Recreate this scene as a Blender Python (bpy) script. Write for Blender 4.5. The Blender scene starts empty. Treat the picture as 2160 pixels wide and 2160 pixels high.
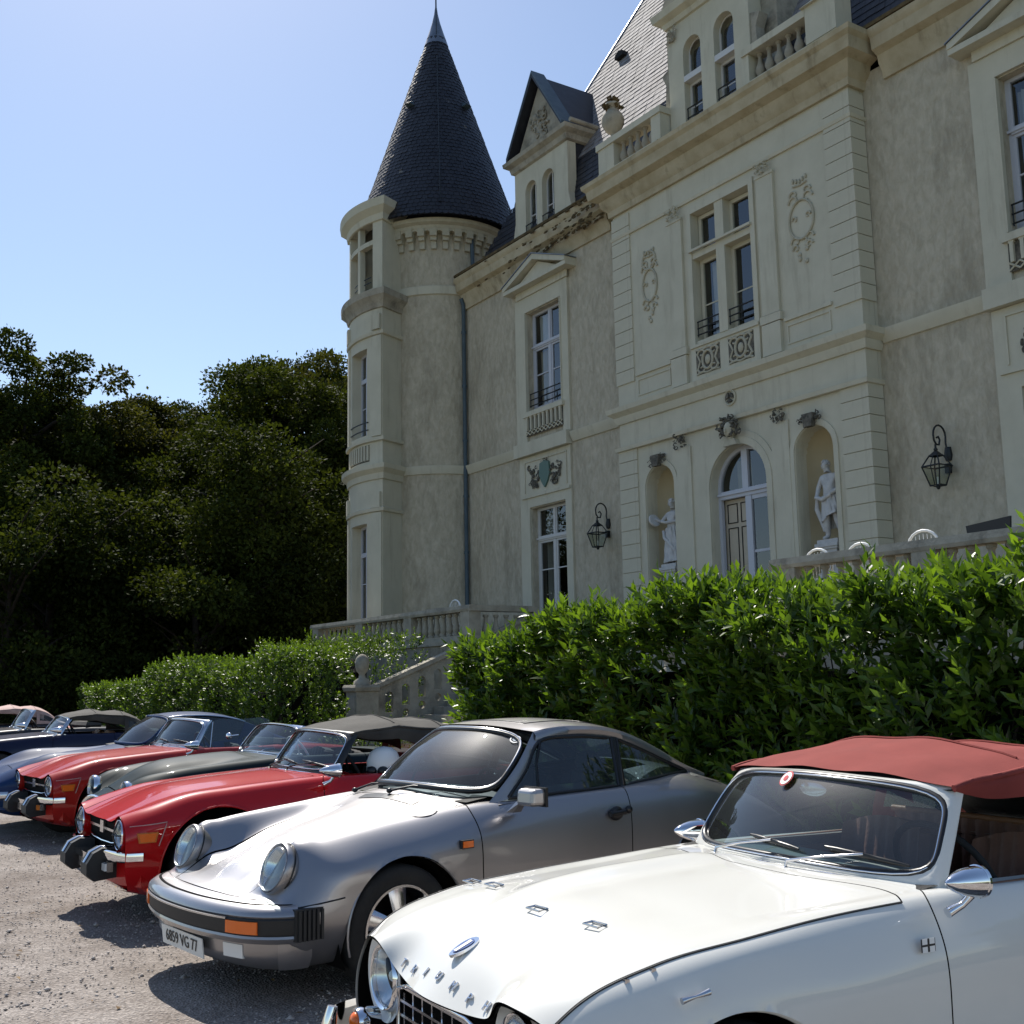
import bpy, bmesh, math, random
import numpy as np
from mathutils import Vector, Matrix
from mathutils.geometry import tessellate_polygon
S = bpy.context.scene
COL = S.collection
R_ = math.radians
rnd = random.Random(7)
nr = np.random.RandomState(11)

# ------------------------------------------------------------ camera, world, sun, exposure
cd = bpy.data.cameras.new('camera'); cam = bpy.data.objects.new('camera', cd); COL.objects.link(cam)
PIT, ROL, EYE, FPX = R_(8.58), R_(-1.09), 1.53, 2394.0
fw = Vector((0, math.cos(PIT), math.sin(PIT))); up0 = Vector((0, -math.sin(PIT), math.cos(PIT))); rt0 = Vector((1, 0, 0))
rt = math.cos(ROL) * rt0 + math.sin(ROL) * up0; up = -math.sin(ROL) * rt0 + math.cos(ROL) * up0
m3 = Matrix((rt, up, -fw)).transposed()
cam.matrix_world = Matrix.Translation((0, 0, EYE)) @ m3.to_4x4()
cd.sensor_fit = 'HORIZONTAL'; cd.sensor_width = 36.0; cd.lens = 36.0 * FPX / 2160.0
cd.clip_start = 0.05; cd.clip_end = 3000
S.camera = cam
SUN_AZ, SUN_EL = 111.0, 50.0     # azimuth counter-clockwise from +X
W = bpy.data.worlds.new('World'); S.world = W; W.use_nodes = True
wn = W.node_tree.nodes; wl = W.node_tree.links
sky = wn.new('ShaderNodeTexSky'); sky.sky_type = 'NISHITA'; sky.sun_disc = False
sky.sun_elevation = R_(SUN_EL); sky.sun_rotation = R_(90.0 - SUN_AZ)
sky.altitude = 50; sky.air_density = 1.0; sky.dust_density = 0.38; sky.ozone_density = 1.3
bg = wn['Background']; bg.inputs[1].default_value = 0.098
wl.new(sky.outputs[0], bg.inputs[0])
sd = bpy.data.lights.new('sun', 'SUN'); sd.energy = 4.6; sd.angle = R_(0.53); sd.color = (1.0, 0.95, 0.87)
sun = bpy.data.objects.new('sun', sd); COL.objects.link(sun)
sv = Vector((math.cos(R_(SUN_AZ)) * math.cos(R_(SUN_EL)), math.sin(R_(SUN_AZ)) * math.cos(R_(SUN_EL)), math.sin(R_(SUN_EL))))
sun.rotation_euler = sv.to_track_quat('Z', 'Y').to_euler(); sun.location = (0, 0, 60)
S.view_settings.view_transform = 'Standard'; S.view_settings.look = 'None'
S.view_settings.exposure = 0.55; S.view_settings.gamma = 1.0
S.cycles.max_bounces = 7; S.cycles.transparent_max_bounces = 12

# ------------------------------------------------------------ materials
MAT = {}
def newmat(name):
    m = bpy.data.materials.new(name); m.use_nodes = True; MAT[name] = m
    n = m.node_tree.nodes; return m, n, m.node_tree.links, n['Principled BSDF']
def plain(name, col, rough=0.5, metal=0.0, coat=0.0, spec=0.5, emit=None):
    m, n, l, b = newmat(name)
    b.inputs['Base Color'].default_value = (*col, 1); b.inputs['Roughness'].default_value = rough
    b.inputs['Metallic'].default_value = metal; b.inputs['Coat Weight'].default_value = coat
    b.inputs['Coat Roughness'].default_value = 0.03; b.inputs['Specular IOR Level'].default_value = spec
    return m
def noisy(name, c1, c2, scale=3.0, rough=0.85, bump=0.3, bscale=30.0, detail=6, c3=None, s3=0.7, stretch=None, t3=(0.55, 0.72), dist=0.02, metal=0, coat=0, spec=0.3, st3=None, distort=0.0):
    m, n, l, b = newmat(name)
    tc = n.new('ShaderNodeTexCoord'); mp = n.new('ShaderNodeMapping'); l.new(tc.outputs['Object'], mp.inputs[0])
    if stretch: mp.inputs['Scale'].default_value = stretch
    t = n.new('ShaderNodeTexNoise'); t.inputs['Scale'].default_value = scale; t.inputs['Detail'].default_value = detail; t.inputs['Roughness'].default_value = 0.6; t.inputs['Distortion'].default_value = distort
    l.new(mp.outputs[0], t.inputs['Vector'])
    r = n.new('ShaderNodeValToRGB'); r.color_ramp.elements[0].position = 0.3; r.color_ramp.elements[1].position = 0.7
    r.color_ramp.elements[0].color = (*c1, 1); r.color_ramp.elements[1].color = (*c2, 1); l.new(t.outputs[0], r.inputs[0])
    col = r.outputs[0]
    if c3:
        t3n = n.new('ShaderNodeTexNoise'); t3n.inputs['Scale'].default_value = s3; t3n.inputs['Detail'].default_value = 8; t3n.inputs['Roughness'].default_value = 0.7
        if st3:
            mp3 = n.new('ShaderNodeMapping'); mp3.inputs['Scale'].default_value = st3; l.new(tc.outputs['Object'], mp3.inputs[0]); l.new(mp3.outputs[0], t3n.inputs['Vector'])
        else: l.new(tc.outputs['Object'], t3n.inputs['Vector'])
        r3 = n.new('ShaderNodeValToRGB'); r3.color_ramp.elements[0].position = t3[0]; r3.color_ramp.elements[1].position = t3[1]; l.new(t3n.outputs[0], r3.inputs[0])
        mx = n.new('ShaderNodeMix'); mx.data_type = 'RGBA'; l.new(r3.outputs[0], mx.inputs['Factor']); l.new(col, mx.inputs['A']); mx.inputs['B'].default_value = (*c3, 1); col = mx.outputs['Result']
    l.new(col, b.inputs['Base Color']); b.inputs['Roughness'].default_value = rough; b.inputs['Metallic'].default_value = metal
    b.inputs['Coat Weight'].default_value = coat; b.inputs['Specular IOR Level'].default_value = spec
    if bump:
        t2 = n.new('ShaderNodeTexNoise'); t2.inputs['Scale'].default_value = bscale; t2.inputs['Detail'].default_value = 5; l.new(mp.outputs[0], t2.inputs['Vector'])
        bp = n.new('ShaderNodeBump'); bp.inputs['Strength'].default_value = bump; bp.inputs['Distance'].default_value = dist; l.new(t2.outputs[0], bp.inputs['Height']); l.new(bp.outputs[0], b.inputs['Normal'])
    return m
def paint(name, col, metal=0.0, rough=0.35, coat=1.0):
    m, n, l, b = newmat(name)
    tc = n.new('ShaderNodeTexCoord'); t = n.new('ShaderNodeTexNoise'); t.inputs['Scale'].default_value = 5; t.inputs['Detail'].default_value = 8; t.inputs['Roughness'].default_value = 0.7
    l.new(tc.outputs['Object'], t.inputs['Vector'])
    mr = n.new('ShaderNodeMapRange'); mr.inputs[1].default_value = 0.3; mr.inputs[2].default_value = 0.75; mr.inputs[3].default_value = 0.015; mr.inputs[4].default_value = 0.06
    l.new(t.outputs[0], mr.inputs[0]); l.new(mr.outputs[0], b.inputs['Coat Roughness'])
    b.inputs['Base Color'].default_value = (*col, 1); b.inputs['Metallic'].default_value = metal; b.inputs['Roughness'].default_value = rough
    b.inputs['Coat Weight'].default_value = coat
    if not metal: b.inputs['Specular IOR Level'].default_value = .08
    t2 = n.new('ShaderNodeTexNoise'); t2.inputs['Scale'].default_value = 1.6; t2.inputs['Detail'].default_value = 1; l.new(tc.outputs['Object'], t2.inputs['Vector'])
    bp = n.new('ShaderNodeBump'); bp.inputs['Strength'].default_value = 0.06; bp.inputs['Distance'].default_value = 0.03; l.new(t2.outputs[0], bp.inputs['Height'])
    l.new(bp.outputs[0], b.inputs['Coat Normal'])
    return m
def glassmat(name, tint, refl=1.5, rough=0.01, glare_veil=0.0):
    m, n, l, b = newmat(name); n.remove(b)
    out = n['Material Output']
    tr = n.new('ShaderNodeBsdfTransparent'); tr.inputs[0].default_value = (*tint, 1)
    gl = n.new('ShaderNodeBsdfGlossy'); gl.inputs['Roughness'].default_value = rough
    fr = n.new('ShaderNodeFresnel'); fr.inputs[0].default_value = refl
    ge = n.new('ShaderNodeNewGeometry'); mi = n.new('ShaderNodeMapRange'); mi.inputs[3].default_value = refl; mi.inputs[4].default_value = 1/refl; l.new(ge.outputs['Backfacing'], mi.inputs[0]); l.new(mi.outputs[0], fr.inputs[0])
    mx = n.new('ShaderNodeMixShader'); l.new(fr.outputs[0], mx.inputs[0]); l.new(tr.outputs[0], mx.inputs[1]); l.new(gl.outputs[0], mx.inputs[2])
    fin = mx.outputs[0]
    if glare_veil:  # rough gloss mixed over the glass to imitate a veil of sun glare
        df = n.new('ShaderNodeBsdfDiffuse'); df.inputs[0].default_value = (.6, .6, .6, 1)
        tc = n.new('ShaderNodeTexCoord'); t = n.new('ShaderNodeTexNoise'); t.inputs['Scale'].default_value = 1.5; t.inputs['Detail'].default_value = 3; l.new(tc.outputs['Object'], t.inputs['Vector'])
        mr = n.new('ShaderNodeMapRange'); mr.inputs[1].default_value = .3; mr.inputs[2].default_value = .7; mr.inputs[3].default_value = glare_veil*.6; mr.inputs[4].default_value = glare_veil; l.new(t.outputs[0], mr.inputs[0])
        g2 = n.new('ShaderNodeBsdfGlossy'); g2.inputs['Roughness'].default_value = 0.45; g2.inputs[0].default_value = (.8, .8, .8, 1)
        m2 = n.new('ShaderNodeMixShader'); l.new(mr.outputs[0], m2.inputs[0]); l.new(fin, m2.inputs[1]); l.new(g2.outputs[0], m2.inputs[2]); fin = m2.outputs[0]
    l.new(fin, out.inputs[0]); return m
def leafmat(name, c1, c2, trans=0.35, rough=0.35, spec=0.5, back=None):
    m, n, l, b = newmat(name); out = n['Material Output']
    at = n.new('ShaderNodeAttribute'); at.attribute_name = 'tone'
    r = n.new('ShaderNodeValToRGB'); r.color_ramp.elements[0].color = (*c1, 1); r.color_ramp.elements[1].color = (*c2, 1)
    l.new(at.outputs['Fac'], r.inputs[0]); l.new(r.outputs[0], b.inputs['Base Color']); b.inputs['Roughness'].default_value = rough; b.inputs['Specular IOR Level'].default_value = spec
    tl = n.new('ShaderNodeBsdfTranslucent'); hs = n.new('ShaderNodeMix'); hs.data_type = 'RGBA'; hs.blend_type = 'MULTIPLY'; hs.inputs['Factor'].default_value = 1
    l.new(r.outputs[0], hs.inputs['A']); hs.inputs['B'].default_value = (1.6, 1.5, .5, 1); l.new(hs.outputs['Result'], tl.inputs[0])
    mx = n.new('ShaderNodeMixShader'); mx.inputs[0].default_value = trans; l.new(b.outputs[0], mx.inputs[1]); l.new(tl.outputs[0], mx.inputs[2]); l.new(mx.outputs[0], out.inputs[0])
    return m

noisy('stucco', (.40, .35, .26), (.56, .50, .385), 6.5, .92, 1.0, 7.0, 12, (.27, .235, .17), 1.0, (1, 1, .55), (.50, .78), .05, st3=(1.6, 1.6, .5), distort=.5)
noisy('limestone', (.52, .485, .375), (.60, .56, .44), 1.4, .85, .15, 18, 8, (.36, .32, .235), 1.0, None, (.54, .82), st3=(2.6, 2.6, .35))
noisy('ochre_stone', (.40, .33, .21), (.54, .47, .33), 2.0, .88, .3, 16, 8, (.20, .155, .09), 1.0, None, (.55, .78), st3=(2.2, 2.2, .5))
noisy('worn_stone', (.30, .27, .215), (.44, .40, .32), 3, .92, .5, 20, 7, (.12, .11, .09), 1.6, None, (.5, .75))
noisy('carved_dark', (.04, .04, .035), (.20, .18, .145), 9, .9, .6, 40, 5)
noisy('carved_pale', (.42, .385, .29), (.52, .48, .37), 6, .85, .3, 40, 5)
noisy('niche_plaster', (.50, .42, .27), (.56, .48, .32), 1.2, .9, .15, 12)
noisy('statue_stone', (.46, .45, .44), (.60, .59, .57), 6, .75, .3, 30, 6, (.30, .29, .27), 4, None, (.55, .8))
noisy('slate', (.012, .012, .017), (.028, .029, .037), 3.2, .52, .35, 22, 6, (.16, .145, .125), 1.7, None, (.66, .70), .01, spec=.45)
noisy('slate_sunlit', (.15, .142, .145), (.33, .31, .315), 1.6, .8, .8, 12, 9, (.12, .11, .115), 2.2, None, (.5, .8), spec=.2)  # upper roof slate: lichen tone plus grazing sunlight put into a paler colour
noisy('zinc', (.16, .18, .21), (.24, .26, .30), 4, .4, .1, 20, metal=.7)
noisy('zinc_blue', (.055, .085, .11), (.085, .12, .15), 3, .5, .2, 12)
noisy('moss', (.05, .04, .02), (.16, .11, .05), 5, .95, .8, 30, 6)
plain('window_wood', (.58, .57, .55), .45)
plain('window_lilac', (.50, .51, .56), .45)
plain('iron', (.015, .018, .02), .45, .3)
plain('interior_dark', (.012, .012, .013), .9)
noisy('shutter_wood', (.44, .38, .29), (.52, .45, .35), 3, .5, .1, 20)
noisy('curtain', (.42, .38, .32), (.60, .56, .50), 3, .9, .1, 8, stretch=(14, 14, .4))
plain('curtain_white', (.75, .74, .74), .9)
plain('shield_green', (.10, .17, .14), .5)
glassmat('house_glass', (.62, .66, .66), 2.1, 0.0)
glassmat('car_glass', (.42, .53, .57), 1.70, 0.006, .035)
glassmat('clear_glass', (.80, .85, .85), 1.5, 0.02, .04)
glassmat('lamp_glass', (.75, .78, .72), 1.45, .05)
paint('paint_white', (.72, .71, .66), 0, .45)
paint('paint_silver', (.34, .33, .335), .85, .40, .8)
paint('paint_red', (.45, .005, .007), 0, .4, .8)
paint('paint_red_old', (.38, .018, .013), 0, .4, .7)
paint('paint_green', (.005, .018, .022), 0, .55, .16)
paint('paint_blue', (.012, .036, .110), 0, .5, .22)
paint('paint_navy', (.012, .016, .045), 0, .35, .4)
paint('paint_charcoal', (.03, .03, .032), 0, .35, .5)
plain('chrome', (.80, .81, .84), .06, 1.0)
plain('chrome_dull', (.62, .62, .64), .22, 1.0)
plain('rubber', (.018, .019, .020), .6)
plain('black_trim', (.012, .012, .013), .35)
noisy('tyre', (.018, .018, .018), (.030, .029, .027), 9, .8, .2, 60)
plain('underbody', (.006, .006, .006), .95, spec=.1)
noisy('cabin_black', (.012, .012, .012), (.022, .022, .022), 9, .7, .2, 60)
noisy('leather_tan', (.30, .14, .07), (.36, .18, .10), 6, .5, .2, 60)
noisy('leather_brown', (.20, .09, .06), (.26, .13, .09), 6, .5, .2, 60)
noisy('leather_red', (.28, .03, .02), (.36, .05, .03), 6, .5, .2, 60)
noisy('canvas_red', (.20, .038, .032), (.26, .052, .043), 4, .9, .35, 260, 3, dist=.003)
noisy('canvas_black', (.045, .042, .038), (.075, .07, .062), 4, .85, .35, 260, 3, dist=.003)
noisy('canvas_pale', (.45, .30, .27), (.55, .40, .36), 4, .85, .2, 200, 3, dist=.003)
plain('amber', (.85, .16, .01), .25, 0, .6)
plain('amber_dull', (.55, .16, .02), .3, 0, .5)
plain('lens_white', (.75, .77, .76), .15, 0, 1)
plain('reflector', (.85, .87, .9), .18, 1.0)
plain('white_plastic', (.82, .82, .80), .4)
plain('plate_white', (.72, .72, .68), .5)
plain('plate_black', (.02, .02, .02), .5)
plain('wood_board', (.30, .27, .22), .7)
plain('badge_blue', (.03, .06, .22), .2, 0, 1)
plain('red_enamel', (.55, .03, .03), .3)
noisy('bark', (.03, .025, .02), (.07, .055, .045), 6, .95, .8, 20)
noisy('soil', (.05, .04, .028), (.09, .075, .05), 2, .95, .5, 14)
leafmat('laurel_leaf', (.016, .046, .008), (.15, .26, .03), .42, .38, .5)
leafmat('privet_leaf', (.016, .042, .008), (.14, .23, .03), .42, .42, .5)
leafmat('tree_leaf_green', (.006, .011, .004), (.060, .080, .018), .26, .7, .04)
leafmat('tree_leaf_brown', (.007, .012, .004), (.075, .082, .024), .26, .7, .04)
leafmat('dry_leaf', (.10, .06, .03), (.30, .20, .09), .1, .7, .1)
noisy('grass', (.03, .05, .012), (.06, .09, .02), 2, .95, .8, 30)
# gravel, as a material on the ground sheet
def gravel():
    m, n, l, b = newmat('gravel'); tc = n.new('ShaderNodeTexCoord')
    v = n.new('ShaderNodeTexVoronoi'); v.inputs['Scale'].default_value = 75; l.new(tc.outputs['Object'], v.inputs['Vector'])
    v2 = n.new('ShaderNodeTexNoise'); v2.inputs['Scale'].default_value = 1.1; v2.inputs['Detail'].default_value = 12; v2.inputs['Roughness'].default_value = .65; l.new(tc.outputs['Object'], v2.inputs['Vector'])
    r1 = n.new('ShaderNodeValToRGB'); e = r1.color_ramp.elements; e[0].color = (.20, .178, .162, 1); e[1].color = (.50, .455, .42, 1); l.new(v.outputs['Color'], r1.inputs[0])
    r2 = n.new('ShaderNodeValToRGB'); e = r2.color_ramp.elements; e[0].position = .35; e[1].position = .68; e[0].color = (.52, .48, .45, 1); e[1].color = (1, .99, .98, 1); l.new(v2.outputs[0], r2.inputs[0])
    mx = n.new('ShaderNodeMix'); mx.data_type = 'RGBA'; mx.blend_type = 'MULTIPLY'; mx.inputs['Factor'].default_value = 1; l.new(r1.outputs[0], mx.inputs['A']); l.new(r2.outputs[0], mx.inputs['B'])
    l.new(mx.outputs['Result'], b.inputs['Base Color']); b.inputs['Roughness'].default_value = .9; b.inputs['Specular IOR Level'].default_value = .2
    ad = n.new('ShaderNodeMath'); ad.operation = 'MULTIPLY_ADD'; l.new(v2.outputs[0], ad.inputs[0]); ad.inputs[1].default_value = 1.5; l.new(v.outputs['Distance'], ad.inputs[2])
    bp = n.new('ShaderNodeBump'); bp.inputs['Strength'].default_value = .8; bp.inputs['Distance'].default_value = .015; l.new(ad.outputs[0], bp.inputs['Height']); l.new(bp.outputs[0], b.inputs['Normal'])
gravel()
noisy('pebble', (.22, .195, .175), (.58, .53, .49), 30, .9, .2, 60)

# ------------------------------------------------------------ mesh helpers
BASE = {}
class MB:
    def __init__(s): s.v = []; s.f = []
    def add(s, vs, fs):
        o = len(s.v); s.v.extend([tuple(map(float, p)) for p in vs]); s.f.extend([tuple(i + o for i in f) for f in fs]); return s
    def box(s, x0, x1, y0, y1, z0, z1):
        return s.add([(x0,y0,z0),(x1,y0,z0),(x1,y1,z0),(x0,y1,z0),(x0,y0,z1),(x1,y0,z1),(x1,y1,z1),(x0,y1,z1)], [(0,3,2,1),(4,5,6,7),(0,1,5,4),(1,2,6,5),(2,3,7,6),(3,0,4,7)])
    def hexa(s, p):  # 8 points like box order
        return s.add(p, [(0,3,2,1),(4,5,6,7),(0,1,5,4),(1,2,6,5),(2,3,7,6),(3,0,4,7)])
    def tube(s, path, r, n=8, closed=False, flat=None):
        P = [Vector(p) for p in path]; m = len(P); rs = r if hasattr(r, '__len__') else [r] * m
        rings = []; prev = None
        for i in range(m):
            if closed: t = (P[(i+1) % m] - P[i-1])
            else: t = P[min(i+1, m-1)] - P[max(i-1, 0)]
            if t.length < 1e-9: t = Vector((0, 0, 1))
            t.normalize()
            if prev is None:
                a = Vector((0, 0, 1)) if abs(t.z) < .9 else Vector((1, 0, 0)); u = t.cross(a).normalized()
            else:
                u = (prev - t * prev.dot(t)); u = u.normalized() if u.length > 1e-6 else t.orthogonal().normalized()
            prev = u; w = t.cross(u)
            k = flat if flat else 1.0
            rings.append([P[i] + u * math.cos(a_) * rs[i] + w * math.sin(a_) * rs[i] * k for a_ in [2*math.pi*j/n for j in range(n)]])
        vs = [q for rg in rings for q in rg]; fs = []
        for i in range(m if closed else m-1):
            for j in range(n):
                a = i*n + j; b = i*n + (j+1) % n; c = ((i+1) % m)*n + (j+1) % n; d = ((i+1) % m)*n + j; fs.append((a, b, c, d))
        if not closed: fs.append(tuple(range(n-1, -1, -1))); fs.append(tuple((m-1)*n + j for j in range(n)))
        return s.add(vs, fs)
    def lathe(s, prof, c=(0,0,0), n=16, a0=0.0, a1=2*math.pi, mat=None):
        full = abs(a1 - a0 - 2*math.pi) < 1e-6; k = n if full else n + 1
        vs = []
        for i in range(k):
            a = a0 + (a1 - a0) * i / n
            for r, z in prof:
                p = Vector((r*math.cos(a), r*math.sin(a), z))
                if mat is not None: p = mat @ p
                vs.append((p.x + c[0], p.y + c[1], p.z + c[2]))
        m = len(prof); fs = []
        for i in range(n):
            i2 = (i + 1) % k
            for j in range(m - 1): fs.append((i*m+j, i2*m+j, i2*m+j+1, i*m+j+1))
        return s.add(vs, fs)
    def grid(s, P, skip=None):
        P = np.asarray(P); a, b = P.shape[:2]; vs = P.reshape(-1, 3)
        fs = [(i*b+j, (i+1)*b+j, (i+1)*b+j+1, i*b+j+1) for i in range(a-1) for j in range(b-1) if not (skip is not None and skip[i, j])]
        return s.add(vs, fs)
    def ell(s, c, r, n=10, m=7, rot=None):
        vs = []; 
        for i in range(m+1):
            t = math.pi * i / m
            for j in range(n):
                a = 2*math.pi*j/n; p = Vector((r[0]*math.sin(t)*math.cos(a), r[1]*math.sin(t)*math.sin(a), r[2]*math.cos(t)))
                if rot: p = rot @ p
                vs.append((p.x+c[0], p.y+c[1], p.z+c[2]))
        return s.add(vs, [(i*n+j, (i+1)*n+j, (i+1)*n+(j+1) % n, i*n+(j+1) % n) for i in range(m) for j in range(n)])
    def prism(s, poly, y0, y1, axis='y'):
        n = len(poly)
        f = (lambda a, b, t: (a, t, b)) if axis == 'y' else ((lambda a, b, t: (t, a, b)) if axis == 'x' else (lambda a, b, t: (a, b, t)))
        vs = [f(a, b, y0) for a, b in poly] + [f(a, b, y1) for a, b in poly]
        tri = tessellate_polygon([[Vector((a, b, 0)) for a, b in poly]])
        fs = [tuple(t) for t in tri] + [tuple(i + n for i in t[::-1]) for t in tri] + [(i, (i+1) % n, (i+1) % n + n, i + n) for i in range(n)]
        return s.add(vs, fs)
    def holed(s, outer, holes, y, depth):
        loops = [outer] + holes; allp = [p for L in loops for p in L]
        tri = tessellate_polygon([[Vector((a, b, 0)) for a, b in L] for L in loops])
        s.add([(a, y, b) for a, b in allp], [tuple(t) for t in tri])
        for L in holes:
            n = len(L); s.add([(a, y, b) for a, b in L] + [(a, y + depth, b) for a, b in L], [(i, (i+1) % n, (i+1) % n + n, i + n) for i in range(n)])
        n = len(outer); s.add([(a, y, b) for a, b in outer] + [(a, y + depth, b) for a, b in outer], [(i, (i+1) % n, (i+1) % n + n, i + n) for i in range(n)])
        return s
    def sweep(s, path, prof, closed=False):
        # path: plan points (x,y); prof: list (out,z), out measured to the right-hand side of the path
        P = [Vector((p[0], p[1])) for p in path]; m = len(P); k = len(prof); vs = []
        for i in range(m):
            if closed: d0 = (P[i] - P[i-1]).normalized(); d1 = (P[(i+1) % m] - P[i]).normalized()
            else:
                d0 = (P[i] - P[i-1]).normalized() if i else (P[1] - P[0]).normalized()
                d1 = (P[i+1] - P[i]).normalized() if i < m-1 else d0
            n0 = Vector((d0.y, -d0.x)); n1 = Vector((d1.y, -d1.x)); nb = (n0 + n1); nb.normalize(); sc = 1 / max(.3, nb.dot(n0))
            for o, z in prof: q = P[i] + nb * (o * sc); vs.append((q.x, q.y, z))
        fs = []
        for i in range(m if closed else m-1):
            i2 = (i+1) % m
            for j in range(k): fs.append((i*k+j, i2*k+j, i2*k+(j+1) % k, i*k+(j+1) % k))
        if not closed: fs.append(tuple(range(k))); fs.append(tuple((m-1)*k + j for j in range(k-1, -1, -1)))
        return s.add(vs, fs)
    def mesh(s, name, mat, smooth=None, off=(0, 0, 0)):
        me = bpy.data.meshes.new(name)
        vs = s.v if off == (0, 0, 0) else [(x-off[0], y-off[1], z-off[2]) for x, y, z in s.v]
        me.from_pydata(vs, [], s.f); me.update()
        me.materials.append(MAT[mat] if isinstance(mat, str) else mat)
        if smooth is not None:
            me.polygons.foreach_set('use_smooth', [True] * len(me.polygons))
            if smooth < 180: me.set_sharp_from_angle(angle=R_(smooth))
        return me
    def build(s, name, mat, parent=None, smooth=None, off=None):
        if off is None: off = BASE.get(parent.name, (0, 0, 0)) if parent else (0, 0, 0)
        o = bpy.data.objects.new(name, s.mesh(name, mat, smooth, tuple(off))); COL.objects.link(o)
        if parent: o.parent = parent; BASE[o.name] = tuple(off)
        return o
def clusters(mb, gap=.02):
    # split a builder into its separate bodies
    n = len(mb.v); par = list(range(n))
    def fd(i):
        while par[i] != i: par[i] = par[par[i]]; i = par[i]
        return i
    for f in mb.f:
        r = fd(f[0])
        for q in f[1:]: par[fd(q)] = r
    comp = {}
    for i in range(n): comp.setdefault(fd(i), []).append(i)
    bb = []
    for k, ix in comp.items():
        P = np.array([mb.v[i] for i in ix]); bb.append([set([k]), P.min(0)-gap/2, P.max(0)+gap/2])
    ch = True
    while ch:
        ch = False
        for i in range(len(bb)):
            for j in range(i+1, len(bb)):
                if (bb[i][1] <= bb[j][2]).all() and (bb[j][1] <= bb[i][2]).all():
                    bb[i] = [bb[i][0] | bb[j][0], np.minimum(bb[i][1], bb[j][1]), np.maximum(bb[i][2], bb[j][2])]; bb.pop(j); ch = True; break
            if ch: break
    out = []
    for ks, _, _ in bb:
        m = MB(); mp = {}
        for f in mb.f:
            if fd(f[0]) in ks:
                for q in f:
                    if q not in mp: mp[q] = len(m.v); m.v.append(mb.v[q])
                m.f.append(tuple(mp[q] for q in f))
        out.append(m)
    return out
def tag(o, label=None, cat=None, group=None, kind=None):
    for k, v in (('label', label), ('category', cat), ('group', group), ('kind', kind)):
        if v: o[k] = v
    return o
HROT = R_(-56.72)        # the house frame: x runs along the facade, y into the house
HM = Matrix.Rotation(HROT, 4, 'Z')
def hw(x, y, z=0): return HM @ Vector((x, y, z))
def thing(name, label, cat, loc=(0, 0, 0), rz=0.0, group=None):
    o = bpy.data.objects.new(name, None); COL.objects.link(o); o.location = loc; o.rotation_euler = (0, 0, rz); o.empty_display_size = .2
    return tag(o, label, cat, group)
def hthing(name, label, cat, base, group=None):      # base in the house frame
    o = thing(name, label, cat, hw(*base), HROT, group); BASE[o.name] = tuple(base); return o
def hobj(mb, name, mat, base, label, cat, group=None, smooth=None, kind=None):   # one-mesh thing in the house frame
    o = mb.build(name, mat, None, smooth, off=base); o.location = hw(*base); o.rotation_euler = (0, 0, HROT)
    return tag(o, label, cat, group, kind)
def inst(me, name, parent, loc, rz=0.0, scale=None):
    o = bpy.data.objects.new(name, me); COL.objects.link(o); b = BASE.get(parent.name, (0, 0, 0)) if parent else (0, 0, 0)
    o.parent = parent; o.location = (loc[0]-b[0], loc[1]-b[1], loc[2]-b[2]); o.rotation_euler = (0, 0, rz)
    if scale: o.scale = scale
    return o
def copytree(o, parent=None):
    c = o.copy(); COL.objects.link(c)
    if parent: c.parent = parent
    for ch in list(o.children): copytree(ch, c)
    return c
def arch(x0, x1, z0, zs, n=12, rise=None):
    # opening polygon (ccw) with a round head springing at zs
    r = (x1 - x0) / 2; xc = (x0 + x1) / 2; h = rise or r
    return [(x0, z0), (x1, z0)] + [(xc + r*math.cos(math.pi*i/n), zs + h*math.sin(math.pi*i/n)) for i in range(n+1)]
def rect(x0, x1, z0, z1): return [(x0, z0), (x1, z0), (x1, z1), (x0, z1)]
# ============================================================ THE CHATEAU (house frame)
XC = -18.36; YP = 18.0; YW = 18.45; FL = 2.55
def mir(x): return 2 * XC - x
house = hthing('chateau', 'cream stone chateau with slate roofs, a projecting centre and a round corner tower', 'chateau', (XC, YP, 0))
SPLIT = {'pilaster', 'bay_pilaster', 'balustrade_pier', 'balustrade_plinth', 'balustrade_rail', 'pavilion_return', 'panel_moulding', 'dormer_side', 'dormer_cheek', 'dormer_flank', 'scroll_bracket', 'gutter', 'rear_wall', 'window_surround', 'shutter_moulding', 'window_guard', 'keystone', 'roundel_boss'}
def part(mb, name, mat, smooth=None, parent=None):
    if name in SPLIT:
        for q in clusters(mb): o = q.build(name, mat, parent or house, smooth)
        return o
    return mb.build(name, mat, parent or house, smooth)
def joined(polyf): return polyf

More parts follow.
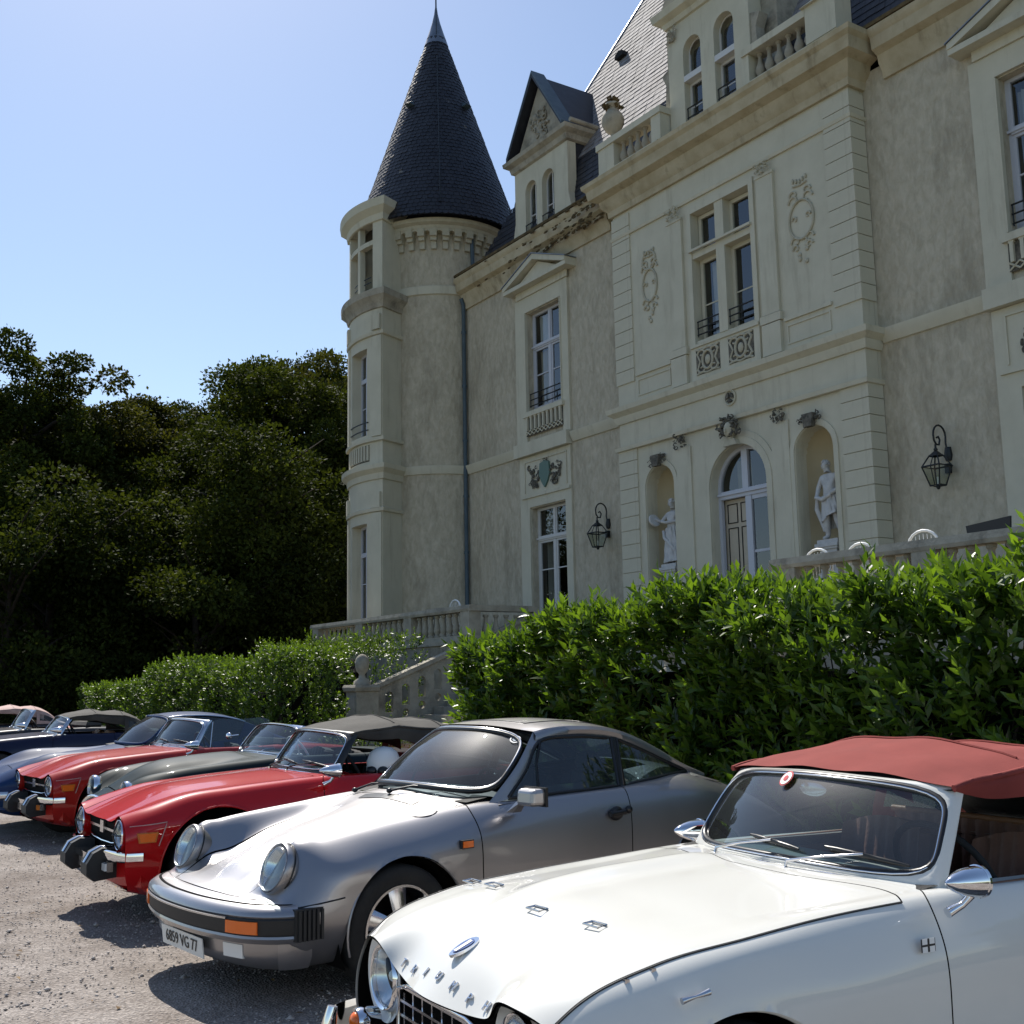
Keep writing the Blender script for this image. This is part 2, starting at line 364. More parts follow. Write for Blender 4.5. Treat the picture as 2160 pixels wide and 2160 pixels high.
def window_unit(x0, x1, z0, z1, y, ztr, parent=None, mat='window_wood', bars=(), dark=True, fr=.07, leaf=.06, open_left=False):
    m = MB(); xc = (x0 + x1) / 2
    for a, b in ((x0, x0+fr), (x1-fr, x1)): m.box(a, b, y-.03, y+.05, z0, z1)
    m.box(x0+fr, x1-fr, y-.03, y+.05, z1-fr, z1); m.box(x0+fr, x1-fr, y-.03, y+.05, z0, z0+fr)
    m.box(x0+fr, x1-fr, y-.06, y+.05, ztr-.07, ztr+.07); m.box(x0+.0, x1-.0, y-.09, y-.061, ztr-.03, ztr+.02)
    m.box(xc-.05, xc+.05, y-.04, y+.05, z0+fr, ztr-.07); m.box(xc-.04, xc+.04, y-.04, y+.05, ztr+.07, z1-fr)
    panes = []
    for sx0, sx1 in ((x0+fr, xc-.05), (xc+.05, x1-fr)):
        m.box(sx0, sx0+leaf, y-.02, y+.03, z0+fr, ztr-.07); m.box(sx1-leaf, sx1, y-.02, y+.03, z0+fr, ztr-.07)
        m.box(sx0+leaf, sx1-leaf, y-.02, y+.03, z0+fr, z0+fr+leaf*1.3); m.box(sx0+leaf, sx1-leaf, y-.02, y+.03, ztr-.07-leaf, ztr-.07)
        zs = [z0+fr+leaf*1.3] + list(bars) + [ztr-.07-leaf]
        for zb in bars: m.box(sx0+leaf, sx1-leaf, y-.015, y+.025, zb-.016, zb+.016)
        for a, b in zip(zs[:-1], zs[1:]): panes.append((sx0+leaf-.005, sx1-leaf+.005, a, b))
        m.box(sx0, sx0+.035, y-.02, y+.03, ztr+.07, z1-fr); m.box(sx1-.035, sx1, y-.02, y+.03, ztr+.07, z1-fr)
        panes.append((sx0+.03, sx1-.03, ztr+.07, z1-fr))
    w = part(m, 'window', mat)
    for a, b, c, d in panes:
        if open_left and a < xc and d < ztr: continue
        t = rnd.uniform(-.006, .006); p = MB().add([(a, y+.012+t, c), (b, y+.012-t, c), (b, y+.012-t, d), (a, y+.012+t, d)], [(0, 1, 2, 3)]); p.build('pane', 'house_glass', w)
    return w
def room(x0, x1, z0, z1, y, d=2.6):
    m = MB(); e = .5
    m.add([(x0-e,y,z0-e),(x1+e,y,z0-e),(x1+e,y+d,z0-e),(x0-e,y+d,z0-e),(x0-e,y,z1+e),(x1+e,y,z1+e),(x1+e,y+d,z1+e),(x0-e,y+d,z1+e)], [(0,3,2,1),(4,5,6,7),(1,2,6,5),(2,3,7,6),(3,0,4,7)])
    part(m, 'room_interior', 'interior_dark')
def curtain(x0, x1, z0, z1, y, mat='curtain', tie=0.0):
    n = 14; g = []
    for i in range(9):
        v = i / 8; z = z1 + (z0 - z1) * v; pinch = 1 - tie * math.sin(math.pi * min(1, v * 1.1))
        g.append([(x0 + (x1 - x0) * j / n * pinch, y + .05 * math.sin(j * 2.2 + v), z) for j in range(n + 1)])
    part(MB().grid(g), 'curtain', mat, 60)
def guard(x0, x1, z0, z1, y, n=3):
    m = MB()
    for k in range(n): z = z0 + (z1 - z0) * k / (n - 1); m.tube([(x0, y, z), (x1, y, z)], .018, 6)
    for x in (x0 + .02, (x0+x1)/2, x1 - .02): m.tube([(x, y, z0-.05), (x, y, z1)], .013, 6)
    part(m, 'window_guard', 'iron')

# ---- walls with openings
WUP = (-27.08, -25.32, 9.45, 12.45); WGR = (-27.04, -25.32, FL+.1, 6.55)      # left-wing windows
part(MB().holed(rect(-30.9, -22.3, -.5, 13.98), [rect(*WUP), rect(*WGR)], YW, .32), 'wing_wall', 'stucco')
RUP = (mir(-25.32), mir(-27.08), 9.45, 12.45); RGR = (mir(-25.32), mir(-27.04), FL+.1, 6.55)
part(MB().holed(rect(-14.45, -2.0, -.5, 13.98), [rect(*RUP), rect(*RGR)], YW, .32), 'wing_wall', 'stucco')
part(MB().box(-2.0, -1.6, YW, 28, -.5, 13.98).box(-31, -30.7, YW+.3, 28, -.5, 13.98).box(-31, -1.6, 28, 28.4, -.5, 14.5), 'rear_wall', 'stucco')
PUP = (-19.30, -17.36, 9.45, 12.62)
NL = arch(-21.33, -20.30, 3.45, 6.22); NR = arch(mir(-20.30)-.02, mir(-21.33)-.02, 3.45, 6.22)
DO = arch(-19.05, -17.27, FL, 5.86)
DM1 = 0
part(MB().holed(rect(-22.3, -14.45, -.5, 13.98), [rect(*PUP), NL, NR, DO], YP, .36), 'pavilion_wall', 'limestone')
part(MB().box(-22.3, -22.24, YP+.37, YW+.4, -.5, 13.98).box(-14.51, -14.45, YP+.37, YW+.4, -.5, 13.98), 'pavilion_return', 'limestone')
# niches
for xa in (-21.33, mir(-20.30)-.02):
    xb = xa + 1.03; xm = (xa + xb) / 2; r = .515; g = []
    for k in range(22):
        z = 3.45 + (6.22-3.45) * min(1, k / 8) if k <= 8 else None
        if k <= 8: g.append([(xm - r*math.cos(math.pi*j/16), YP+.33 + .42*math.sin(math.pi*j/16), z) for j in range(17)])
        else:
            a = (k - 8) / 13 * math.pi / 2; g.append([(xm - r*math.cos(a)*math.cos(math.pi*j/16), YP+.33 + .42*math.cos(a)*math.sin(math.pi*j/16), 6.22 + r*math.sin(a)) for j in range(17)])
    part(MB().grid(g), 'niche', 'niche_plaster', 60)
    part(MB().box(xa-.12, xb+.12, YP-.10, YP-.002, 3.28, 3.42).box(xa, xb, YP+.001, YP+.8, 3.35, 3.449), 'niche_sill', 'limestone')
    # raised archivolt strip round the niche
    m = MB(); pts = [(xa-.02, 3.45), (xa-.02, 6.22)] + [(xm - (r+.02)*math.cos(math.pi*i/14), 6.22 + (r+.02)*math.sin(math.pi*i/14)) for i in range(1, 14)] + [(xb+.02, 6.22), (xb+.02, 3.45)]
    q = [(xa-.14, 3.45), (xa-.14, 6.22)] + [(xm - (r+.14)*math.cos(math.pi*i/14), 6.22 + (r+.14)*math.sin(math.pi*i/14)) for i in range(1, 14)] + [(xb+.14, 6.22), (xb+.14, 3.45)]
    n = len(pts); vs = [(a, YP-.03, b) for a, b in pts] + [(a, YP-.03, b) for a, b in q] + [(a, YP, b) for a, b in pts] + [(a, YP, b) for a, b in q]
    fs = []
    for i in range(n-1): fs += [(i, i+1, n+i+1, n+i), (n+i, n+i+1, 3*n+i+1, 3*n+i), (i, 2*n+i, 2*n+i+1, i+1)]
    part(m.add(vs, fs), 'archivolt', 'limestone')
# ---- quoin stones: the first 300 pieces are separate objects sharing meshes
qn = [0]
def quoins(xa, xb, z0, z1, n, side):
    h = (z1 - z0) / n; w = xb - xa
    b = MB(); c = .012
    b.hexa([(0,0,0),(w,0,0),(w,.06,0),(0,.06,0),(0,0,h-.018),(w,0,h-.018),(w,.06,h-.018),(0,.06,h-.018)])
    me = b.mesh('quoin_stone', 'limestone'); me2 = None
    if side:
        b2 = MB(); b2.box(0, .03, 0, .46, 0, h-.018); me2 = b2.mesh('quoin_stone', 'limestone')
    for k in range(n):
        inst(me, 'quoin_stone', house, (xa, YP-.035, z0 + k*h))
        if side and qn[0] < 60: inst(me2, 'quoin_stone', house, ((xb if side > 0 else xa - .03), YP-.0349, z0 + k*h))
for z0, z1, n in ((FL-.1, 7.38, 14), (9.05, 13.55, 13)):
    quoins(-22.3, -21.62, z0, z1, n, -1); quoins(-15.13, -14.45, z0, z1, n, 1)
# ---- pilasters, panels, frieze on the centre
m = MB()
for xa in (-20.12, -17.10): m.box(xa, xa+.50, YP-.07, YP-.001, 9.42, 12.68); m.box(xa-.05, xa+.55, YP-.10, YP-.001, 9.22, 9.40); m.box(xa-.03, xa+.53, YP-.09, YP-.0705, 12.60, 12.66)
for xa in (-20.12, -17.10): m.box(xa-.02, xa+.52, YP-.09, YP-.001, 8.50, 9.20)
part(m, 'pilaster', 'limestone')
m = MB()
for xa in (-20.15, mir(-19.65)): m.box(xa, xa+.50, YP-.04, YP-.001, FL, 7.0)
part(m, 'pilaster', 'limestone')
m = MB()
for xa, xb, za, zb in ((-21.5, -20.25, 8.62, 9.05), (-16.45, -15.25, 8.62, 9.05)):
    for a, b, c, d in ((xa, xb, zb-.035, zb), (xa, xb, za, za+.035), (xa, xa+.035, za+.036, zb-.036), (xb-.035, xb, za+.036, zb-.036)): m.box(a, b, YP-.025, YP-.001, c, d)
m.box(-21.55, -20.2, YP-.05, YP-.001, 9.14, 9.22); m.box(-16.5, -15.2, YP-.05, YP-.001, 9.14, 9.22)
part(m, 'panel_moulding', 'limestone')
def cyl_path(a0, a1, r, cx, cy, n):   # angle 0 = outward (-y), + toward +x ; path runs toward +x so the outside is on its right
    return [(cx + r*math.sin(R_(a0 + (a1-a0)*i/n)), cy - r*math.cos(R_(a0 + (a1-a0)*i/n))) for i in range(n+1)]
PAV = [(-22.3, YW+.3), (-22.3, YP), (-14.45, YP), (-14.45, YW)]
part(MB().sweep([(-22.3, YW), (-22.3, YP), (-14.45, YP), (-14.45, YW)], [(0, 12.95), (.05, 12.95), (.07, 13.02), (0, 13.04)]), 'architrave', 'limestone')
corn = [(0, 13.62), (.08, 13.62), (.10, 13.78), (.22, 13.92), (.26, 14.08), (.46, 14.16), (.50, 14.40), (.58, 14.48), (.60, 14.58), (0, 14.60)]
part(MB().sweep(PAV, corn), 'cornice', 'ochre_stone', 30)
wc = [(o*.8, z) for o, z in corn]
part(MB().sweep([(-30.62, YW), (-22.9, YW)], wc), 'cornice', 'ochre_stone', 30); part(MB().sweep([(-13.86, YW), (-2.0, YW)], wc), 'cornice', 'ochre_stone', 30)
part(MB().box(-30.55, -22.6, YW-.50, YW-.3, 14.601, 14.68).box(-14.1, -2, YW-.50, YW-.3, 14.601, 14.68), 'gutter', 'moss')
ledge = [(0, 8.02), (.05, 8.02), (.10, 8.14), (.10, 8.20), (.24, 8.30), (.26, 8.42), (0, 8.46)]
part(MB().sweep(PAV, ledge), 'string_course', 'limestone', 30)
thin = [(0, 7.30), (.07, 7.31), (.09, 7.40), (0, 7.43)]
part(MB().sweep([(-22.3, YW), (-22.3, YP-.035), (-14.45, YP-.035), (-14.45, YW)], thin), 'string_course', 'limestone')
wl_ = [(0, 8.14), (.05, 8.15), (.09, 8.24), (.14, 8.36), (.15, 8.42), (0, 8.45)]
for a, b in ((-30.7, -27.75), (-24.9, -22.4)):
    part(MB().sweep([(a, YW), (b, YW)], wl_), 'string_course', 'limestone', 30)
    part(MB().sweep([(mir(b), YW), (mir(a), YW)], wl_), 'string_course', 'limestone', 30)
m = MB()                                                 # moss and weathering along the wing cornice
for k in range(260): px_ = -22.9 - abs(nr.normal(0, 2.2)); s_ = nr.uniform(.02, .08); m.ell((px_, YW - nr.choice([.50, .30, .22]) - nr.uniform(0, .03), nr.choice([14.58, 14.3, 14.0]) + nr.uniform(-.08, .08)), (s_*1.6, s_*.4, s_*.5), 6, 4)
tag(part(m, 'cornice_moss', 'moss'), kind='stuff')
# ---- windows of the wings with their surrounds
def wing_bay(W1, W2, cx, full=True):
    s = MB(); x0, x1, z0, z1 = W1; y = YW
    # upper surround
    s.box(x0-.55, x0-.03, y-.07, y-.002, 8.5, 12.95); s.box(x1+.03, x1+.36, y-.07, y-.002, 8.5, 12.95); s.box(x0-.03, x1+.03, y-.07, y-.002, z1+.03, 12.95)
    s.box(x0-.03, x0, y-.10, y+.0, z0, z1); s.box(x1, x1+.03, y-.10, y, z0, z1)
    s.box(x0-.12, x1+.12, y-.16, y-.071, 9.26, 9.40); s.box(x0-.03, x1+.03, y-.071, y-.002, 9.40, 9.449)
    s.box(x0-.55, x1+.36, y-.22, y-.002, 8.10, 8.49)
    s.box(x0-.42, x1+.42, y-.12, y-.071, 12.952, 13.2)
    # lower surround and carved panel frame
    x0, x1, z0, z1 = W2
    s.box(x0-.50, x0-.03, y-.06, y-.002, FL, 8.09); s.box(x1+.03, x1+.32, y-.06, y-.002, FL, 8.09); s.box(x0-.03, x1+.03, y-.06, y-.002, z1+.03, 8.09)
    s.box(x0-.40, x1+.30, y-.11, y-.061, 6.86, 6.95)
    for a, b, c, d in ((x0-.25, x1+.15, 7.92, 7.96), (x0-.25, x0-.21, 7.02, 7.919), (x1+.11, x1+.15, 7.02, 7.919)): s.box(a, b, y-.09, y-.061, c, d)
    part(s, 'window_surround', 'limestone')
    # blind balustrade: flat panel with a recess's shade put into its dark colour, small uprights and a row of arches
    p = MB(); x0, x1 = W1[0]-.05, W1[1]+.05; p.box(x0, x1, y-.075, y-.0715, 8.70, 9.24); part(p, 'balustrade_backing', 'carved_dark')
    u = MB().box(-.035, .035, -.06, 0, 0, .36).box(-.055, .055, -.062, 0, .36, .40).mesh('baluster', 'limestone')
    for k in range(9): inst(u, 'baluster', house, (x0 + .1 + (x1-x0-.2)*k/8, y-.075, 8.86))
    zz = MB()
    for k in range(9):
        xa = x0 + .02 + (x1-x0-.04)*k/9; xb = x0 + .02 + (x1-x0-.04)*(k+1)/9
        zz.tube([(xa, y-.1, 8.72), (xb, y-.1, 8.86)], .018, 4); zz.tube([(xb, y-.1, 8.72), (xa, y-.1, 8.86)], .018, 4)
    part(zz, 'balustrade_tracery', 'limestone')
    # pediment
    pd = MB(); h = 1.62
    tri = [(cx-h, 13.22), (cx+h, 13.22), (cx+h, 13.30), (cx, 13.98), (cx-h, 13.30)]
    pd.prism([(cx-h+.3, 13.22), (cx+h-.3, 13.22), (cx, 13.80)], y-.20, y)
    pd.box(cx-h, cx+h, y-.38, y-.001, 13.16, 13.28)
    for sg in (-1, 1): pd.prism([(cx, 13.82), (cx, 13.99), (cx+sg*h, 13.39), (cx+sg*h, 13.281), (cx+sg*(h-.1), 13.281)][::sg], y-.40, y-.001)
    part(pd, 'pediment', 'limestone')
    part(MB().prism([(cx-h-.03, 13.41), (cx, 14.02), (cx+h+.03, 13.41), (cx+h+.03, 13.39), (cx, 13.995), (cx-h-.03, 13.39)], y-.43, y-.001), 'pediment_flashing', 'zinc')
    window_unit(*W1, y+.22, 11.42, mat='window_lilac', bars=(10.55,)); window_unit(*W2, y+.22, 5.66, mat='window_wood', bars=(4.75,))
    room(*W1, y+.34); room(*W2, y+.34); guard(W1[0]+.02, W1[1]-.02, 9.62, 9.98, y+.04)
wing_bay(WUP, WGR, -26.2); wing_bay(RUP, RGR, mir(-26.2))
curtain(-27.0, -26.3, 9.5, 11.3, YW+.42, 'shutter_wood'); curtain(-26.1, -25.4, 9.5, 12.3, YW+.5, 'curtain', .5)
curtain(-26.9, -26.4, 3, 6.4, YW+.42, 'curtain'); curtain(-25.8, -25.4, 5.75, 6.5, YW+.42, 'curtain_white'); curtain(-27.0, -26.3, 11.5, 12.4, YW+.40, 'curtain_white'); curtain(RUP[0]+.05, RUP[0]+.8, 9.5, 12.3, YW+.5, 'curtain_white')
# ---- centre upper window: stone cross, four lights
x0, x1, z0, z1 = PUP; m = MB()
m.box(XC-.14, XC+.14, YP-.02, YP+.20, z0, z1); m.box(x0, XC-.141, YP-.02, YP+.2, 11.48, 11.64); m.box(XC+.141, x1, YP-.02, YP+.2, 11.48, 11.64)
m.box(x0-.14, x0-.001, YP-.05, YP-.002, z0-.1, z1+.14); m.box(x1+.001, x1+.14, YP-.05, YP-.002, z0-.1, z1+.14); m.box(x0, x1, YP-.05, YP-.002, z1+.001, z1+.14)
m.box(x0-.05, x1+.05, YP-.12, YP-.051, 11.64, 11.70); m.box(x0-.14, x1+.14, YP-.10, YP-.002, 9.28, 9.349); m.box(x0-.14, x1+.14, YP-.06, YP-.002, 8.47, 9.279)
part(m, 'stone_cross', 'limestone')
for xa, xb in ((x0+.02, XC-.14), (XC+.14, x1-.02)):
    for za, zb, br in ((z0+.02, 11.48, (10.35,)), (11.64, z1-.02, ())):
        m = MB(); y = YP+.24
        for a, b, c, d in ((xa, xa+.09, za, zb), (xb-.05, xb, za, zb), (xa+.091, xb-.051, zb-.09, zb), (xa+.091, xb-.051, za, za+.08)): m.box(a, b, y-.04, y+.03, c, d)
        for q in br: m.box(xa+.09, xb-.05, y-.01, y+.02, q-.015, q+.015)
        w = part(m, 'window', 'limestone')
        zs = [za+.07] + list(br) + [zb-.08]
        for c, d in zip(zs[:-1], zs[1:]):
            t = rnd.uniform(-.008, .008); MB().add([(xa+.08, y-t, c), (xb-.04, y+t, c), (xb-.04, y+t, d), (xa+.08, y-t, d)], [(0,1,2,3)]).build('pane', 'house_glass', w)
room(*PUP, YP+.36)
curtain(x0+.18, XC-.2, 9.5, 11.4, YP+.44, 'curtain_white'); curtain(XC+.5, x1, 9.5, 11.4, YP+.5, 'curtain', .3)
for xa, xb in ((x0+.03, XC-.16), (XC+.16, x1-.03)): guard(xa, xb, 9.60, 9.92, YP+.02)
# carved rosette panels below that window
for xc in (-18.88, -17.80):
    part(MB().box(xc-.40, xc+.40, YP-.064, YP-.0605, 8.60, 9.22), 'rosette_backing', 'carved_dark')  # thin dark plate on the wall face, painted as the shade behind the carving
    m = MB(); y = YP-.075
    m.tube([(xc + .17*math.cos(a), y, 8.91 + .22*math.sin(a)) for a in [2*math.pi*i/16 for i in range(16)]], .035, 6, closed=True)
    m.ell((xc, y, 8.91), (.09, .04, .12), 8, 6)
    for sx in (-1, 1):
        for sz in (-1, 1):
            m.tube([(xc + sx*(.2 + .13*math.cos(a)*(1-i/16)), y, 8.91 + sz*(.19 + .10*math.sin(a)*(1-i/16))) for i, a in enumerate([i*.62 for i in range(10)])], [.032 - .0015*i for i in range(10)], 5)
            m.tube([(xc, y, 8.91 + sz*.30), (xc + sx*.2, y, 8.91 + sz*.26), (xc + sx*.38, y, 8.91 + sz*.30)], .025, 5)
        m.tube([(xc + sx*.36, y, 8.7), (xc + sx*.25, y, 8.91), (xc + sx*.36, y, 9.12)], .025, 5)
    part(m, 'rosette', 'carved_pale', 60)
# ---- arched garden door
x0, x1 = -19.05, -17.27; xm = (x0+x1)/2; y = YP+.26; zt = 5.70
m = MB()
def ring(xa, xb, r0, r1, zs, n=18): return [(xm + r1*math.cos(math.pi*i/n), zs + r1*math.sin(math.pi*i/n)) for i in range(n+1)], [(xm + r0*math.cos(math.pi*i/n), zs + r0*math.sin(math.pi*i/n)) for i in range(n+1)]
o, i_ = ring(0, 0, .80, .89, 5.86)
m.add([(a, y-.04, b) for a, b in o] + [(a, y-.04, b) for a, b in i_] + [(a, y+.05, b) for a, b in i_], [(k, k+1, 20+k, 19+k) for k in range(18)] + [(19+k, 20+k, 39+k, 38+k) for k in range(18)])
for a, b in ((x0, x0+.09), (x1-.09, x1)): m.box(a, b, y-.04, y+.05, FL, 5.86)
m.box(x0+.091, x1-.091, y-.07, y+.05, zt-.10, zt+.08); m.box(x0+.05, x1-.05, y-.12, y-.071, zt-.02, zt+.03)
m.box(xm-.09, xm+.09, y-.05, y+.05, zt+.081, 6.68); m.box(xm-.02, xm+.16, y-.05, y+.05, FL, zt-.101)
m.box(x1-.09-.06, x1-.09, y-.03, y+.03, FL, zt-.1); m.box(xm+.161, x1-.151, y-.03, y+.03, zt-.2, zt-.101); m.box(xm+.161, x1-.151, y-.02, y+.03, 4.30, 4.36); m.box(xm+.161, x1-.151, y-.03, y+.03, FL, 3.1)
w = part(m, 'garden_door', 'window_lilac')
MB().add([(xm+.15, y, 3.1), (x1-.14, y, 3.1), (x1-.14, y, 4.31), (xm+.15, y, 4.31)], [(0,1,2,3)]).build('pane', 'house_glass', w)
MB().add([(xm+.15, y-.004, 4.35), (x1-.14, y+.004, 4.35), (x1-.14, y+.004, zt-.15), (xm+.15, y-.004, zt-.15)], [(0,1,2,3)]).build('pane', 'house_glass', w)
for sg in (-1, 1):
    pts = [(xm + sg*.08, zt+.08)] + [(xm + sg*.80*math.cos(a), 5.86 + .80*math.sin(a)) for a in [math.pi/2*i/8*.93 for i in range(9)]]; pts.insert(1, (xm + sg*.80, zt+.08))
    MB().add([(a, y+.01, b) for a, b in pts], [tuple(range(len(pts)))]).build('pane', 'house_glass', w)
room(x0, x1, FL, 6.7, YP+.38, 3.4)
m = MB(); px = x0+.05                                   # panelled inner shutter folded open inside
m.box(px, xm-.02, y+.10, y+.15, FL, zt-.1)
part(m, 'inner_shutter', 'shutter_wood')
m = MB()
for a, b in ((px+.10, px+.42), (px+.52, xm-.1)):
    for c, d in ((FL+.15, 3.35), (3.5, 4.95), (5.05, zt-.2)):
        for q in ((a, b, d-.02, d), (a, b, c, c+.02), (a, a+.02, c+.021, d-.021), (b-.02, b, c+.021, d-.021)): m.box(q[0], q[1], y+.085, y+.0995, q[2], q[3])
part(m, 'shutter_moulding', 'interior_dark')
curtain(xm+.45, x1-.15, 4.9, 6.5, y+.25, 'curtain', .5); curtain(x0+.3, xm-.1, zt+.05, 6.5, y+.3, 'shutter_wood')
m = MB(); n = 20                                        # architrave round the door
for r0, r1, dd in ((.90, 1.06, .05), (1.06, 1.20, .03)):
    o = [(x0 - (r1-.89), FL)] + [(xm - r1*math.cos(math.pi*i/n), 5.86 + r1*math.sin(math.pi*i/n)) for i in range(n+1)] + [(x1 + (r1-.89), FL)]
    i_ = [(x0 - (r0-.89), FL)] + [(xm - r0*math.cos(math.pi*i/n), 5.86 + r0*math.sin(math.pi*i/n)) for i in range(n+1)] + [(x1 + (r0-.89), FL)]
    k = len(o); m.add([(a, YP-dd, b) for a, b in i_] + [(a, YP-dd, b) for a, b in o] + [(a, YP, b) for a, b in o] + [(a, YP, b) for a, b in i_], [f for j in range(k-1) for f in ((j, j+1, k+j+1, k+j), (k+j, k+j+1, 2*k+j+1, 2*k+j), (3*k+j, 3*k+j+1, j+1, j))])
part(m, 'door_architrave', 'limestone', 30)
# ---- carved reliefs
def relief(name, cx, cz, w, h, y, seed, mat='carved_dark', n=14, deep=.06):
    r = random.Random(seed); m = MB()
    for k in range(n):
        sx = r.choice((-1, 1)); px = cx + sx * r.uniform(.05, .5) * w; pz = cz + r.uniform(-.5, .5) * h; s0 = r.uniform(.10, .22) * min(w, h); ph = r.uniform(0, 6)
        m.tube([(px + s0*math.cos(ph+t*.7)*(1-t/11), y - deep*r.uniform(.4, 1), pz + s0*math.sin(ph+t*.7)*(1-t/11)) for t in range(8)], [s0*.30*(1-t/12) for t in range(8)], 5)
    for k in range(n//2): m.ell((cx + r.uniform(-.4, .4)*w, y-deep*.3, cz + r.uniform(-.4, .4)*h), (r.uniform(.05, .12)*w, deep*.8, r.uniform(.06, .14)*h), 7, 5)
    part(m, name, mat, 60); return m
relief('carved_capital', -19.93, 7.14, .42, .32, YP-.06, 3); relief('carved_capital', -16.80, 7.14, .42, .32, YP-.06, 4)
relief('carved_capital', -19.86, 12.80, .48, .30, YP-.10, 5, 'carved_pale'); relief('carved_capital', -16.85, 12.80, .48, .30, YP-.10, 6, 'carved_pale')
relief('niche_crest', -20.82, 6.86, .66, .26, YP-.05, 7); relief('niche_crest', -15.93, 6.86, .66, .26, YP-.05, 8)
for cx in (-20.82, -15.93): part(MB().prism([(cx-.10, 6.70), (cx+.10, 6.70), (cx+.15, 6.98), (cx-.15, 6.98)], YP-.16, YP-.03), 'keystone', 'carved_dark')
# head over the door
m = MB(); m.ell((-18.20, YP-.16, 7.08), (.14, .13, .19), 12, 9); m.ell((-18.20, YP-.28, 7.05), (.03, .04, .055), 6, 5); m.ell((-18.26, YP-.24, 7.12), (.03, .03, .02), 6, 5); m.ell((-18.14, YP-.24, 7.12), (.03, .03, .02), 6, 5); m.ell((-18.2, YP-.24, 6.98), (.05, .03, .02), 6, 5)
m.tube([(-18.2, YP-.1, 6.78), (-18.2, YP-.14, 6.95)], .07, 8); m.prism([(-18.42, 6.72), (-17.98, 6.72), (-18.05, 6.86), (-18.35, 6.86)], YP-.18, YP-.02)
part(m, 'keystone_head', 'carved_pale', 60)
relief('keystone_hair', -18.20, 7.18, .74, .46, YP-.12, 21, 'carved_dark', 26, .12)
m = MB(); m.tube([(-18.28 + .17*math.cos(a), YP-.02, 7.86 + .17*math.sin(a)) for a in [2*math.pi*i/18 for i in range(18)]], .025, 6, closed=True); part(m, 'roundel', 'limestone', 60)
m = MB()
for k in range(3):
    a = 2*math.pi*k/3 + .5; m.prism([(-18.28 + .12*math.cos(a+t), 7.86 + .12*math.sin(a+t)) for t in (-.8, -.3, .3, .8)] + [(-18.28 + .015*math.cos(a), 7.86 + .015*math.sin(a))], YP-.05, YP-.01)
part(m, 'roundel_boss', 'carved_dark')
def cart(cx, cz, w, h, seed):
    m = MB(); y = YP-.02
    m.tube([(cx + w*math.cos(a), y, cz + h*math.sin(a)) for a in [2*math.pi*i/24 for i in range(24)]], .028, 6, closed=True)
    r = random.Random(seed)
    for sx in (-1, 1):
        for zz, ss in ((h*1.0, .16), (h*1.35, .12), (-h*1.05, .14), (-h*1.4, .10), (h*.1, .08)):
            m.tube([(cx + sx*(w*.55 + ss*math.cos(t*.75)*(1-t/10)), y, cz + zz + ss*math.sin(t*.75)*(1-t/10)) for t in range(8)], [.028-.002*t for t in range(8)], 5)
    for k in range(5): m.ell((cx + r.uniform(-.12, .12), y, cz - h - .15 - k*.09), (.05, .03, .06), 6, 5)
    for k in range(5): m.ell((cx + (k-2)*.09, y, cz + h + .42 + .03*abs(k-2)), (.03, .03, .06), 6, 5)
    m.tube([(cx-.2, y, cz+h+.36), (cx, y, cz+h+.33), (cx+.2, y, cz+h+.36)], .022, 5)
    part(m, 'cartouche', 'carved_pale', 60)
cart(-20.9, 11.35, .27, .42, 1); cart(-15.88, 11.25, .34, .44, 2)
m = MB(); m.tube([(-20.9 + .24*math.cos(a), YP-.02, 12.0 + .24*math.sin(a)) for a in [2*math.pi*i/20 for i in range(20)]], .03, 6, closed=True); part(m, 'medallion', 'carved_pale', 60)
for cx, nm in ((-26.22, 0), (mir(-26.22), 1)):      # trophy with green shield between the wing windows
    w = part(MB().prism([(cx-.22, 7.78), (cx-.26, 7.45), (cx-.14, 7.22), (cx, 7.06), (cx+.14, 7.22), (cx+.26, 7.45), (cx+.22, 7.78), (cx, 7.84)], YW-.12, YW-.061), 'shield', 'shield_green')
    relief('carved_trophy', cx-.52, 7.42, .50, .60, YW-.07, 31+nm, 'carved_dark', 18, .04); relief('carved_trophy', cx+.52, 7.42, .50, .60, YW-.07, 33+nm, 'carved_dark', 18, .04)
    relief('carved_crest', cx, 7.84, .40, .14, YW-.07, 35+nm, 'carved_dark', 8, .04)
# ---- roof balustrade on the centre
bal_prof = [(.0, 0), (.085, 0), (.085, .05), (.05, .07), (.05, .10), (.09, .16), (.115, .23), (.10, .31), (.055, .41), (.045, .52), (.05, .56), (.075, .58), (.08, .63), (0, .63)]
balme = MB().lathe(bal_prof, n=10).mesh('baluster', 'worn_stone', 40)
part(MB().box(-22.42, -19.9, YP-.36, YP+.1, 14.601, 14.78).box(-17.05, -14.33, YP-.36, YP+.1, 14.601, 14.78), 'balustrade_plinth', 'limestone')
part(MB().box(-22.46, -19.86, YP-.38, YP+.10, 15.45, 15.62).box(-17.05, -15.15, YP-.38, YP+.10, 15.45, 15.62), 'balustrade_rail', 'limestone')
part(MB().box(-22.40, -21.75, YP-.34, YP+.08, 14.781, 15.449).box(-20.25, -19.9, YP-.34, YP+.08, 14.781, 15.449), 'balustrade_pier', 'limestone')
part(MB().box(-17.05, -16.85, YP-.34, YP+.08, 14.781, 15.449).box(-15.14, -14.33, YP-.38, YP+.12, 14.781, 15.62).add([(-15.22,YP-.46,15.621),(-14.25,YP-.46,15.621),(-14.25,YP+.2,15.621),(-15.22,YP+.2,15.621),(-14.73,YP-.13,15.95)], [(0,1,4),(1,2,4),(2,3,4),(3,0,4),(3,2,1,0)]), 'balustrade_pier', 'limestone')
for k in range(5): inst(balme, 'baluster', house, (-21.58 + k*.29, YP-.13, 14.79), 0, (1, 1, 1.045))
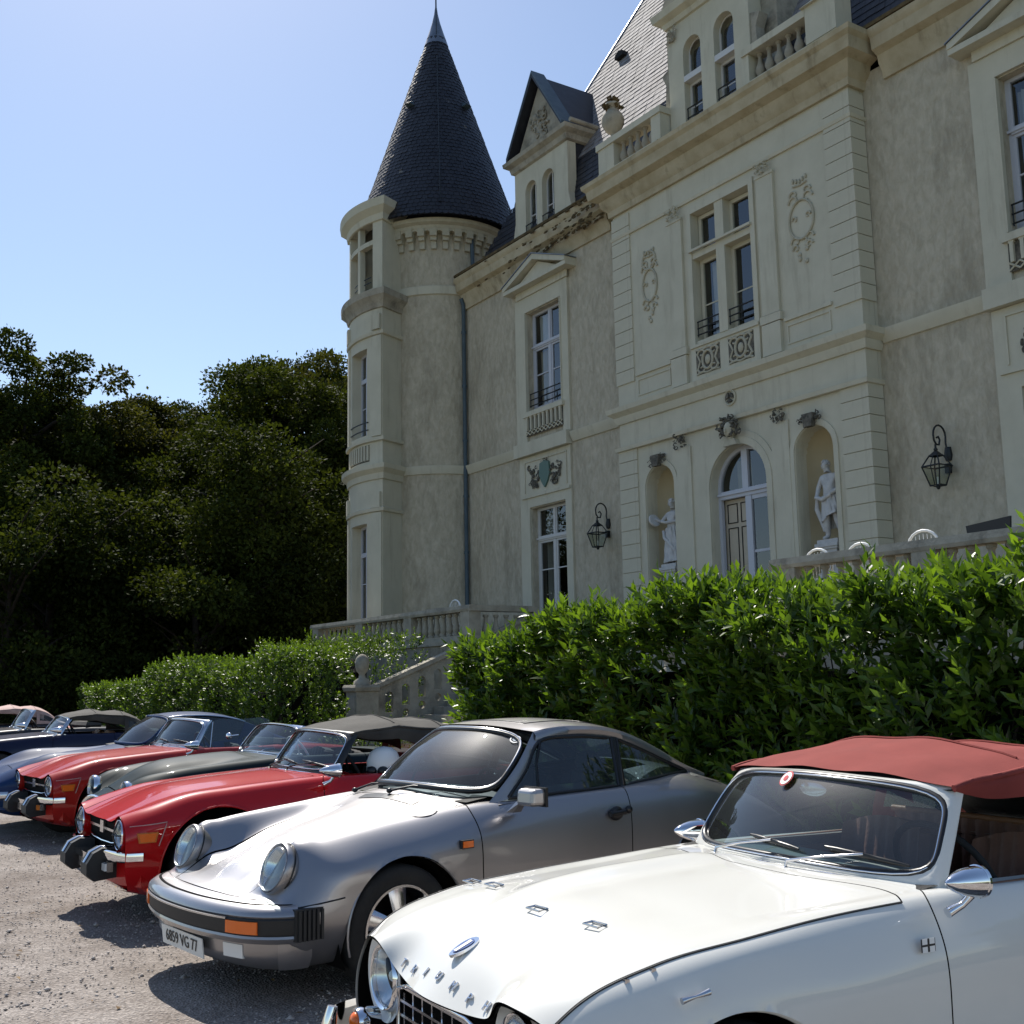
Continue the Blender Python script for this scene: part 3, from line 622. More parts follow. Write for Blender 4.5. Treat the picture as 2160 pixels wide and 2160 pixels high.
for k in range(6): inst(balme, 'baluster', house, (-16.70 + k*.29, YP-.13, 14.79), 0, (1, 1, 1.045))
# urn on the left pier
m = MB().lathe([(0, 0), (.20, 0), (.20, .06), (.08, .12), (.07, .20), (.20, .30), (.29, .46), (.31, .62), (.27, .74), (.16, .84), (.13, .92), (.22, 1.0), (.20, 1.06), (0, 1.08)], (-22.0, YP-.13, 15.62), 14)
part(m, 'urn', 'worn_stone', 50)
m = MB()
for k in range(90):
    a = nr.uniform(0, 6.28); r = nr.uniform(.02, .25); z = 16.55 + nr.uniform(0, .35) * (1 - r*2); p = Vector((-22.0 + r*math.cos(a), YP-.13 + r*math.sin(a), z)); d = Vector(nr.normal(0, 1, 3)).normalized()*.07; e = d.orthogonal().normalized()*.04
    m.add([p-d-e, p+d-e, p+d+e, p-d+e], [(0,1,2,3)])
part(m, 'urn_plant', 'moss')
# ---- the tall stone dormer on the centre (two arched lights)
xa, xb = -19.86, -17.08; AR = [arch(-19.32, -18.70, 14.95, 16.82, 10), arch(-18.24, -17.58, 14.95, 16.82, 10)]
part(MB().holed(rect(xa, xb, 14.62, 18.1), AR, YP-.02, .35), 'dormer_front', 'limestone')
part(MB().box(xa+.01, xb-.01, YP+.34, 21, 17.0, 18.1).box(xa, xa+.1, YP+.331, 21.5, 14.62, 17.0).box(xb-.1, xb, YP+.331, 21.5, 14.62, 17.0), 'dormer_side', 'limestone')
part(MB().box(-20.35, xa-.001, YP+.4, 21, 14.62, 17.9).box(xb+.001, -16.6, YP+.4, 21, 14.62, 17.9), 'dormer_flank', 'worn_stone')
part(MB().sweep([(xa, YP+.5), (xa, YP-.02), (xb, YP-.02), (xb, YP+.5)], [(0, 17.68), (.06, 17.7), (.10, 17.82), (.26, 17.9), (.30, 18.08), (0, 18.1)]), 'dormer_cornice', 'limestone', 30)
part(MB().prism([(xa-.2, 18.101), (xb+.2, 18.101), ((xa+xb)/2, 20.6)], YP-.1, 22), 'dormer_gable', 'worn_stone')
relief('carved_capital', xa+.2, 17.45, .3, .36, YP-.05, 51, 'worn_stone'); relief('carved_capital', xb-.2, 17.45, .3, .36, YP-.05, 52, 'worn_stone')
m = MB()
for p0, sg in ((xa, -1), (xb, 1)):
    m.prism([(p0+sg*.01, 14.7), (p0+sg*.55, 14.7), (p0+sg*.42, 15.1), (p0+sg*.22, 15.5), (p0+sg*.16, 16.3), (p0+sg*.3, 16.6), (p0+sg*.01, 16.7)][::sg], YP+.02, YP+.3)
part(m, 'scroll_bracket', 'worn_stone')
for a in AR:
    x0, x1 = a[0][0], a[1][0]; xm_ = (x0+x1)/2; m = MB(); y = YP+.2; r = (x1-x0)/2
    m.box(x0, x1, YP-.02+.001, YP+.28, 16.05, 16.20); m.box(x0, x0+.06, y-.03, y+.03, 14.95, 16.049); m.box(x1-.06, x1, y-.03, y+.03, 14.95, 16.049); m.box(x0+.061, x1-.061, y-.03, y+.03, 15.98, 16.049); m.box(x0+.061, x1-.061, y-.03, y+.03, 14.95, 15.03)
    o = [(xm_ + r*math.cos(math.pi*i/12), 16.82 + r*math.sin(math.pi*i/12)) for i in range(13)]; i_ = [(xm_ + (r-.05)*math.cos(math.pi*i/12), 16.82 + (r-.05)*math.sin(math.pi*i/12)) for i in range(13)]
    m.add([(p, y-.03, q) for p, q in o] + [(p, y-.03, q) for p, q in i_], [(k, k+1, 14+k, 13+k) for k in range(12)]); m.box(x0, x0+.05, y-.03, y+.03, 16.201, 16.82); m.box(x1-.05, x1, y-.03, y+.03, 16.201, 16.82)
    m.box(x0+.06, x1-.06, y-.01, y+.02, 15.40, 15.425)
    w = part(m, 'window', 'window_wood')
    MB().add([(x0+.05, y, 15), (x1-.05, y, 15), (x1-.05, y, 16), (x0+.05, y, 16)], [(0,1,2,3)]).build('pane', 'house_glass', w)
    MB().add([(x0+.04, y, 16.2), (x1-.04, y, 16.2)] + [(p, y, q) for p, q in i_], [tuple(range(15))]).build('pane', 'house_glass', w)
    guard(x0+.02, x1-.02, 15.1, 15.35, YP+.03, 2)
room(-19.2, -17.7, 15.2, 16.5, YP+.35, 2)
curtain(-19.1, -18.75, 15, 16.0, YP+.4, 'curtain_white'); curtain(-18.0, -17.65, 15, 16.0, YP+.4, 'curtain_white')
m = MB()
for k in range(60): p = (nr.uniform(-20, -16.9), YP - .1 - nr.uniform(0, .3), 14.61 + nr.uniform(0, .10)); s_ = nr.uniform(.03, .10); m.ell(p, (s_, s_*.7, s_*.6), 6, 4)
tag(part(m, 'ledge_moss', 'moss'), kind='stuff')

# ---- roofs: slates are real overlapping pieces, one joined part per roof face
def slates(name, p0, ux, us, H, bounds, rowh, sw, mat, rs):
    nn = ux.cross(us).normalized()
    if nn.y > 0 and abs(nn.y) > .2: nn = -nn
    if nn.z < 0: nn = -nn
    r = random.Random(rs); m = MB(); nrw = int(H / rowh)
    for i in range(nrw + 1):
        v = i * rowh; a, b = bounds(min(v, H)); x = a - (sw/2 if i % 2 else 0)
        v1 = min(v + rowh * 1.12, H + .03)
        while x < b:
            xl, xr = max(a, x), min(b, x + sw - .006)
            if xr - xl > .03:
                l = .010 + r.uniform(0, .010); t = r.uniform(-.008, .008)
                P = [p0 + ux*xl + us*(v+t) + nn*l, p0 + ux*xr + us*(v+t) + nn*(l+r.uniform(0, .005)), p0 + ux*xr + us*v1 + nn*.001, p0 + ux*xl + us*v1 + nn*.001, p0 + ux*xl + us*(v+t) - nn*.005, p0 + ux*xr + us*(v+t) - nn*.005]
                m.add(P, [(0, 1, 2, 3), (4, 5, 1, 0)])
            x += sw
    o = part(m, name, mat); tag(o, kind='stuff'); return o
ZB, ZM, ZT = 14.66, 16.6, 24.0; yb, ym, yt = YW+.12, 18.88, 22.85
XL0, XL1, XL2 = -30.35, -27.9, -25.8; XR0, XR1, XR2 = mir(XL0), mir(XL1), mir(XL2)
m = MB(); P = lambda x, y, z: (x, y, z); YBK = 27.9
core = [(XL0, yb, ZB), (XR0, yb, ZB), (XR0, YBK, ZB), (XL0, YBK, ZB), (XL1, ym, ZM), (XR1, ym, ZM), (XR1, YBK-1.3, ZM), (XL1, YBK-1.3, ZM), (XL2, yt, ZT), (XR2, yt, ZT), (XR2, yt+.8, ZT), (XL2, yt+.8, ZT)]
part(m.add([(x, y+.03, z-.03) for x, y, z in core], [(0,1,5,4),(1,2,6,5),(2,3,7,6),(3,0,4,7),(4,5,9,8),(5,6,10,9),(6,7,11,10),(7,4,8,11),(8,9,10,11)]), 'roof', 'slate')
def plane_slates(A, B, C_, D, rowh, sw, mat, rs):
    A, B, C_, D = map(Vector, (A, B, C_, D)); ux = (B-A).normalized(); up_ = (D - A) - ux*((D-A).dot(ux)); H = up_.length; us = up_.normalized(); L = (B-A).length; dl = (D-A).dot(ux); dr = (C_-A).dot(ux)
    slates('slates', A, ux, us, H, lambda v: (dl*v/H, L + (dr-L)*v/H), rowh, sw, mat, rs)
plane_slates(core[0], core[1], core[5], core[4], .17, .24, 'slate', 1)
plane_slates(core[4], core[5], core[9], core[8], .24, .26, 'slate_sunlit', 2)
part(MB().tube([core[4], core[8]], .05, 8).tube([core[8], core[9]], .07, 8).tube([core[5], core[9]], .05, 8), 'roof_ridge', 'zinc')
part(MB().tube([(XL2, yt, ZT), (XL2, yt, ZT+.5)], .13, 10).tube([(XL2, yt, ZT+.5), (XL2, yt, ZT+1.6)], .035, 8).ell((XL2, yt, ZT+.62), (.14, .14, .14)), 'finial', 'zinc', 50)
part(MB().prism([(-25.5, 20.60), (-25.1, 20.62), (-25.12, 20.76), (-25.3, 20.82), (-25.46, 20.74)], 20.86, 21.4), 'roof_vent', 'interior_dark')
# small dormer on the left wing
xa, xb = -27.62, -24.86; AR = [arch(-27.06, -26.46, 14.92, 16.28, 10), arch(-26.18, -25.56, 14.92, 16.28, 10)]; yd = YW+.02
part(MB().holed([(xa-.22, 14.69), (xb+.22, 14.69), (xb+.10, 15.1), (xb, 15.5), (xb, 17.08), (xa, 17.08), (xa, 15.5), (xa-.10, 15.1)], AR, yd, .3), 'dormer_front', 'limestone')
m = MB(); m.box(xa+.02, xa+.12, yd+.301, 20.6, 15, 17.08).box(xb-.12, xb-.02, yd+.301, 20.6, 15, 17.08); part(m, 'dormer_cheek', 'slate')
part(MB().sweep([(xa, 20.2), (xa, yd), (xb, yd), (xb, 20.2)], [(0, 17.06), (.08, 17.10), (.12, 17.25), (.26, 17.34), (.28, 17.46), (0, 17.48)]), 'dormer_cornice', 'worn_stone', 30)
xm_ = (xa+xb)/2
part(MB().prism([(xa+.12, 17.481), (xb-.12, 17.481), (xm_, 19.45)], yd+.02, yd+.25), 'dormer_gable', 'worn_stone')
relief('carved_gable', xm_, 18.2, .8, .9, yd+.02, 71, 'worn_stone', 16, .05)
for sg, mt in ((-1, 'slate'), (1, 'slate')):
    e = xm_ + sg*(xb-xa)/2*1.08
    m = MB(); A_ = [(e, yd-.25, 17.49), (xm_, yd-.25, 19.72), (xm_, 22.2, 19.72), (e, 20.9, 17.49)]
    m.add([tuple(p) for p in A_] + [(p[0], p[1], p[2]-.10) for p in A_], [(0,1,2,3), (7,6,5,4), (0,4,5,1), (1,5,6,2), (2,6,7,3), (3,7,4,0)]); part(m, 'dormer_roof', mt)
    c = MB(); c.hexa([(e-sg*.02, yd-.26, 17.50), (xm_, yd-.26, 19.735), (xm_, yd+.22, 19.735), (e-sg*.02, yd+.22, 17.50), (e-sg*.02, yd-.26, 17.60), (xm_, yd-.26, 19.835), (xm_, yd+.22, 19.835), (e-sg*.02, yd+.22, 17.60)]); part(c, 'dormer_coping', 'zinc_blue')
part(MB().tube([(xb+.30, yd-.1, 17.56), (xb+.30, 20.6, 17.50)], .07, 8), 'dormer_gutter', 'worn_stone')
for a in AR:
    x0, x1 = a[0][0], a[1][0]; xq = (x0+x1)/2; m = MB(); y = yd+.2; r = (x1-x0)/2
    o = arch(x0, x1, 14.92, 16.28, 12); i_ = arch(x0+.045, x1-.045, 14.97, 16.28, 12)
    k = len(o); m.add([(p, y-.03, q) for p, q in o] + [(p, y-.03, q) for p, q in i_] + [(p, y+.03, q) for p, q in i_], [f for j in range(k) for f in ((j, (j+1) % k, k+(j+1) % k, k+j), (k+j, k+(j+1) % k, 2*k+(j+1) % k, 2*k+j))])
    m.box(xq-.02, xq+.02, y-.02, y+.02, 14.97, 16.28+r-.045); m.box(x0+.04, x1-.04, y-.02, y+.018, 15.55, 15.58)
    w = part(m, 'window', 'window_wood'); MB().add([(p, y, q) for p, q in i_], [tuple(range(k))]).build('pane', 'house_glass', w)
    guard(x0+.02, x1-.02, 15.02, 15.22, yd-.02, 2)
room(-26.9, -25.7, 15.3, 16.4, yd+.31, 1.2)

# ---- round tower
TX, TY = -32.75, 18.64; RT, RB = 2.10, 3.05
def awall(name, r, a0, a1, z0, z1, holes, mat, depth=.3, n=None):
    # cylindrical wall with rectangular openings given as (angle0, angle1, z0, z1)
    A = sorted(set([a0, a1] + [h[0] for h in holes] + [h[1] for h in holes])); A2 = []
    for p, q in zip(A[:-1], A[1:]): k = max(1, int(math.ceil((q-p)/3.0))); A2 += [p + (q-p)*i/k for i in range(k)]
    A2.append(a1); Z = sorted(set([z0, z1] + [h[2] for h in holes] + [h[3] for h in holes])); m = MB()
    def pt(a, z, rr): return (TX + rr*math.sin(R_(a)), TY - rr*math.cos(R_(a)), z)
    g = [[pt(a, z, r) for z in Z] for a in A2]
    sk = np.zeros((len(A2)-1, len(Z)-1), bool)
    for i in range(len(A2)-1):
        for j in range(len(Z)-1):
            am = (A2[i]+A2[i+1])/2; zm = (Z[j]+Z[j+1])/2; sk[i, j] = any(h[0] < am < h[1] and h[2] < zm < h[3] for h in holes)
    m.grid(g, sk)
    for h in holes:
        aa = [a for a in A2 if h[0]-1e-6 <= a <= h[1]+1e-6]
        m.add([pt(h[0], h[2], r), pt(h[0], h[3], r), pt(h[0], h[3], r-depth), pt(h[0], h[2], r-depth)], [(0,1,2,3)]); m.add([pt(h[1], h[2], r), pt(h[1], h[3], r), pt(h[1], h[3], r-depth), pt(h[1], h[2], r-depth)], [(0,1,2,3)])
        for z in (h[2], h[3]): m.grid([[pt(a, z, r), pt(a, z, r-depth)] for a in aa])
    part(m, name, mat, 30); return m
awall('tower_wall', RT, -180, 180, -.5, 16.5, [], 'stucco')
def ringp(name, r, a0, a1, prof, mat, n=40): part(MB().sweep(cyl_path(a0, a1, r, TX, TY, n), prof), name, mat, 30)
ringp('tower_band', RT, 24, 120, [(0, 8.15), (.05, 8.16), (.10, 8.36), (.10, 8.42), (0, 8.44)], 'limestone')
ringp('tower_band', RT, 24, 120, [(0, 14.10), (.06, 14.12), (.07, 14.38), (0, 14.42)], 'limestone')
ringp('tower_cornice', RT+.28, 24, 150, [(-.3, 16.28), (0, 16.28), (.02, 16.38), (.16, 16.44), (.20, 16.56), (-.3, 16.60)], 'carved_pale', 50)
cb = MB().box(-.115, .115, -.30, .02, .36, .62).box(-.10, .10, -.20, .02, .24, .36).box(-.085, .085, -.10, .02, -.02, .24)
cbm = cb.mesh('corbel', 'carved_pale'); hd = MB()
am = MB(); nA = 6                                       # small arch between corbels: spandrel plate with a round notch
pts = [(-.23, .62), (-.23, .62)]
am.add([(-.23, -.26, .64), (.23, -.26, .64), (.23, -.26, .40), (.115, -.26, .40)] + [(.115*math.cos(math.pi*i/8), -.26, .42 + .13*math.sin(math.pi*i/8)) for i in range(9)] + [(-.115, -.26, .40), (-.23, -.26, .40)], [(0, 1, 2, 3, 4, 5, 6, 7, 8), (0, 8, 9, 10, 11, 12, 13, 14)])
am.add([(.115*math.cos(math.pi*i/8), -.26, .42 + .13*math.sin(math.pi*i/8)) for i in range(9)] + [(.115*math.cos(math.pi*i/8), .02, .42 + .13*math.sin(math.pi*i/8)) for i in range(9)], [(i, i+1, i+10, i+9) for i in range(8)])
amm = am.mesh('corbel_arch', 'carved_pale')
for k in range(12):
    a = 26.5 + 10*k
    rr = RT; inst(cbm, 'corbel', house, (TX + rr*math.sin(R_(a)), TY - rr*math.cos(R_(a)), 15.66), R_(a))
    a += 5; inst(amm, 'corbel_arch', house, (TX + rr*math.sin(R_(a)), TY - rr*math.cos(R_(a)), 15.66), R_(a), (.97, 1, 1))
# bay with windows
BA = 24.0; gw = (-10.5, 10.5)
HB = [(gw[0], gw[1], FL+.3, 6.60), (gw[0], gw[1], 9.45, 12.32), (-16, 16, 14.28, 16.55)]
awall('bay_wall', RB, -BA, BA, -.5, 16.62, HB, 'limestone', .38)
for sg in (-1, 1):
    a = sg*BA; m = MB(); p = lambda r, z: (TX + r*math.sin(R_(a)), TY - r*math.cos(R_(a)), z)
    part(m.add([p(RT-.05, -.5), p(RB, -.5), p(RB, 16.62), p(RT-.05, 16.62)], [(0,1,2,3)]), 'bay_side', 'limestone')
for z, mt, pf in ((0, 'limestone', [(0, 7.95), (.05, 7.97), (.08, 8.15), (.22, 8.28), (.24, 8.42), (0, 8.47)]), (0, 'worn_stone', [(0, 13.55), (.05, 13.57), (.10, 13.75), (.26, 13.92), (.28, 14.12), (.0, 14.2)]), (0, 'limestone', [(0, 12.66), (.07, 12.68), (.09, 12.78), (0, 12.82)]), (0, 'limestone', [(0, 6.92), (.07, 6.94), (.09, 7.04), (0, 7.08)]), (0, 'limestone', [(0, 9.18), (.09, 9.2), (.10, 9.30), (0, 9.34)]),
                  (0, 'limestone', [(0, 16.50), (.06, 16.52), (.10, 16.72), (.28, 16.90), (.32, 17.16), (0, 17.22)])):
    r = RB; aa = R_(BA+.3); pth = [(TX + (RT-.02)*math.sin(-aa), TY - (RT-.02)*math.cos(-aa))] + cyl_path(-BA-.3, BA+.3, RB, TX, TY, 20) + [(TX + (RT-.02)*math.sin(aa), TY - (RT-.02)*math.cos(aa))]
    part(MB().sweep(pth, pf), 'bay_cornice', mt, 30)
m = MB(); pth = cyl_path(-BA, BA, RB, TX, TY, 16)        # lead cover of the bay
part(m.add([(x, y, 17.22) for x, y in pth] + [(TX, TY, 18.6)], [(i, i+1, 17) for i in range(16)] + [(0, 17, 16)]), 'bay_roof', 'zinc')
def bwin(a0, a1, z0, z1, ztr, r, bars, cur):
    m = MB()
    def seg(aa, ab, za, zb, r0=r+.03, r1=r-.05):
        k = 4; P = []
        for i in range(k+1):
            a = R_(aa + (ab-aa)*i/k); s_, c_ = math.sin(a), math.cos(a)
            P.append([(TX + r0*s_, TY - r0*c_, za), (TX + r0*s_, TY - r0*c_, zb), (TX + r1*s_, TY - r1*c_, zb), (TX + r1*s_, TY - r1*c_, za), (TX + r0*s_, TY - r0*c_, za)])
        m.grid(P); m.add([P[0][j] for j in range(4)], [(0,1,2,3)]); m.add([P[-1][j] for j in range(4)], [(3,2,1,0)])
    d = 1.4; mid = (a0+a1)/2
    seg(a0, a0+d, z0, z1); seg(a1-d, a1, z0, z1); seg(a0+d, a1-d, z1-.08, z1); seg(a0+d, a1-d, z0, z0+.12); seg(a0+d, a1-d, ztr-.07, ztr+.07, r+.05); seg(mid-.9, mid+.9, z0+.1, z1-.08)
    for b in bars: seg(a0+d, a1-d, b-.016, b+.016, r+.01, r-.02)
    w = part(m, 'window', 'window_lilac')
    for pa, pb in ((a0+d, mid-.9), (mid+.9, a1-d)):
        for za, zb in ((z0+.12, ztr-.07), (ztr+.07, z1-.08)):
            P = [(TX + (r-.01)*math.sin(R_(q)), TY - (r-.01)*math.cos(R_(q)), zz) for q, zz in ((pa, za), (pb, za), (pb, zb), (pa, zb))]; MB().add(P, [(0,1,2,3)]).build('pane', 'house_glass', w)
    g = [[(TX + (r-.35)*math.sin(R_(q)), TY - (r-.35 + .03*math.sin(q*2.6))*math.cos(R_(q)), zz) for zz in (z0, z1)] for q in np.linspace(a0-3, a0+(a1-a0)*cur, 14)]
    part(MB().grid(g), 'curtain', 'curtain', 60)
bwin(*HB[0], 5.68, RB-.34, (4.75,), .8); bwin(*HB[1], 11.42, RB-.34, (10.5,), .45)
a = 0; m = MB(); 
for z in (14.28,): pass
def rseg(m, aa, ab, za, zb, r0, r1):
    P = []
    for i in range(5):
        q = R_(aa + (ab-aa)*i/4); s_, c_ = math.sin(q), math.cos(q); P.append([(TX + r0*s_, TY - r0*c_, za), (TX + r0*s_, TY - r0*c_, zb), (TX + r1*s_, TY - r1*c_, zb), (TX + r1*s_, TY - r1*c_, za), (TX + r0*s_, TY - r0*c_, za)])
    m.grid(P); m.add([P[0][j] for j in range(4)], [(0,1,2,3)]); m.add([P[-1][j] for j in range(4)], [(3,2,1,0)])
m = MB(); rseg(m, -1.6, 1.6, 14.28, 16.55, RB-.03, RB-.22); rseg(m, -16, 16, 15.78, 15.94, RB-.02, RB-.24); part(m, 'stone_cross', 'limestone')
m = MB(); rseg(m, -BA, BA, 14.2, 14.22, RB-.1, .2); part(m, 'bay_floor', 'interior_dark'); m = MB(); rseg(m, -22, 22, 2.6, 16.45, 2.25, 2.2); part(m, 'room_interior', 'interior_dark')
for q in (-12, 4): guard_m = MB(); rseg(guard_m, q, q+8, 14.55, 14.57, RB-.1, RB-.12); rseg(guard_m, q, q+8, 14.72, 14.74, RB-.1, RB-.12); part(guard_m, 'window_guard', 'iron')
m = MB(); rseg(m, -12, 12, 9.60, 9.63, RB+.03, RB+.0); rseg(m, -12, 12, 9.85, 9.88, RB+.03, RB+.0); part(m, 'window_guard', 'iron')
ub = MB().box(-.035, .035, -.05, 0, 0, .48).mesh('baluster', 'limestone')
m = MB(); rseg(m, -13, 13, 8.58, 9.12, RB+.006, RB+.001); part(m, 'balustrade_backing', 'carved_dark')  # dark sheet on the bay face, shade between the balusters as colour
for k in range(9): q = -12 + 3*k; inst(ub, 'baluster', house, (TX + (RB+.006)*math.sin(R_(q)), TY - (RB+.006)*math.cos(R_(q)), 8.62), R_(q))
m = MB()
for q in (-19.5, 19.5):
    for za, zb in ((FL, 6.9), (9.36, 12.64)): rseg(m, q-4, q+4, za, zb, RB+.05, RB)
    for zz in (7.3, 13.1): rseg(m, q-3.4, q+3.4, zz-.25, zz+.25, RB+.09, RB)
part(m, 'bay_pilaster', 'limestone')
# bracket-shaped cornice of the far bay, seen in profile
for a in (-62,):
    P = [(.0, 14.3), (.22, 14.7), (.45, 15.2), (.55, 15.7), (.62, 15.75), (.70, 16.0), (0, 16.1)]
    part(MB().sweep(cyl_path(a-14, a+14, RT+.45, TX, TY, 8), P), 'bay_cornice', 'worn_stone', 30); awall('bay_wall', RT+.45, a-14, a+14, 2, 16, [], 'limestone')
# cone
cone = [(2.86, 16.58), (2.62, 17.5), (2.25, 18.56), (1.12, 21.9), (.36, 24.15)]
cone2 = [(r-.03, z-.02) for r, z in cone]
part(MB().lathe(cone2, (TX, TY, 0), 64), 'cone_roof', 'slate', 30)
m = MB(); r_ = random.Random(5); zs = 16.56; i = 0
def conr(z):
    for (r0, z0), (r1, z1) in zip(cone[:-1], cone[1:]):
        if z <= z1: return r0 + (r1-r0)*(z-z0)/(z1-z0)
    return cone[-1][0]
while zs < 24.1:
    r0 = conr(zs); r1 = conr(min(24.15, zs+.17)); n = max(10, int(2*math.pi*r0/.19)); ph = (i % 2)*.5
    for k in range(n):
        a0 = 2*math.pi*(k+ph)/n + .015/r0*.2; a1 = 2*math.pi*(k+1+ph)/n - .008/r0; l = .012 + r_.uniform(0, .012); t = r_.uniform(-.01, .01)
        mm = lambda a, r, z: (TX + r*math.cos(a), TY + r*math.sin(a), z)
        am_ = (a0+a1)/2
        m.add([mm(a0, r0+l, zs+t+.03), mm(am_, r0+l+.004, zs+t), mm(a1, r0+l, zs+t+.03), mm(a1, r1+.002, zs+.19), mm(a0, r1+.002, zs+.19), mm(a0, r0-.01, zs+t+.03), mm(am_, r0-.01, zs+t), mm(a1, r0-.01, zs+t+.03)], [(0,1,2,3,4), (5,6,1,0), (6,7,2,1)])
    zs += .145; i += 1
tag(part(m, 'slates', 'slate'), kind='stuff')
part(MB().lathe([(.44, 24.02), (.40, 24.15), (.27, 24.55), (.15, 24.95), (.07, 25.3), (.03, 25.6), (.02, 27.2), (0, 27.25)], (TX, TY, 0), 16), 'finial', 'zinc', 50)
m = MB()                                                # lightning conductor with its stand-offs
ca = R_(152); rp = lambda r, z: (TX + r*math.cos(R_(0)-R_(28)), TY + r*math.sin(R_(0)-R_(28)), z)
pth = [rp(conr(z) + o, z) for z, o in ((23.3, .05), (23.0, .30), (22.2, .20), (21.2, .12), (20.2, .30), (19.2, .22), (18.0, .30), (17.0, .05))]
m.tube(pth, .02, 5)
for z, o in ((23.0, .30), (21.2, .12), (20.2, .30), (18.0, .30)): m.tube([rp(conr(z), z), rp(conr(z) + o, z)], .015, 5)
m.tube([(TX, TY, 25.75), (TX+.35, TY-.2, 25.72), (TX+.37, TY-.2, 24.3)], .015, 5)
part(m, 'lightning_conductor', 'iron')
for q in (20, 105):
    z = 21.2; rr = conr(z); c_ = (TX + rr*math.sin(R_(q)), TY - rr*math.cos(R_(q)), z); v = Vector((math.sin(R_(q)), -math.cos(R_(q)), 0)); t = Vector((v.y, -v.x, 0)); c_ = Vector(c_)
    part(MB().add([c_ - t*.16 - v*.05, c_ + t*.16 - v*.05, c_ + v*.22 + Vector((0,0,.05)) + t*.12, c_ + v*.22 + Vector((0,0,.05)) - t*.12, c_ + Vector((0, 0, .3)) - v*.12], [(0,3,4), (3,2,4), (2,1,4), (0,1,2,3)]), 'roof_vent', 'zinc_blue')
m = MB()                                                # small roof light low on the cone's right
# ---- downpipe in the angle between tower and wing
m = MB(); px, py = -30.58, YW-.12
m.tube([(px, py, FL-.5), (px, py, 13.75), (px+.05, py-.12, 13.95)], .065, 10)
for z in (5.6, 7.4, 9.2, 11.0, 12.8): m.tube([(px, py, z), (px, py, z+.08)], .082, 10)
part(m, 'downpipe', 'zinc_blue', 40)
q = R_(90); part(MB().tube([(TX + (RT+.12)*math.sin(q), TY - (RT+.12)*math.cos(q), 16.28), (TX + (RT+.10)*math.sin(q+.03), TY - (RT+.1)*math.cos(q+.03), 14.62)], .065, 10), 'downpipe', 'zinc_blue', 40)
# ============================================================ statues, lanterns
def bake(o):
    dg = bpy.context.evaluated_depsgraph_get(); me = bpy.data.meshes.new_from_object(o.evaluated_get(dg)); o.modifiers.clear(); o.data = me; return o
def skin_body(name, pts, edges, rad, mat, parent, root=0, sub=2):
    b = BASE.get(parent.name, (0,0,0))
    me = bpy.data.meshes.new(name); me.from_pydata([(p[0]-b[0], p[1]-b[1], p[2]-b[2]) for p in pts], edges, []); me.materials.append(MAT[mat])
    o = bpy.data.objects.new(name, me); COL.objects.link(o); o.parent = parent
    sk = o.modifiers.new('skin', 'SKIN'); sk.use_smooth_shade = True
    for i, r in enumerate(rad): me.skin_vertices[0].data[i].radius = (r, r) if not hasattr(r, '__len__') else r
    me.skin_vertices[0].data[root].use_root = True
    s = o.modifiers.new('sub', 'SUBSURF'); s.levels = sub; s.render_levels = sub
    bpy.context.view_layer.update(); return bake(o)
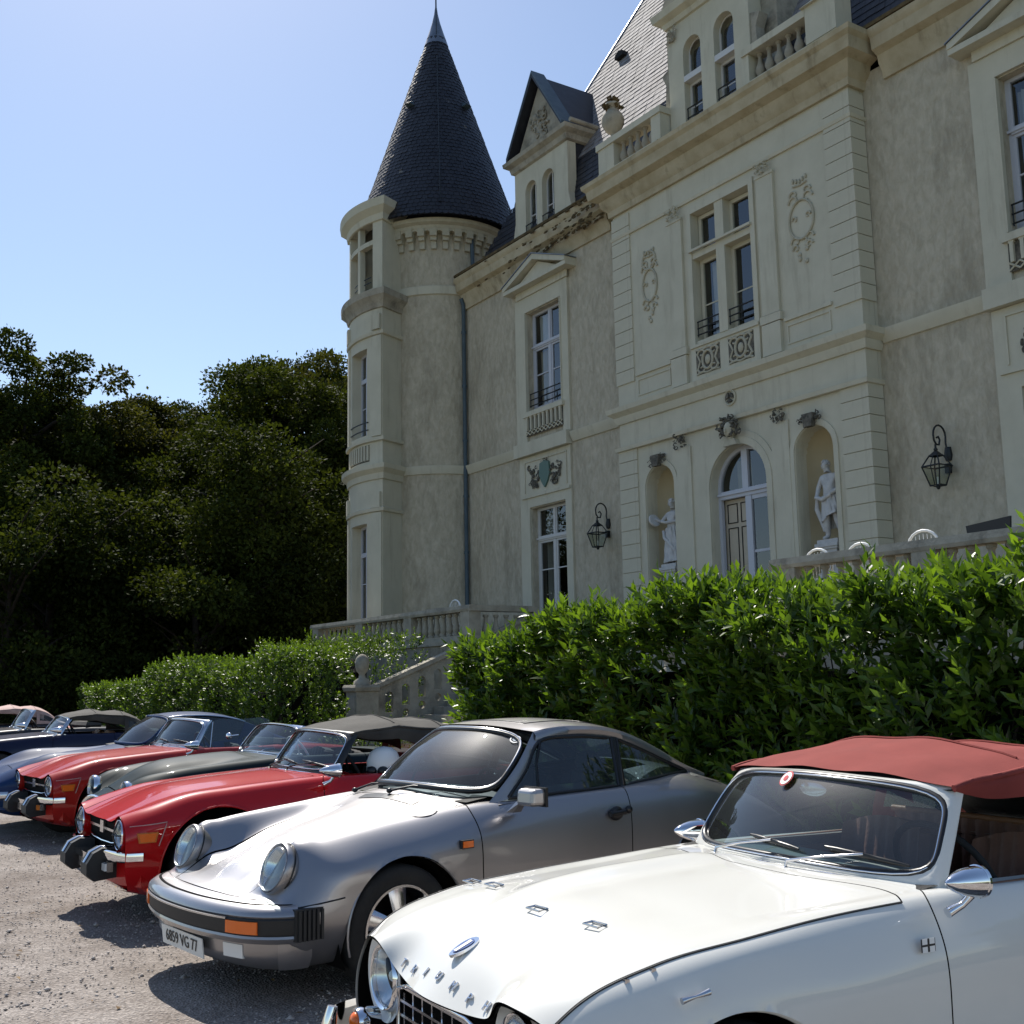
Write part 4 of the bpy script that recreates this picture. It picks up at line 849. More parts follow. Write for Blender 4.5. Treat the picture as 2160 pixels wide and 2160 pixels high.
def statue(xc, z0, zt, pose, label, ped_z):
    t = hthing('statue', label, 'statue', (xc, YP+.30, z0)); k = (zt - z0) / 1.72; yc = YP+.30
    def q(x, y, z): return (xc + x*k*1.18, yc - y*k, z0 + z*k)       # +y towards the viewer side of the niche
    if pose == 'f':
        P = [(0,.02,.92),(0,.02,1.12),(.01,.02,1.30),(.02,.03,1.42),(.03,.05,1.50),(.03,.07,1.60),(-.15,.04,1.34),(.17,.02,1.36),(-.27,.14,1.16),(-.33,.26,1.22),(-.36,.30,1.26),(.25,.03,1.14),(-.02,.24,1.10),(-.14,.30,1.14),(-.09,.03,.88),(.09,.02,.88),(-.12,.10,.50),(.10,.03,.48),(-.14,.02,.09),(.12,.0,.09),(-.18,.14,.04),(.15,.13,.04)]
        E = [(0,1),(1,2),(2,3),(3,4),(4,5),(2,6),(2,7),(6,8),(8,9),(9,10),(7,11),(11,12),(12,13),(0,14),(0,15),(14,16),(15,17),(16,18),(17,19),(18,20),(19,21)]
        Rr = [.14,.12,.13,.06,.05,.09,.06,.06,.045,.035,.03,.045,.035,.03,.10,.10,.07,.07,.045,.045,.035,.035]
    else:
        P = [(0,.02,.94),(0,.03,1.14),(-.01,.03,1.33),(-.01,.04,1.45),(-.03,.06,1.52),(-.05,.08,1.62),(-.18,.03,1.39),(.17,.03,1.38),(-.27,.06,1.16),(-.24,.16,.98),(-.20,.20,.94),(.27,.02,1.16),(.16,.18,1.02),(.08,.22,1.00),(-.09,.03,.90),(.09,.02,.90),(-.08,.12,.50),(.13,.06,.48),(-.10,.05,.09),(.20,.0,.09),(-.14,.18,.04),(.24,.13,.04)]
        E = [(0,1),(1,2),(2,3),(3,4),(4,5),(2,6),(2,7),(6,8),(8,9),(9,10),(7,11),(11,12),(12,13),(0,14),(0,15),(14,16),(15,17),(16,18),(17,19),(18,20),(19,21)]
        Rr = [.14,.13,.155,.07,.055,.09,.07,.07,.05,.04,.035,.05,.04,.035,.10,.10,.08,.08,.05,.05,.035,.035]
    skin_body('figure', [q(*p) for p in P], E, [r*k*1.12 for r in Rr], 'statue_stone', t)
    h = P[5]; m = MB(); hx, hy, hz = q(h[0], h[1], h[2]+.02); f = -.4 if pose == 'f' else -.35
    m.ell((hx, hy, hz), (.082*k, .095*k, .125*k), 12, 9); d = Vector((f, -1, 0)).normalized(); e = Vector((-d.y, d.x, 0))
    c = Vector((hx, hy, hz)); m.ell(tuple(c + d*.095*k + Vector((0,0,-.01))), (.016*k, .022*k, .03*k), 6, 5); m.ell(tuple(c + d*.085*k + Vector((0,0,-.055*k))), (.025*k, .02*k, .012*k), 6, 4)
    for sg in (-1, 1): m.ell(tuple(c + d*.083*k + e*sg*.033*k + Vector((0,0,.012*k))), (.018*k, .014*k, .010*k), 6, 4); m.ell(tuple(c + e*sg*.082*k), (.012*k, .022*k, .03*k), 6, 4)
    m.build('head', 'statue_stone', t, 60)
    m = MB(); r = random.Random(4 if pose == 'f' else 9)
    for i in range(34):
        a = r.uniform(0, 6.28); el = r.uniform(.1, 1.4); v = Vector((math.cos(a)*math.cos(el), math.sin(a)*math.cos(el), math.sin(el)))
        if v.dot(d) > .55 and v.z < .6: continue
        m.ell(tuple(c + Vector((v.x*.085*k, v.y*.10*k, v.z*.12*k))), (.03*k, .03*k, .025*k), 6, 4)
    if pose == 'f': m.ell(tuple(c - d*.10*k + Vector((0,0,.03))), (.06*k, .06*k, .05*k), 8, 6)
    m.build('hair', 'statue_stone', t, 60)
    # draped cloth with deep folds
    g = []; zs_ = np.linspace(.06 if pose == 'f' else .42, .97, 18)
    for z in zs_:
        u = (z - zs_[0]) / (zs_[-1] - zs_[0]); row = []
        for j in range(57):
            a = 2*math.pi*j/56; rr = (.235 - .06*u) * (1 + .10*math.sin(9*a + 3*u) + .06*math.sin(17*a - 5*u) + .03*math.sin(31*a)); zz = z + (.16*math.cos(a-.6) if pose == 'm' else .05*math.cos(a)) * (1-u if pose == 'm' else .3)
            row.append(q((rr*math.cos(a)*(1.0 + (.35*(1-u) if pose == 'f' else 0)) + .05*(1-u)), rr*.85*math.sin(a) + .05, zz))
        g.append(row)
    MB().grid(g).build('drapery', 'statue_stone', t, 60)
    m = MB(); r = random.Random(2)
    if pose == 'f':
        m.lathe([(0, -.03*k), (.17*k, -.03*k), (.18*k, 0), (.17*k, .03*k), (0, .03*k)], q(-.36, .30, 1.20), 20, mat=Matrix.Rotation(1.2, 3, 'Y')); nm = 'tambourine'
        m2 = MB(); m2.tube([q(-.20,.16,.9), q(-.1,.24,.7), q(.12,.2,.45), q(.25,.12,.2), q(.05,.22,.08)], [.035, .04, .045, .05, .04], 8).build('sash', 'statue_stone', t, 60)
    else:
        m.tube([q(.24,-.02,1.35), q(.33,-.06,1.0), q(.36,-.05,.6), q(.34,-.04,.2)], [.06, .08, .09, .07], 9); m.tube([q(-.24,.2,.96), q(-.05,.24,.88), q(.12,.2,.98)], [.04, .05, .04], 8); m.tube([q(-.22,.18,.95), q(-.27,.14,.7), q(-.20,.10,.45), q(-.14,.1,.2)], [.03, .05, .05, .03], 8); nm = 'cloak'
    m.build(nm, 'statue_stone', t, 60)
    MB().box(xc-.26*k*1.1, xc+.26*k*1.1, yc-.24*k, yc+.22*k, z0-.07, z0+.01).build('plinth', 'statue_stone', t)
    p = hthing('pedestal', 'pale stone pedestal under the ' + ('draped woman statue' if pose == 'f' else 'draped man statue') + ' in its niche', 'pedestal', (xc, yc, ped_z), 'statue pedestals'); zt_ = z0-.071; h_ = zt_-ped_z
    MB().box(xc-.30, xc+.30, yc-.28, yc+.26, zt_-.07, zt_).box(xc-.27, xc+.27, yc-.25, yc+.24, zt_-.12, zt_-.071).build('cap', 'statue_stone', p)
    MB().box(xc-.22, xc+.22, yc-.21, yc+.2, ped_z+.18, zt_-.121).box(xc-.14, xc+.14, yc-.225, yc-.211, ped_z+.25, zt_-.2).build('die', 'statue_stone', p)
    MB().box(xc-.32, xc+.32, yc-.30, yc+.3, ped_z, ped_z+.09).box(xc-.27, xc+.27, yc-.25, yc+.25, ped_z+.091, ped_z+.179).build('base', 'statue_stone', p)
statue(-20.72, 4.30, 5.88, 'f', 'pale stone statue of a draped woman turning left in the left niche', 3.46)
statue(-15.78, 4.32, 5.96, 'm', 'pale stone statue of a draped man with hand on hip in the right niche', 3.46)
def lantern(xc, label):
    t = hthing('wall_lantern', label, 'wall lantern', (xc, YW, 5.6), 'black iron lanterns on the facade'); y = YW - .42
    m = MB(); m.tube([(xc, YW-.01, 5.52), (xc, YW-.01, 5.62), (xc, YW-.01, 5.78)], [.06, .085, .06], 8)
    arc = [(xc, YW-.03, 5.62), (xc, YW-.08, 5.85)] + [(xc, YW-.25 + .18*math.cos(a), 5.98 + .20*math.sin(a)) for a in np.linspace(0, math.pi, 9)] + [(xc, y-.0, 5.88), (xc, YW-.36, 5.80), (xc, YW-.28, 5.80), (xc, YW-.25, 5.90), (xc, YW-.29, 5.96), (xc, YW-.34, 5.93)]
    m.tube(arc, .019, 7); m.build('bracket', 'iron', t, 50)
    MB().box(xc-.045, xc+.045, YW-.10, YW-.005, 5.28, 5.46).build('junction_box', 'iron', t)
    c = MB(); c.tube([(xc, y+.03, 5.80), (xc, y+.03, 5.68)], .02, 6); c.ell((xc, y+.03, 5.70), (.04, .04, .035), 8, 5)
    y += .03; a0, a1, z0, z1, z2 = .10, .19, 5.02, 5.38, 5.60
    for sx, sy in ((-1,-1),(1,-1),(1,1),(-1,1)): c.tube([(xc+sx*a0, y+sy*a0, z0), (xc+sx*a1, y+sy*a1, z1)], .014, 5); c.tube([(xc+sx*a1, y+sy*a1, z1), (xc+sx*.08, y+sy*.08, z2)], .014, 5)
    for r, z in ((a0, z0), (a1, z1)): c.tube([(xc-r, y-r, z), (xc+r, y-r, z), (xc+r, y+r, z), (xc-r, y+r, z)], .018, 5, closed=True)
    c.tube([(xc, y-a0, z0), (xc, y-a1, z1), (xc, y-.08, z2)], .010, 5)
    c.add([(xc-.11, y-.11, z2-.03), (xc+.11, y-.11, z2-.03), (xc+.11, y+.11, z2-.03), (xc-.11, y+.11, z2-.03), (xc, y, z2+.10)], [(0,1,4),(1,2,4),(2,3,4),(3,0,4)]); c.ell((xc, y, z0-.03), (.04, .04, .05), 8, 5)
    c.build('cage', 'iron', t)
    for k, (sx, sy, ex, ey) in enumerate(((-1,-1,1,-1),(1,-1,1,1),(1,1,-1,1),(-1,1,-1,-1))):
        MB().add([(xc+sx*a0, y+sy*a0, z0), (xc+ex*a0, y+ey*a0, z0), (xc+ex*a1, y+ey*a1, z1), (xc+sx*a1, y+sy*a1, z1)], [(0,1,2,3)]).build('glass_pane', 'lamp_glass', t)
    MB().tube([(xc, y, z0+.02), (xc, y, z0+.16)], .018, 8).build('bulb', 'white_plastic', t)
lantern(-23.45, 'black iron wall lantern on scroll arm left of the projecting centre')
lantern(-13.05, 'black iron wall lantern on scroll arm right of the statue niches')

# ============================================================ terrace and stair
YT = 14.3
tbal = MB().lathe([(.0, 0), (.08, 0), (.08, .04), (.045, .06), (.045, .08), (.085, .13), (.095, .19), (.08, .27), (.05, .38), (.042, .46), (.048, .49), (.07, .51), (.07, .56), (0, .56)], n=9).mesh('baluster', 'worn_stone', 40)
def balus_run(t, xa, xb, step=.30):
    n = int((xb - xa) / step)
    for k in range(n): inst(tbal, 'baluster', t, (xa + (k+.5)*(xb-xa)/n, YT+.16, 2.72))
t = hthing('terrace', 'raised stone terrace with baluster railing left of the stair', 'terrace', (-28.6, YT, 0))
MB().box(-33.4, -23.75, YT, YP+.5, -.2, 2.50).build('retaining_wall', 'worn_stone', t); MB().box(-33.5, -23.65, YT-.06, YP+.6, 2.501, 2.60).build('paving_edge', 'worn_stone', t)
MB().box(-33.3, -23.75, YT+.02, YT+.30, 2.601, 2.72).build('plinth', 'worn_stone', t)
m = MB().sweep([(-33.45, YT+.16), (-23.72, YT+.16)], [(.17, 3.30), (.19, 3.36), (.17, 3.45), (-.17, 3.45), (-.19, 3.36), (-.17, 3.30)]); m.box(-24.06, -23.74, YT+.35, 16.3, 3.30, 3.448); m.build('handrail', 'worn_stone', t)
PX = (-33.3, -30.2, -27.2, -24.2)
for x in PX: MB().box(x, x+.42, YT, YT+.33, 2.721, 3.299).build('pier', 'worn_stone', t)
for a, b in zip(PX[:-1], PX[1:]): balus_run(t, a+.45, b)
for k in range(5): inst(tbal, 'baluster', t, (-23.9, YT+.55 + .3*k, 2.66))
t = hthing('terrace', 'raised stone terrace with baluster railing right of the stair above the hedge', 'terrace', (-6, YT, 0))
MB().box(-13.65, -1.5, YT, YP+.5, -.2, 2.50).build('retaining_wall', 'worn_stone', t); MB().box(-13.75, -1.4, YT-.06, YP+.6, 2.501, 2.60).build('paving_edge', 'worn_stone', t)
MB().box(-13.65, -1.5, YT+.02, YT+.30, 2.601, 2.72).build('plinth', 'worn_stone', t)
MB().sweep([(-13.78, YT+.16), (-1.4, YT+.16)], [(.17, 3.36), (.19, 3.42), (.17, 3.53), (-.17, 3.53), (-.19, 3.42), (-.17, 3.36)]).build('handrail', 'worn_stone', t)
PX = (-13.65, -10.9, -7.6, -4.3, -1.9)
for x in PX: MB().box(x, x+.42, YT, YT+.33, 2.721, 3.359).build('pier', 'worn_stone', t)
for a, b in zip(PX[:-1], PX[1:]):
    n = int((b-a-.45)/.31)
    for k in range(n): inst(tbal, 'baluster', t, (a+.45 + (k+.5)*(b-a-.45)/n, YT+.16, 2.72), 0, (1.1, 1.1, 1.14))
t = hthing('garden_stair', 'wide stone stair with pierced side parapets climbing to the terrace', 'stair', (XC, 12, 0))
NST = 15
for k in range(NST):
    y0 = 11.4 + k*.36; MB().box(-23.6, -13.3, y0, 17.9 if k == NST-1 else y0+.42, -.1, 2.55*(k+1)/NST).build('step', 'worn_stone', t)
MB().box(-23.7, -13.3, 16.8, YP-.01, -.1, 2.545).build('landing', 'worn_stone', t)
def parapet(x):
    y0, y1 = 11.75, 16.25; sl = .392; zt = lambda y: 1.52 + (y-y0)*sl
    outer = [(y0, -.1), (y1, -.1), (y1, zt(y1)-.08), (y0, zt(y0)-.08)]; holes = []
    for k in range(10):
        yc = y0 + .36 + k*.43; zc = zt(yc) - .26
        if yc > y1 - .2: break
        h = [(yc-.10, zc-.48), (yc+.10, zc-.48), (yc+.10, zc-.10)] + [(yc + .10*math.cos(a), zc-.10 + .10*math.sin(a)) for a in np.linspace(.3, math.pi-.3, 5)] + [(yc-.10, zc-.10)]
        holes.append(h)
        if k: holes.append([(yc + .09*math.cos(a), zc - .66 + .09*math.sin(a)) for a in [2*math.pi*i/12 for i in range(12)]])
    m = MB().holed(outer, holes, 0, .10); m.holed(outer, holes, .10, -.0005)
    m.v = [(x + y, a, z) for a, y, z in m.v]; m.build('parapet', 'worn_stone', t)
    MB().hexa([(x-.09, y0-.05, zt(y0)-.08), (x+.19, y0-.05, zt(y0)-.08), (x+.19, y1, zt(y1)-.08), (x-.09, y1, zt(y1)-.08), (x-.09, y0-.05, zt(y0)+.02), (x+.19, y0-.05, zt(y0)+.02), (x+.19, y1, zt(y1)+.02), (x-.09, y1, zt(y1)+.02)]).build('coping', 'worn_stone', t)
parapet(-23.85); parapet(-13.25)
for x, tx in ((-23.75, 'left'), (-13.15, 'right')):
    p = hthing('gate_pillar', 'stone pillar with a ball finial at the %s foot of the stair' % tx, 'pillar', (x, 11.45, 0), 'ball topped pillars at the foot of the stair')
    MB().box(x-.27, x+.27, 11.15, 11.7, -.05, 1.40).box(x-.22, x+.22, 11.13, 11.149, .2, 1.28).build('shaft', 'worn_stone', p)
    MB().sweep([(x-.27, 11.7), (x-.27, 11.15), (x+.27, 11.15), (x+.27, 11.7)], [(0, 1.401), (.05, 1.42), (.07, 1.50), (.04, 1.56), (-.2, 1.56)]).box(x-.1, x+.1, 11.3, 11.6, 1.5, 1.559).build('cap', 'worn_stone', p)
    MB().lathe([(0, 1.56), (.20, 1.56), (.19, 1.64), (.08, 1.72), (.07, 1.80), (.12, 1.86), (.155, 1.96), (.165, 2.06), (.14, 2.16), (.08, 2.23), (0, 2.26)], (x, 11.42, 0), 16).build('ball_finial', 'worn_stone', p, 50)
# chairs and boards on the terrace
def chair(x, y, label, top=3.66, grp='white chairs on the terrace'):
    t = hthing('garden_chair', label, 'chair', (x, y, 2.6), grp); z0 = 2.6
    for sx, sy in ((-1,-1),(1,-1),(1,1),(-1,1)): MB().tube([(x+sx*.24, y+sy*.22, z0), (x+sx*.20, y+sy*.18, z0+.43)], .018, 6).build('leg', 'white_plastic', t)
    MB().box(x-.24, x+.24, y-.22, y+.22, z0+.43, z0+.46).build('seat', 'white_plastic', t)
    w = .27; zt = top - z0
    MB().tube([(x-w, y-.22, z0+.43), (x-w-.01, y-.25, z0+zt-.22)] + [(x - (w)*math.cos(a), y-.27, z0+zt-.22 + .22*math.sin(a)) for a in np.linspace(.15, math.pi-.15, 9)] + [(x+w+.01, y-.25, z0+zt-.22), (x+w, y-.22, z0+.43)], .022, 8).build('back_frame', 'white_plastic', t, 60)
    m = MB()
    for k in range(-3, 4): m.tube([(x+k*.07, y-.22, z0+.46), (x+k*.07, y-.26, z0+zt-.25 + .2*math.sqrt(max(0, 1-(k/4)**2)))], .007, 4)
    m.build('back_slats', 'white_plastic', t)
chair(-13.05, 14.95, 'white round-backed garden chair just above the railing below the right statue')
chair(-12.15, 14.95, 'white round-backed garden chair above the railing in front of the corner quoins')
chair(-10.95, 14.95, 'white round-backed garden chair above the railing below the right lantern', 3.72)
chair(-25.1, 14.95, 'white round-backed garden chair above the railing beside the downpipe', 3.66)
t = hthing('sun_lounger', 'dark slatted folded lounger back standing above the right railing', 'lounger', (-9.9, 15.1, 2.6)); m = MB()
m.hexa([(-10.38, 15.0, 3.42), (-9.72, 15.0, 3.42), (-9.72, 15.05, 3.42), (-10.38, 15.05, 3.42), (-10.42, 15.0, 3.74), (-9.68, 15.0, 3.80), (-9.68, 15.04, 3.80), (-10.42, 15.04, 3.74)]); m.build('back_panel', 'rubber', t)
for x in (-10.3, -9.8): MB().tube([(x, 15.2, 2.6), (x, 15.03, 3.45)], .02, 6).build('leg', 'iron', t)
for i, (x, w, lb) in enumerate(((-30.6, .30, 'small grey board-topped table behind the railing near the tower bay'), (-27.9, .34, 'low grey board-topped table behind the middle of the left railing'), (-26.9, .36, 'higher tan board-topped table behind the left railing'))):
    t = hthing('bar_table', lb, 'table', (x, 15.2, 2.6), 'small tables on the left terrace'); zt = 3.50 + .03*i
    MB().box(x-w, x+w, 15.0, 15.5, zt-.03, zt).build('table_top', 'wood_board', t)
    for sx in (-1, 1): MB().tube([(x+sx*(w-.05), 15.25, 2.6), (x+sx*(w-.05), 15.25, zt-.03)], .02, 6).build('leg', 'wood_board', t)

# ============================================================ leaves
def leaf_cloud(name, P, D, N, L, Wd, tone, mat, parent=None, off=(0,0,0), fold=.18, curl=0.12):
    P = np.asarray(P, float) - np.asarray(off); D = D / np.linalg.norm(D, axis=1, keepdims=True)
    N = N - D * np.sum(N*D, 1, keepdims=True); N = N / (np.linalg.norm(N, axis=1, keepdims=True) + 1e-9); Sd = np.cross(D, N)
    L = L[:, None]; Wd = Wd[:, None]; n = len(P)
    V = np.empty((n, 5, 3)); V[:, 0] = P; V[:, 1] = P + D*L*.48 + Sd*Wd*.5 + N*Wd*fold; V[:, 2] = P + D*L - N*L*curl; V[:, 3] = P + D*L*.48 - Sd*Wd*.5 + N*Wd*fold; V[:, 4] = P + D*L*.5
    F = np.array([[0,1,4],[1,2,4],[2,3,4],[3,0,4]])
    F = (np.arange(n)[:, None, None]*5 + F[None]).reshape(-1)
    me = bpy.data.meshes.new(name); me.vertices.add(n*5); me.vertices.foreach_set('co', V.reshape(-1).astype(np.float32))
    me.loops.add(n*12); me.loops.foreach_set('vertex_index', F.astype(np.int32)); me.polygons.add(n*4); me.polygons.foreach_set('loop_start', np.arange(0, n*12, 3, dtype=np.int32)); me.polygons.foreach_set('loop_total', np.full(n*4, 3, np.int32))
    me.update(calc_edges=True); a = me.attributes.new('tone', 'FLOAT', 'POINT'); a.data.foreach_set('value', np.repeat(tone, 5).astype(np.float32))
    me.materials.append(MAT[mat]); o = bpy.data.objects.new(name, me); COL.objects.link(o)
    if parent: o.parent = parent
    return o
def quad_cloud(name, P, D, N, L, Wd, tone, mat, parent=None, off=(0,0,0)):
    P = np.asarray(P, float) - np.asarray(off); D = D / np.linalg.norm(D, axis=1, keepdims=True)
    N = N - D * np.sum(N*D, 1, keepdims=True); N = N / (np.linalg.norm(N, axis=1, keepdims=True) + 1e-9); Sd = np.cross(D, N); L = L[:, None]; Wd = Wd[:, None]; n = len(P)
    V = np.empty((n, 4, 3)); V[:, 0] = P; V[:, 1] = P + D*L*.5 + Sd*Wd*.5; V[:, 2] = P + D*L; V[:, 3] = P + D*L*.5 - Sd*Wd*.5
    me = bpy.data.meshes.new(name); me.vertices.add(n*4); me.vertices.foreach_set('co', V.reshape(-1).astype(np.float32)); me.loops.add(n*4); me.loops.foreach_set('vertex_index', np.arange(n*4, dtype=np.int32))
    me.polygons.add(n); me.polygons.foreach_set('loop_start', np.arange(0, n*4, 4, dtype=np.int32)); me.polygons.foreach_set('loop_total', np.full(n, 4, np.int32)); me.update(calc_edges=True)
    a = me.attributes.new('tone', 'FLOAT', 'POINT'); a.data.foreach_set('value', np.repeat(tone, 4).astype(np.float32)); me.materials.append(MAT[mat]); o = bpy.data.objects.new(name, me); COL.objects.link(o)
    if parent: o.parent = parent
    return o
def shoots(B, U, nl, slen, leafL, leafW, spread=.75):
    # B: (n,3) bases, U: (n,3) directions -> leaves set spirally on each shoot
    n = len(B); U = U / np.linalg.norm(U, axis=1, keepdims=True); T = nr.normal(size=(n, 3)); A = np.cross(U, T); A /= np.linalg.norm(A, axis=1, keepdims=True); Bv = np.cross(U, A)
    Ps, Ds, Ns, Ls, Ws, Ts, own = [], [], [], [], [], [], []
    ln = slen * nr.uniform(.6, 1.25, n); tn = nr.uniform(0, 1, n)
    for k in range(nl):
        f = (k + .6) / nl; th = k * 2.4 + nr.uniform(-.3, .3, n); R = A*np.cos(th)[:, None] + Bv*np.sin(th)[:, None]
        sp = spread * (1.15 - .75*f) * nr.uniform(.8, 1.2, n)
        Ps.append(B + U*(ln*f)[:, None]); Ds.append(U*np.cos(sp)[:, None] + R*np.sin(sp)[:, None] + np.array([0, 0, -.08])); Ns.append(U*np.sin(sp)[:, None] - R*np.cos(sp)[:, None] + nr.normal(0, .25, (n, 3)))
        s_ = nr.uniform(.7, 1.2, n) * (1.05 - .35*f); Ls.append(leafL*s_); Ws.append(leafW*s_); Ts.append(np.clip(tn*.45 + f*.40 + nr.uniform(-.15, .2, n), 0, 1)**1.2); own.append(np.arange(n))
    return tuple(np.concatenate(q) for q in (Ps, Ds, Ns, Ls, Ws, Ts, own))
def hedge(label, base, x0, x1, y0, y1, topf, leafL, leafW, dens, nl, slen, mat, singles=0, name='hedge'):
    t = hthing(name, label, 'hedge', base); L = x1 - x0; bs = np.array(base)
    nf = int(L*2.2*dens); nt = int(L*(y1-y0)*dens*1.15); ne = int((y1-y0)*2.2*dens*2.2)
    xs = nr.uniform(x0, x1, nf); T = topf(xs); zf = nr.uniform(.05, 1, nf)**.85 * T; wob = lambda x, z: .10*np.sin(x*2.1 + z*3) + .07*np.sin(x*5.3 - z*4.1)
    Bf = np.stack([xs, y0 + .12 + wob(xs, zf) + nr.uniform(-.05, .26, nf), zf - .08], 1); Uf = np.stack([nr.normal(0, .45, nf), -nr.uniform(.25, 1.1, nf), nr.uniform(.2, 1.2, nf)], 1)
    xt = nr.uniform(x0, x1, nt); Bt = np.stack([xt, nr.uniform(y0+.05, y1, nt), topf(xt) - nr.uniform(.05, .35, nt)], 1); Ut = np.stack([nr.normal(0, .35, nt), nr.normal(-.12, .35, nt), nr.uniform(.7, 1.2, nt)], 1)
    xe = np.where(nr.uniform(size=ne) < .5, x0, x1); sg = np.where(xe == x0, -1, 1); Be = np.stack([xe - sg*nr.uniform(0, .25, ne), nr.uniform(y0, y1, ne), nr.uniform(.05, 1, ne)*topf(xe)], 1); Ue = np.stack([sg*nr.uniform(.3, 1, ne), nr.normal(0, .4, ne), nr.uniform(.2, 1, ne)], 1)
    B = np.concatenate([Bf, Bt, Be]); U = np.concatenate([Uf, Ut, Ue]); P, D, N, Ls, Ws, Ts, own = shoots(B, U, nl, slen, leafL, leafW)
    sel = np.zeros(len(P), bool)
    if singles:
        d = np.abs(Bt[:, 0] + 4.5)*.25 + np.abs(Bt[:, 1]-y0) - Bt[:, 2]*1.2; ids = nf + np.argsort(d)[:singles]
        order = np.argsort(own, kind='stable'); 
        for i in ids:
            s_ = np.where(own == i)[0]; sel[s_] = True; leaf_cloud('leaf_shoot', P[s_], D[s_], N[s_], Ls[s_], Ws[s_], Ts[s_], mat, t, bs)
    k = ~sel; tag(leaf_cloud('foliage', P[k], D[k], N[k], Ls[k], Ws[k], Ts[k], mat, t, bs), kind='stuff')
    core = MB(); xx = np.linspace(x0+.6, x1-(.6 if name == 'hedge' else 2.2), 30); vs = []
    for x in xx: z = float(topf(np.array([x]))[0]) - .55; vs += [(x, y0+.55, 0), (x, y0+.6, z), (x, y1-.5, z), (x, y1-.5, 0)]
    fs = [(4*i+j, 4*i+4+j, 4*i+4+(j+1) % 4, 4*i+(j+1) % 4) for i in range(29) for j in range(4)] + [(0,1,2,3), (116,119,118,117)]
    core.add(vs, fs).build('dark_core', 'underbody', t)  # black filler block, the shade deep inside the leaves put into its colour
    m = MB()
    for k in range(int(L*4)): x = nr.uniform(x0+.1, x1-.1); y = nr.uniform(y0+.15, y0+.5); hh = float(topf(np.array([x]))[0]); m.tube([(x, y+.2, 0), (x + nr.normal(0, .1), y+.1, hh*.45), (x + nr.normal(0, .2), y+.1, hh*.85)], [.02, .014, .006], 4)
    tag(m.build('stems', 'bark', t), kind='stuff')
    return t
topR = lambda x: 2.14 + .16*np.clip((x+9)/7, 0, 1) + .10*np.sin(x*1.3) + .08*np.sin(x*3.1 + 1) + .05*np.sin(x*7.3) + np.where(x < -11.0, -(-11.0-x)*.35, 0)
hedge('tall glossy laurel hedge running behind the silver coupe and the white convertible', (-5.5, 7.6, 0), -11.9, 2.0, 7.0, 8.7, topR, .175, .060, 96, 10, .30, 'laurel_leaf', 260)
topL = lambda x: 2.05 + .12*np.sin(x*.9) + .08*np.sin(x*2.7) - np.clip((-26.0 - x)/7.0, 0, 1)*.55
hedge('trimmed small-leaved hedge running left from the stair pillar behind the far cars', (-24, 8.3, 0), -34.5, -19.6, 7.6, 9.1, topL, .095, .050, 92, 9, .20, 'privet_leaf')
topS = lambda x: 2.55 + .15*np.sin(x*2.0) + .1*np.sin(x*5)
hedge('leafy shrub growing against the terrace wall behind the ball pillar', (-27.5, 12.3, 0), -31.0, -24.4, 11.6, 13.4, topS, .11, .045, 45, 9, .30, 'privet_leaf', name='shrub')
topS2 = lambda x: .75 + .1*np.sin(x*3)
hedge('low scrubby plants at the foot of the stair parapet', (-22, 10.6, 0), -23.2, -19.4, 10.1, 11.1, topS2, .06, .025, 40, 7, .16, 'privet_leaf', name='shrub')

# ============================================================ trees
def tree(x, y, h, rx, rz, seed, mat, label, n=26000, zc=None, leaf=.20, grp=None, nb=64):
    r = np.random.RandomState(seed); t = thing('tree', label, 'tree', (x, y, 0), 0, grp); zc = zc or h - rz
    m = MB(); rr = random.Random(seed); tr = .016*h + .08
    lean = (rr.uniform(-.6, .6), rr.uniform(-.6, .6)); m.tube([(0, 0, -.2), (lean[0]*.3, lean[1]*.3, h*.25), (lean[0]*.7, lean[1]*.7, h*.55), (lean[0], lean[1], h*.9)], [tr, tr*.75, tr*.45, tr*.08], 9)
    for k in range(12):
        a = rr.uniform(0, 6.28); z0 = h*rr.uniform(.2, .75); ln = rx*rr.uniform(.5, .95); m.tube([(lean[0]*.5, lean[1]*.5, z0), (math.cos(a)*ln*.5, math.sin(a)*ln*.5, z0 + ln*.35), (math.cos(a)*ln, math.sin(a)*ln, z0 + ln*.55)], [tr*.35, tr*.2, tr*.05], 6)
    m.build('trunk', 'bark', t, 60)
    # crown: clumps on and inside an uneven envelope
    u = r.normal(size=(nb, 3)); u /= np.linalg.norm(u, axis=1, keepdims=True); rad = r.uniform(.45, 1.0, nb)**.6; C = u*rad[:, None]*np.array([rx, rx, rz]) + np.array([0, 0, zc]); cr = r.uniform(.12, .32, nb)*rx
    C[:, 2] = np.clip(C[:, 2], 1.0, None)
    w = cr**2; idx = r.choice(nb, n, p=w/w.sum()); v = r.normal(size=(n, 3)); v /= np.linalg.norm(v, axis=1, keepdims=True); q = r.uniform(.30, 1.0, n)**.6 * (1 + .35*(r.uniform(size=n) > .93)*r.uniform(0, 1, n))
    P = C[idx] + v*(cr[idx]*q)[:, None]*np.array([1.15, 1.15, .75]); D = v*.6 + r.normal(0, .6, (n, 3)) + np.array([0, 0, -.1]); N = r.normal(0, .5, (n, 3)) + np.array([0, 0, 1.0])
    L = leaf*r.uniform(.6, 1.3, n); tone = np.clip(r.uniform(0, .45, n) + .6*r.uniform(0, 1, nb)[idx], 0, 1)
    tag(quad_cloud('crown', P, D, N, L, L*.62, tone, mat, t), kind='stuff'); return t
def at(px, dist): return (px/1932*2160 - 1080)/2394*dist, dist
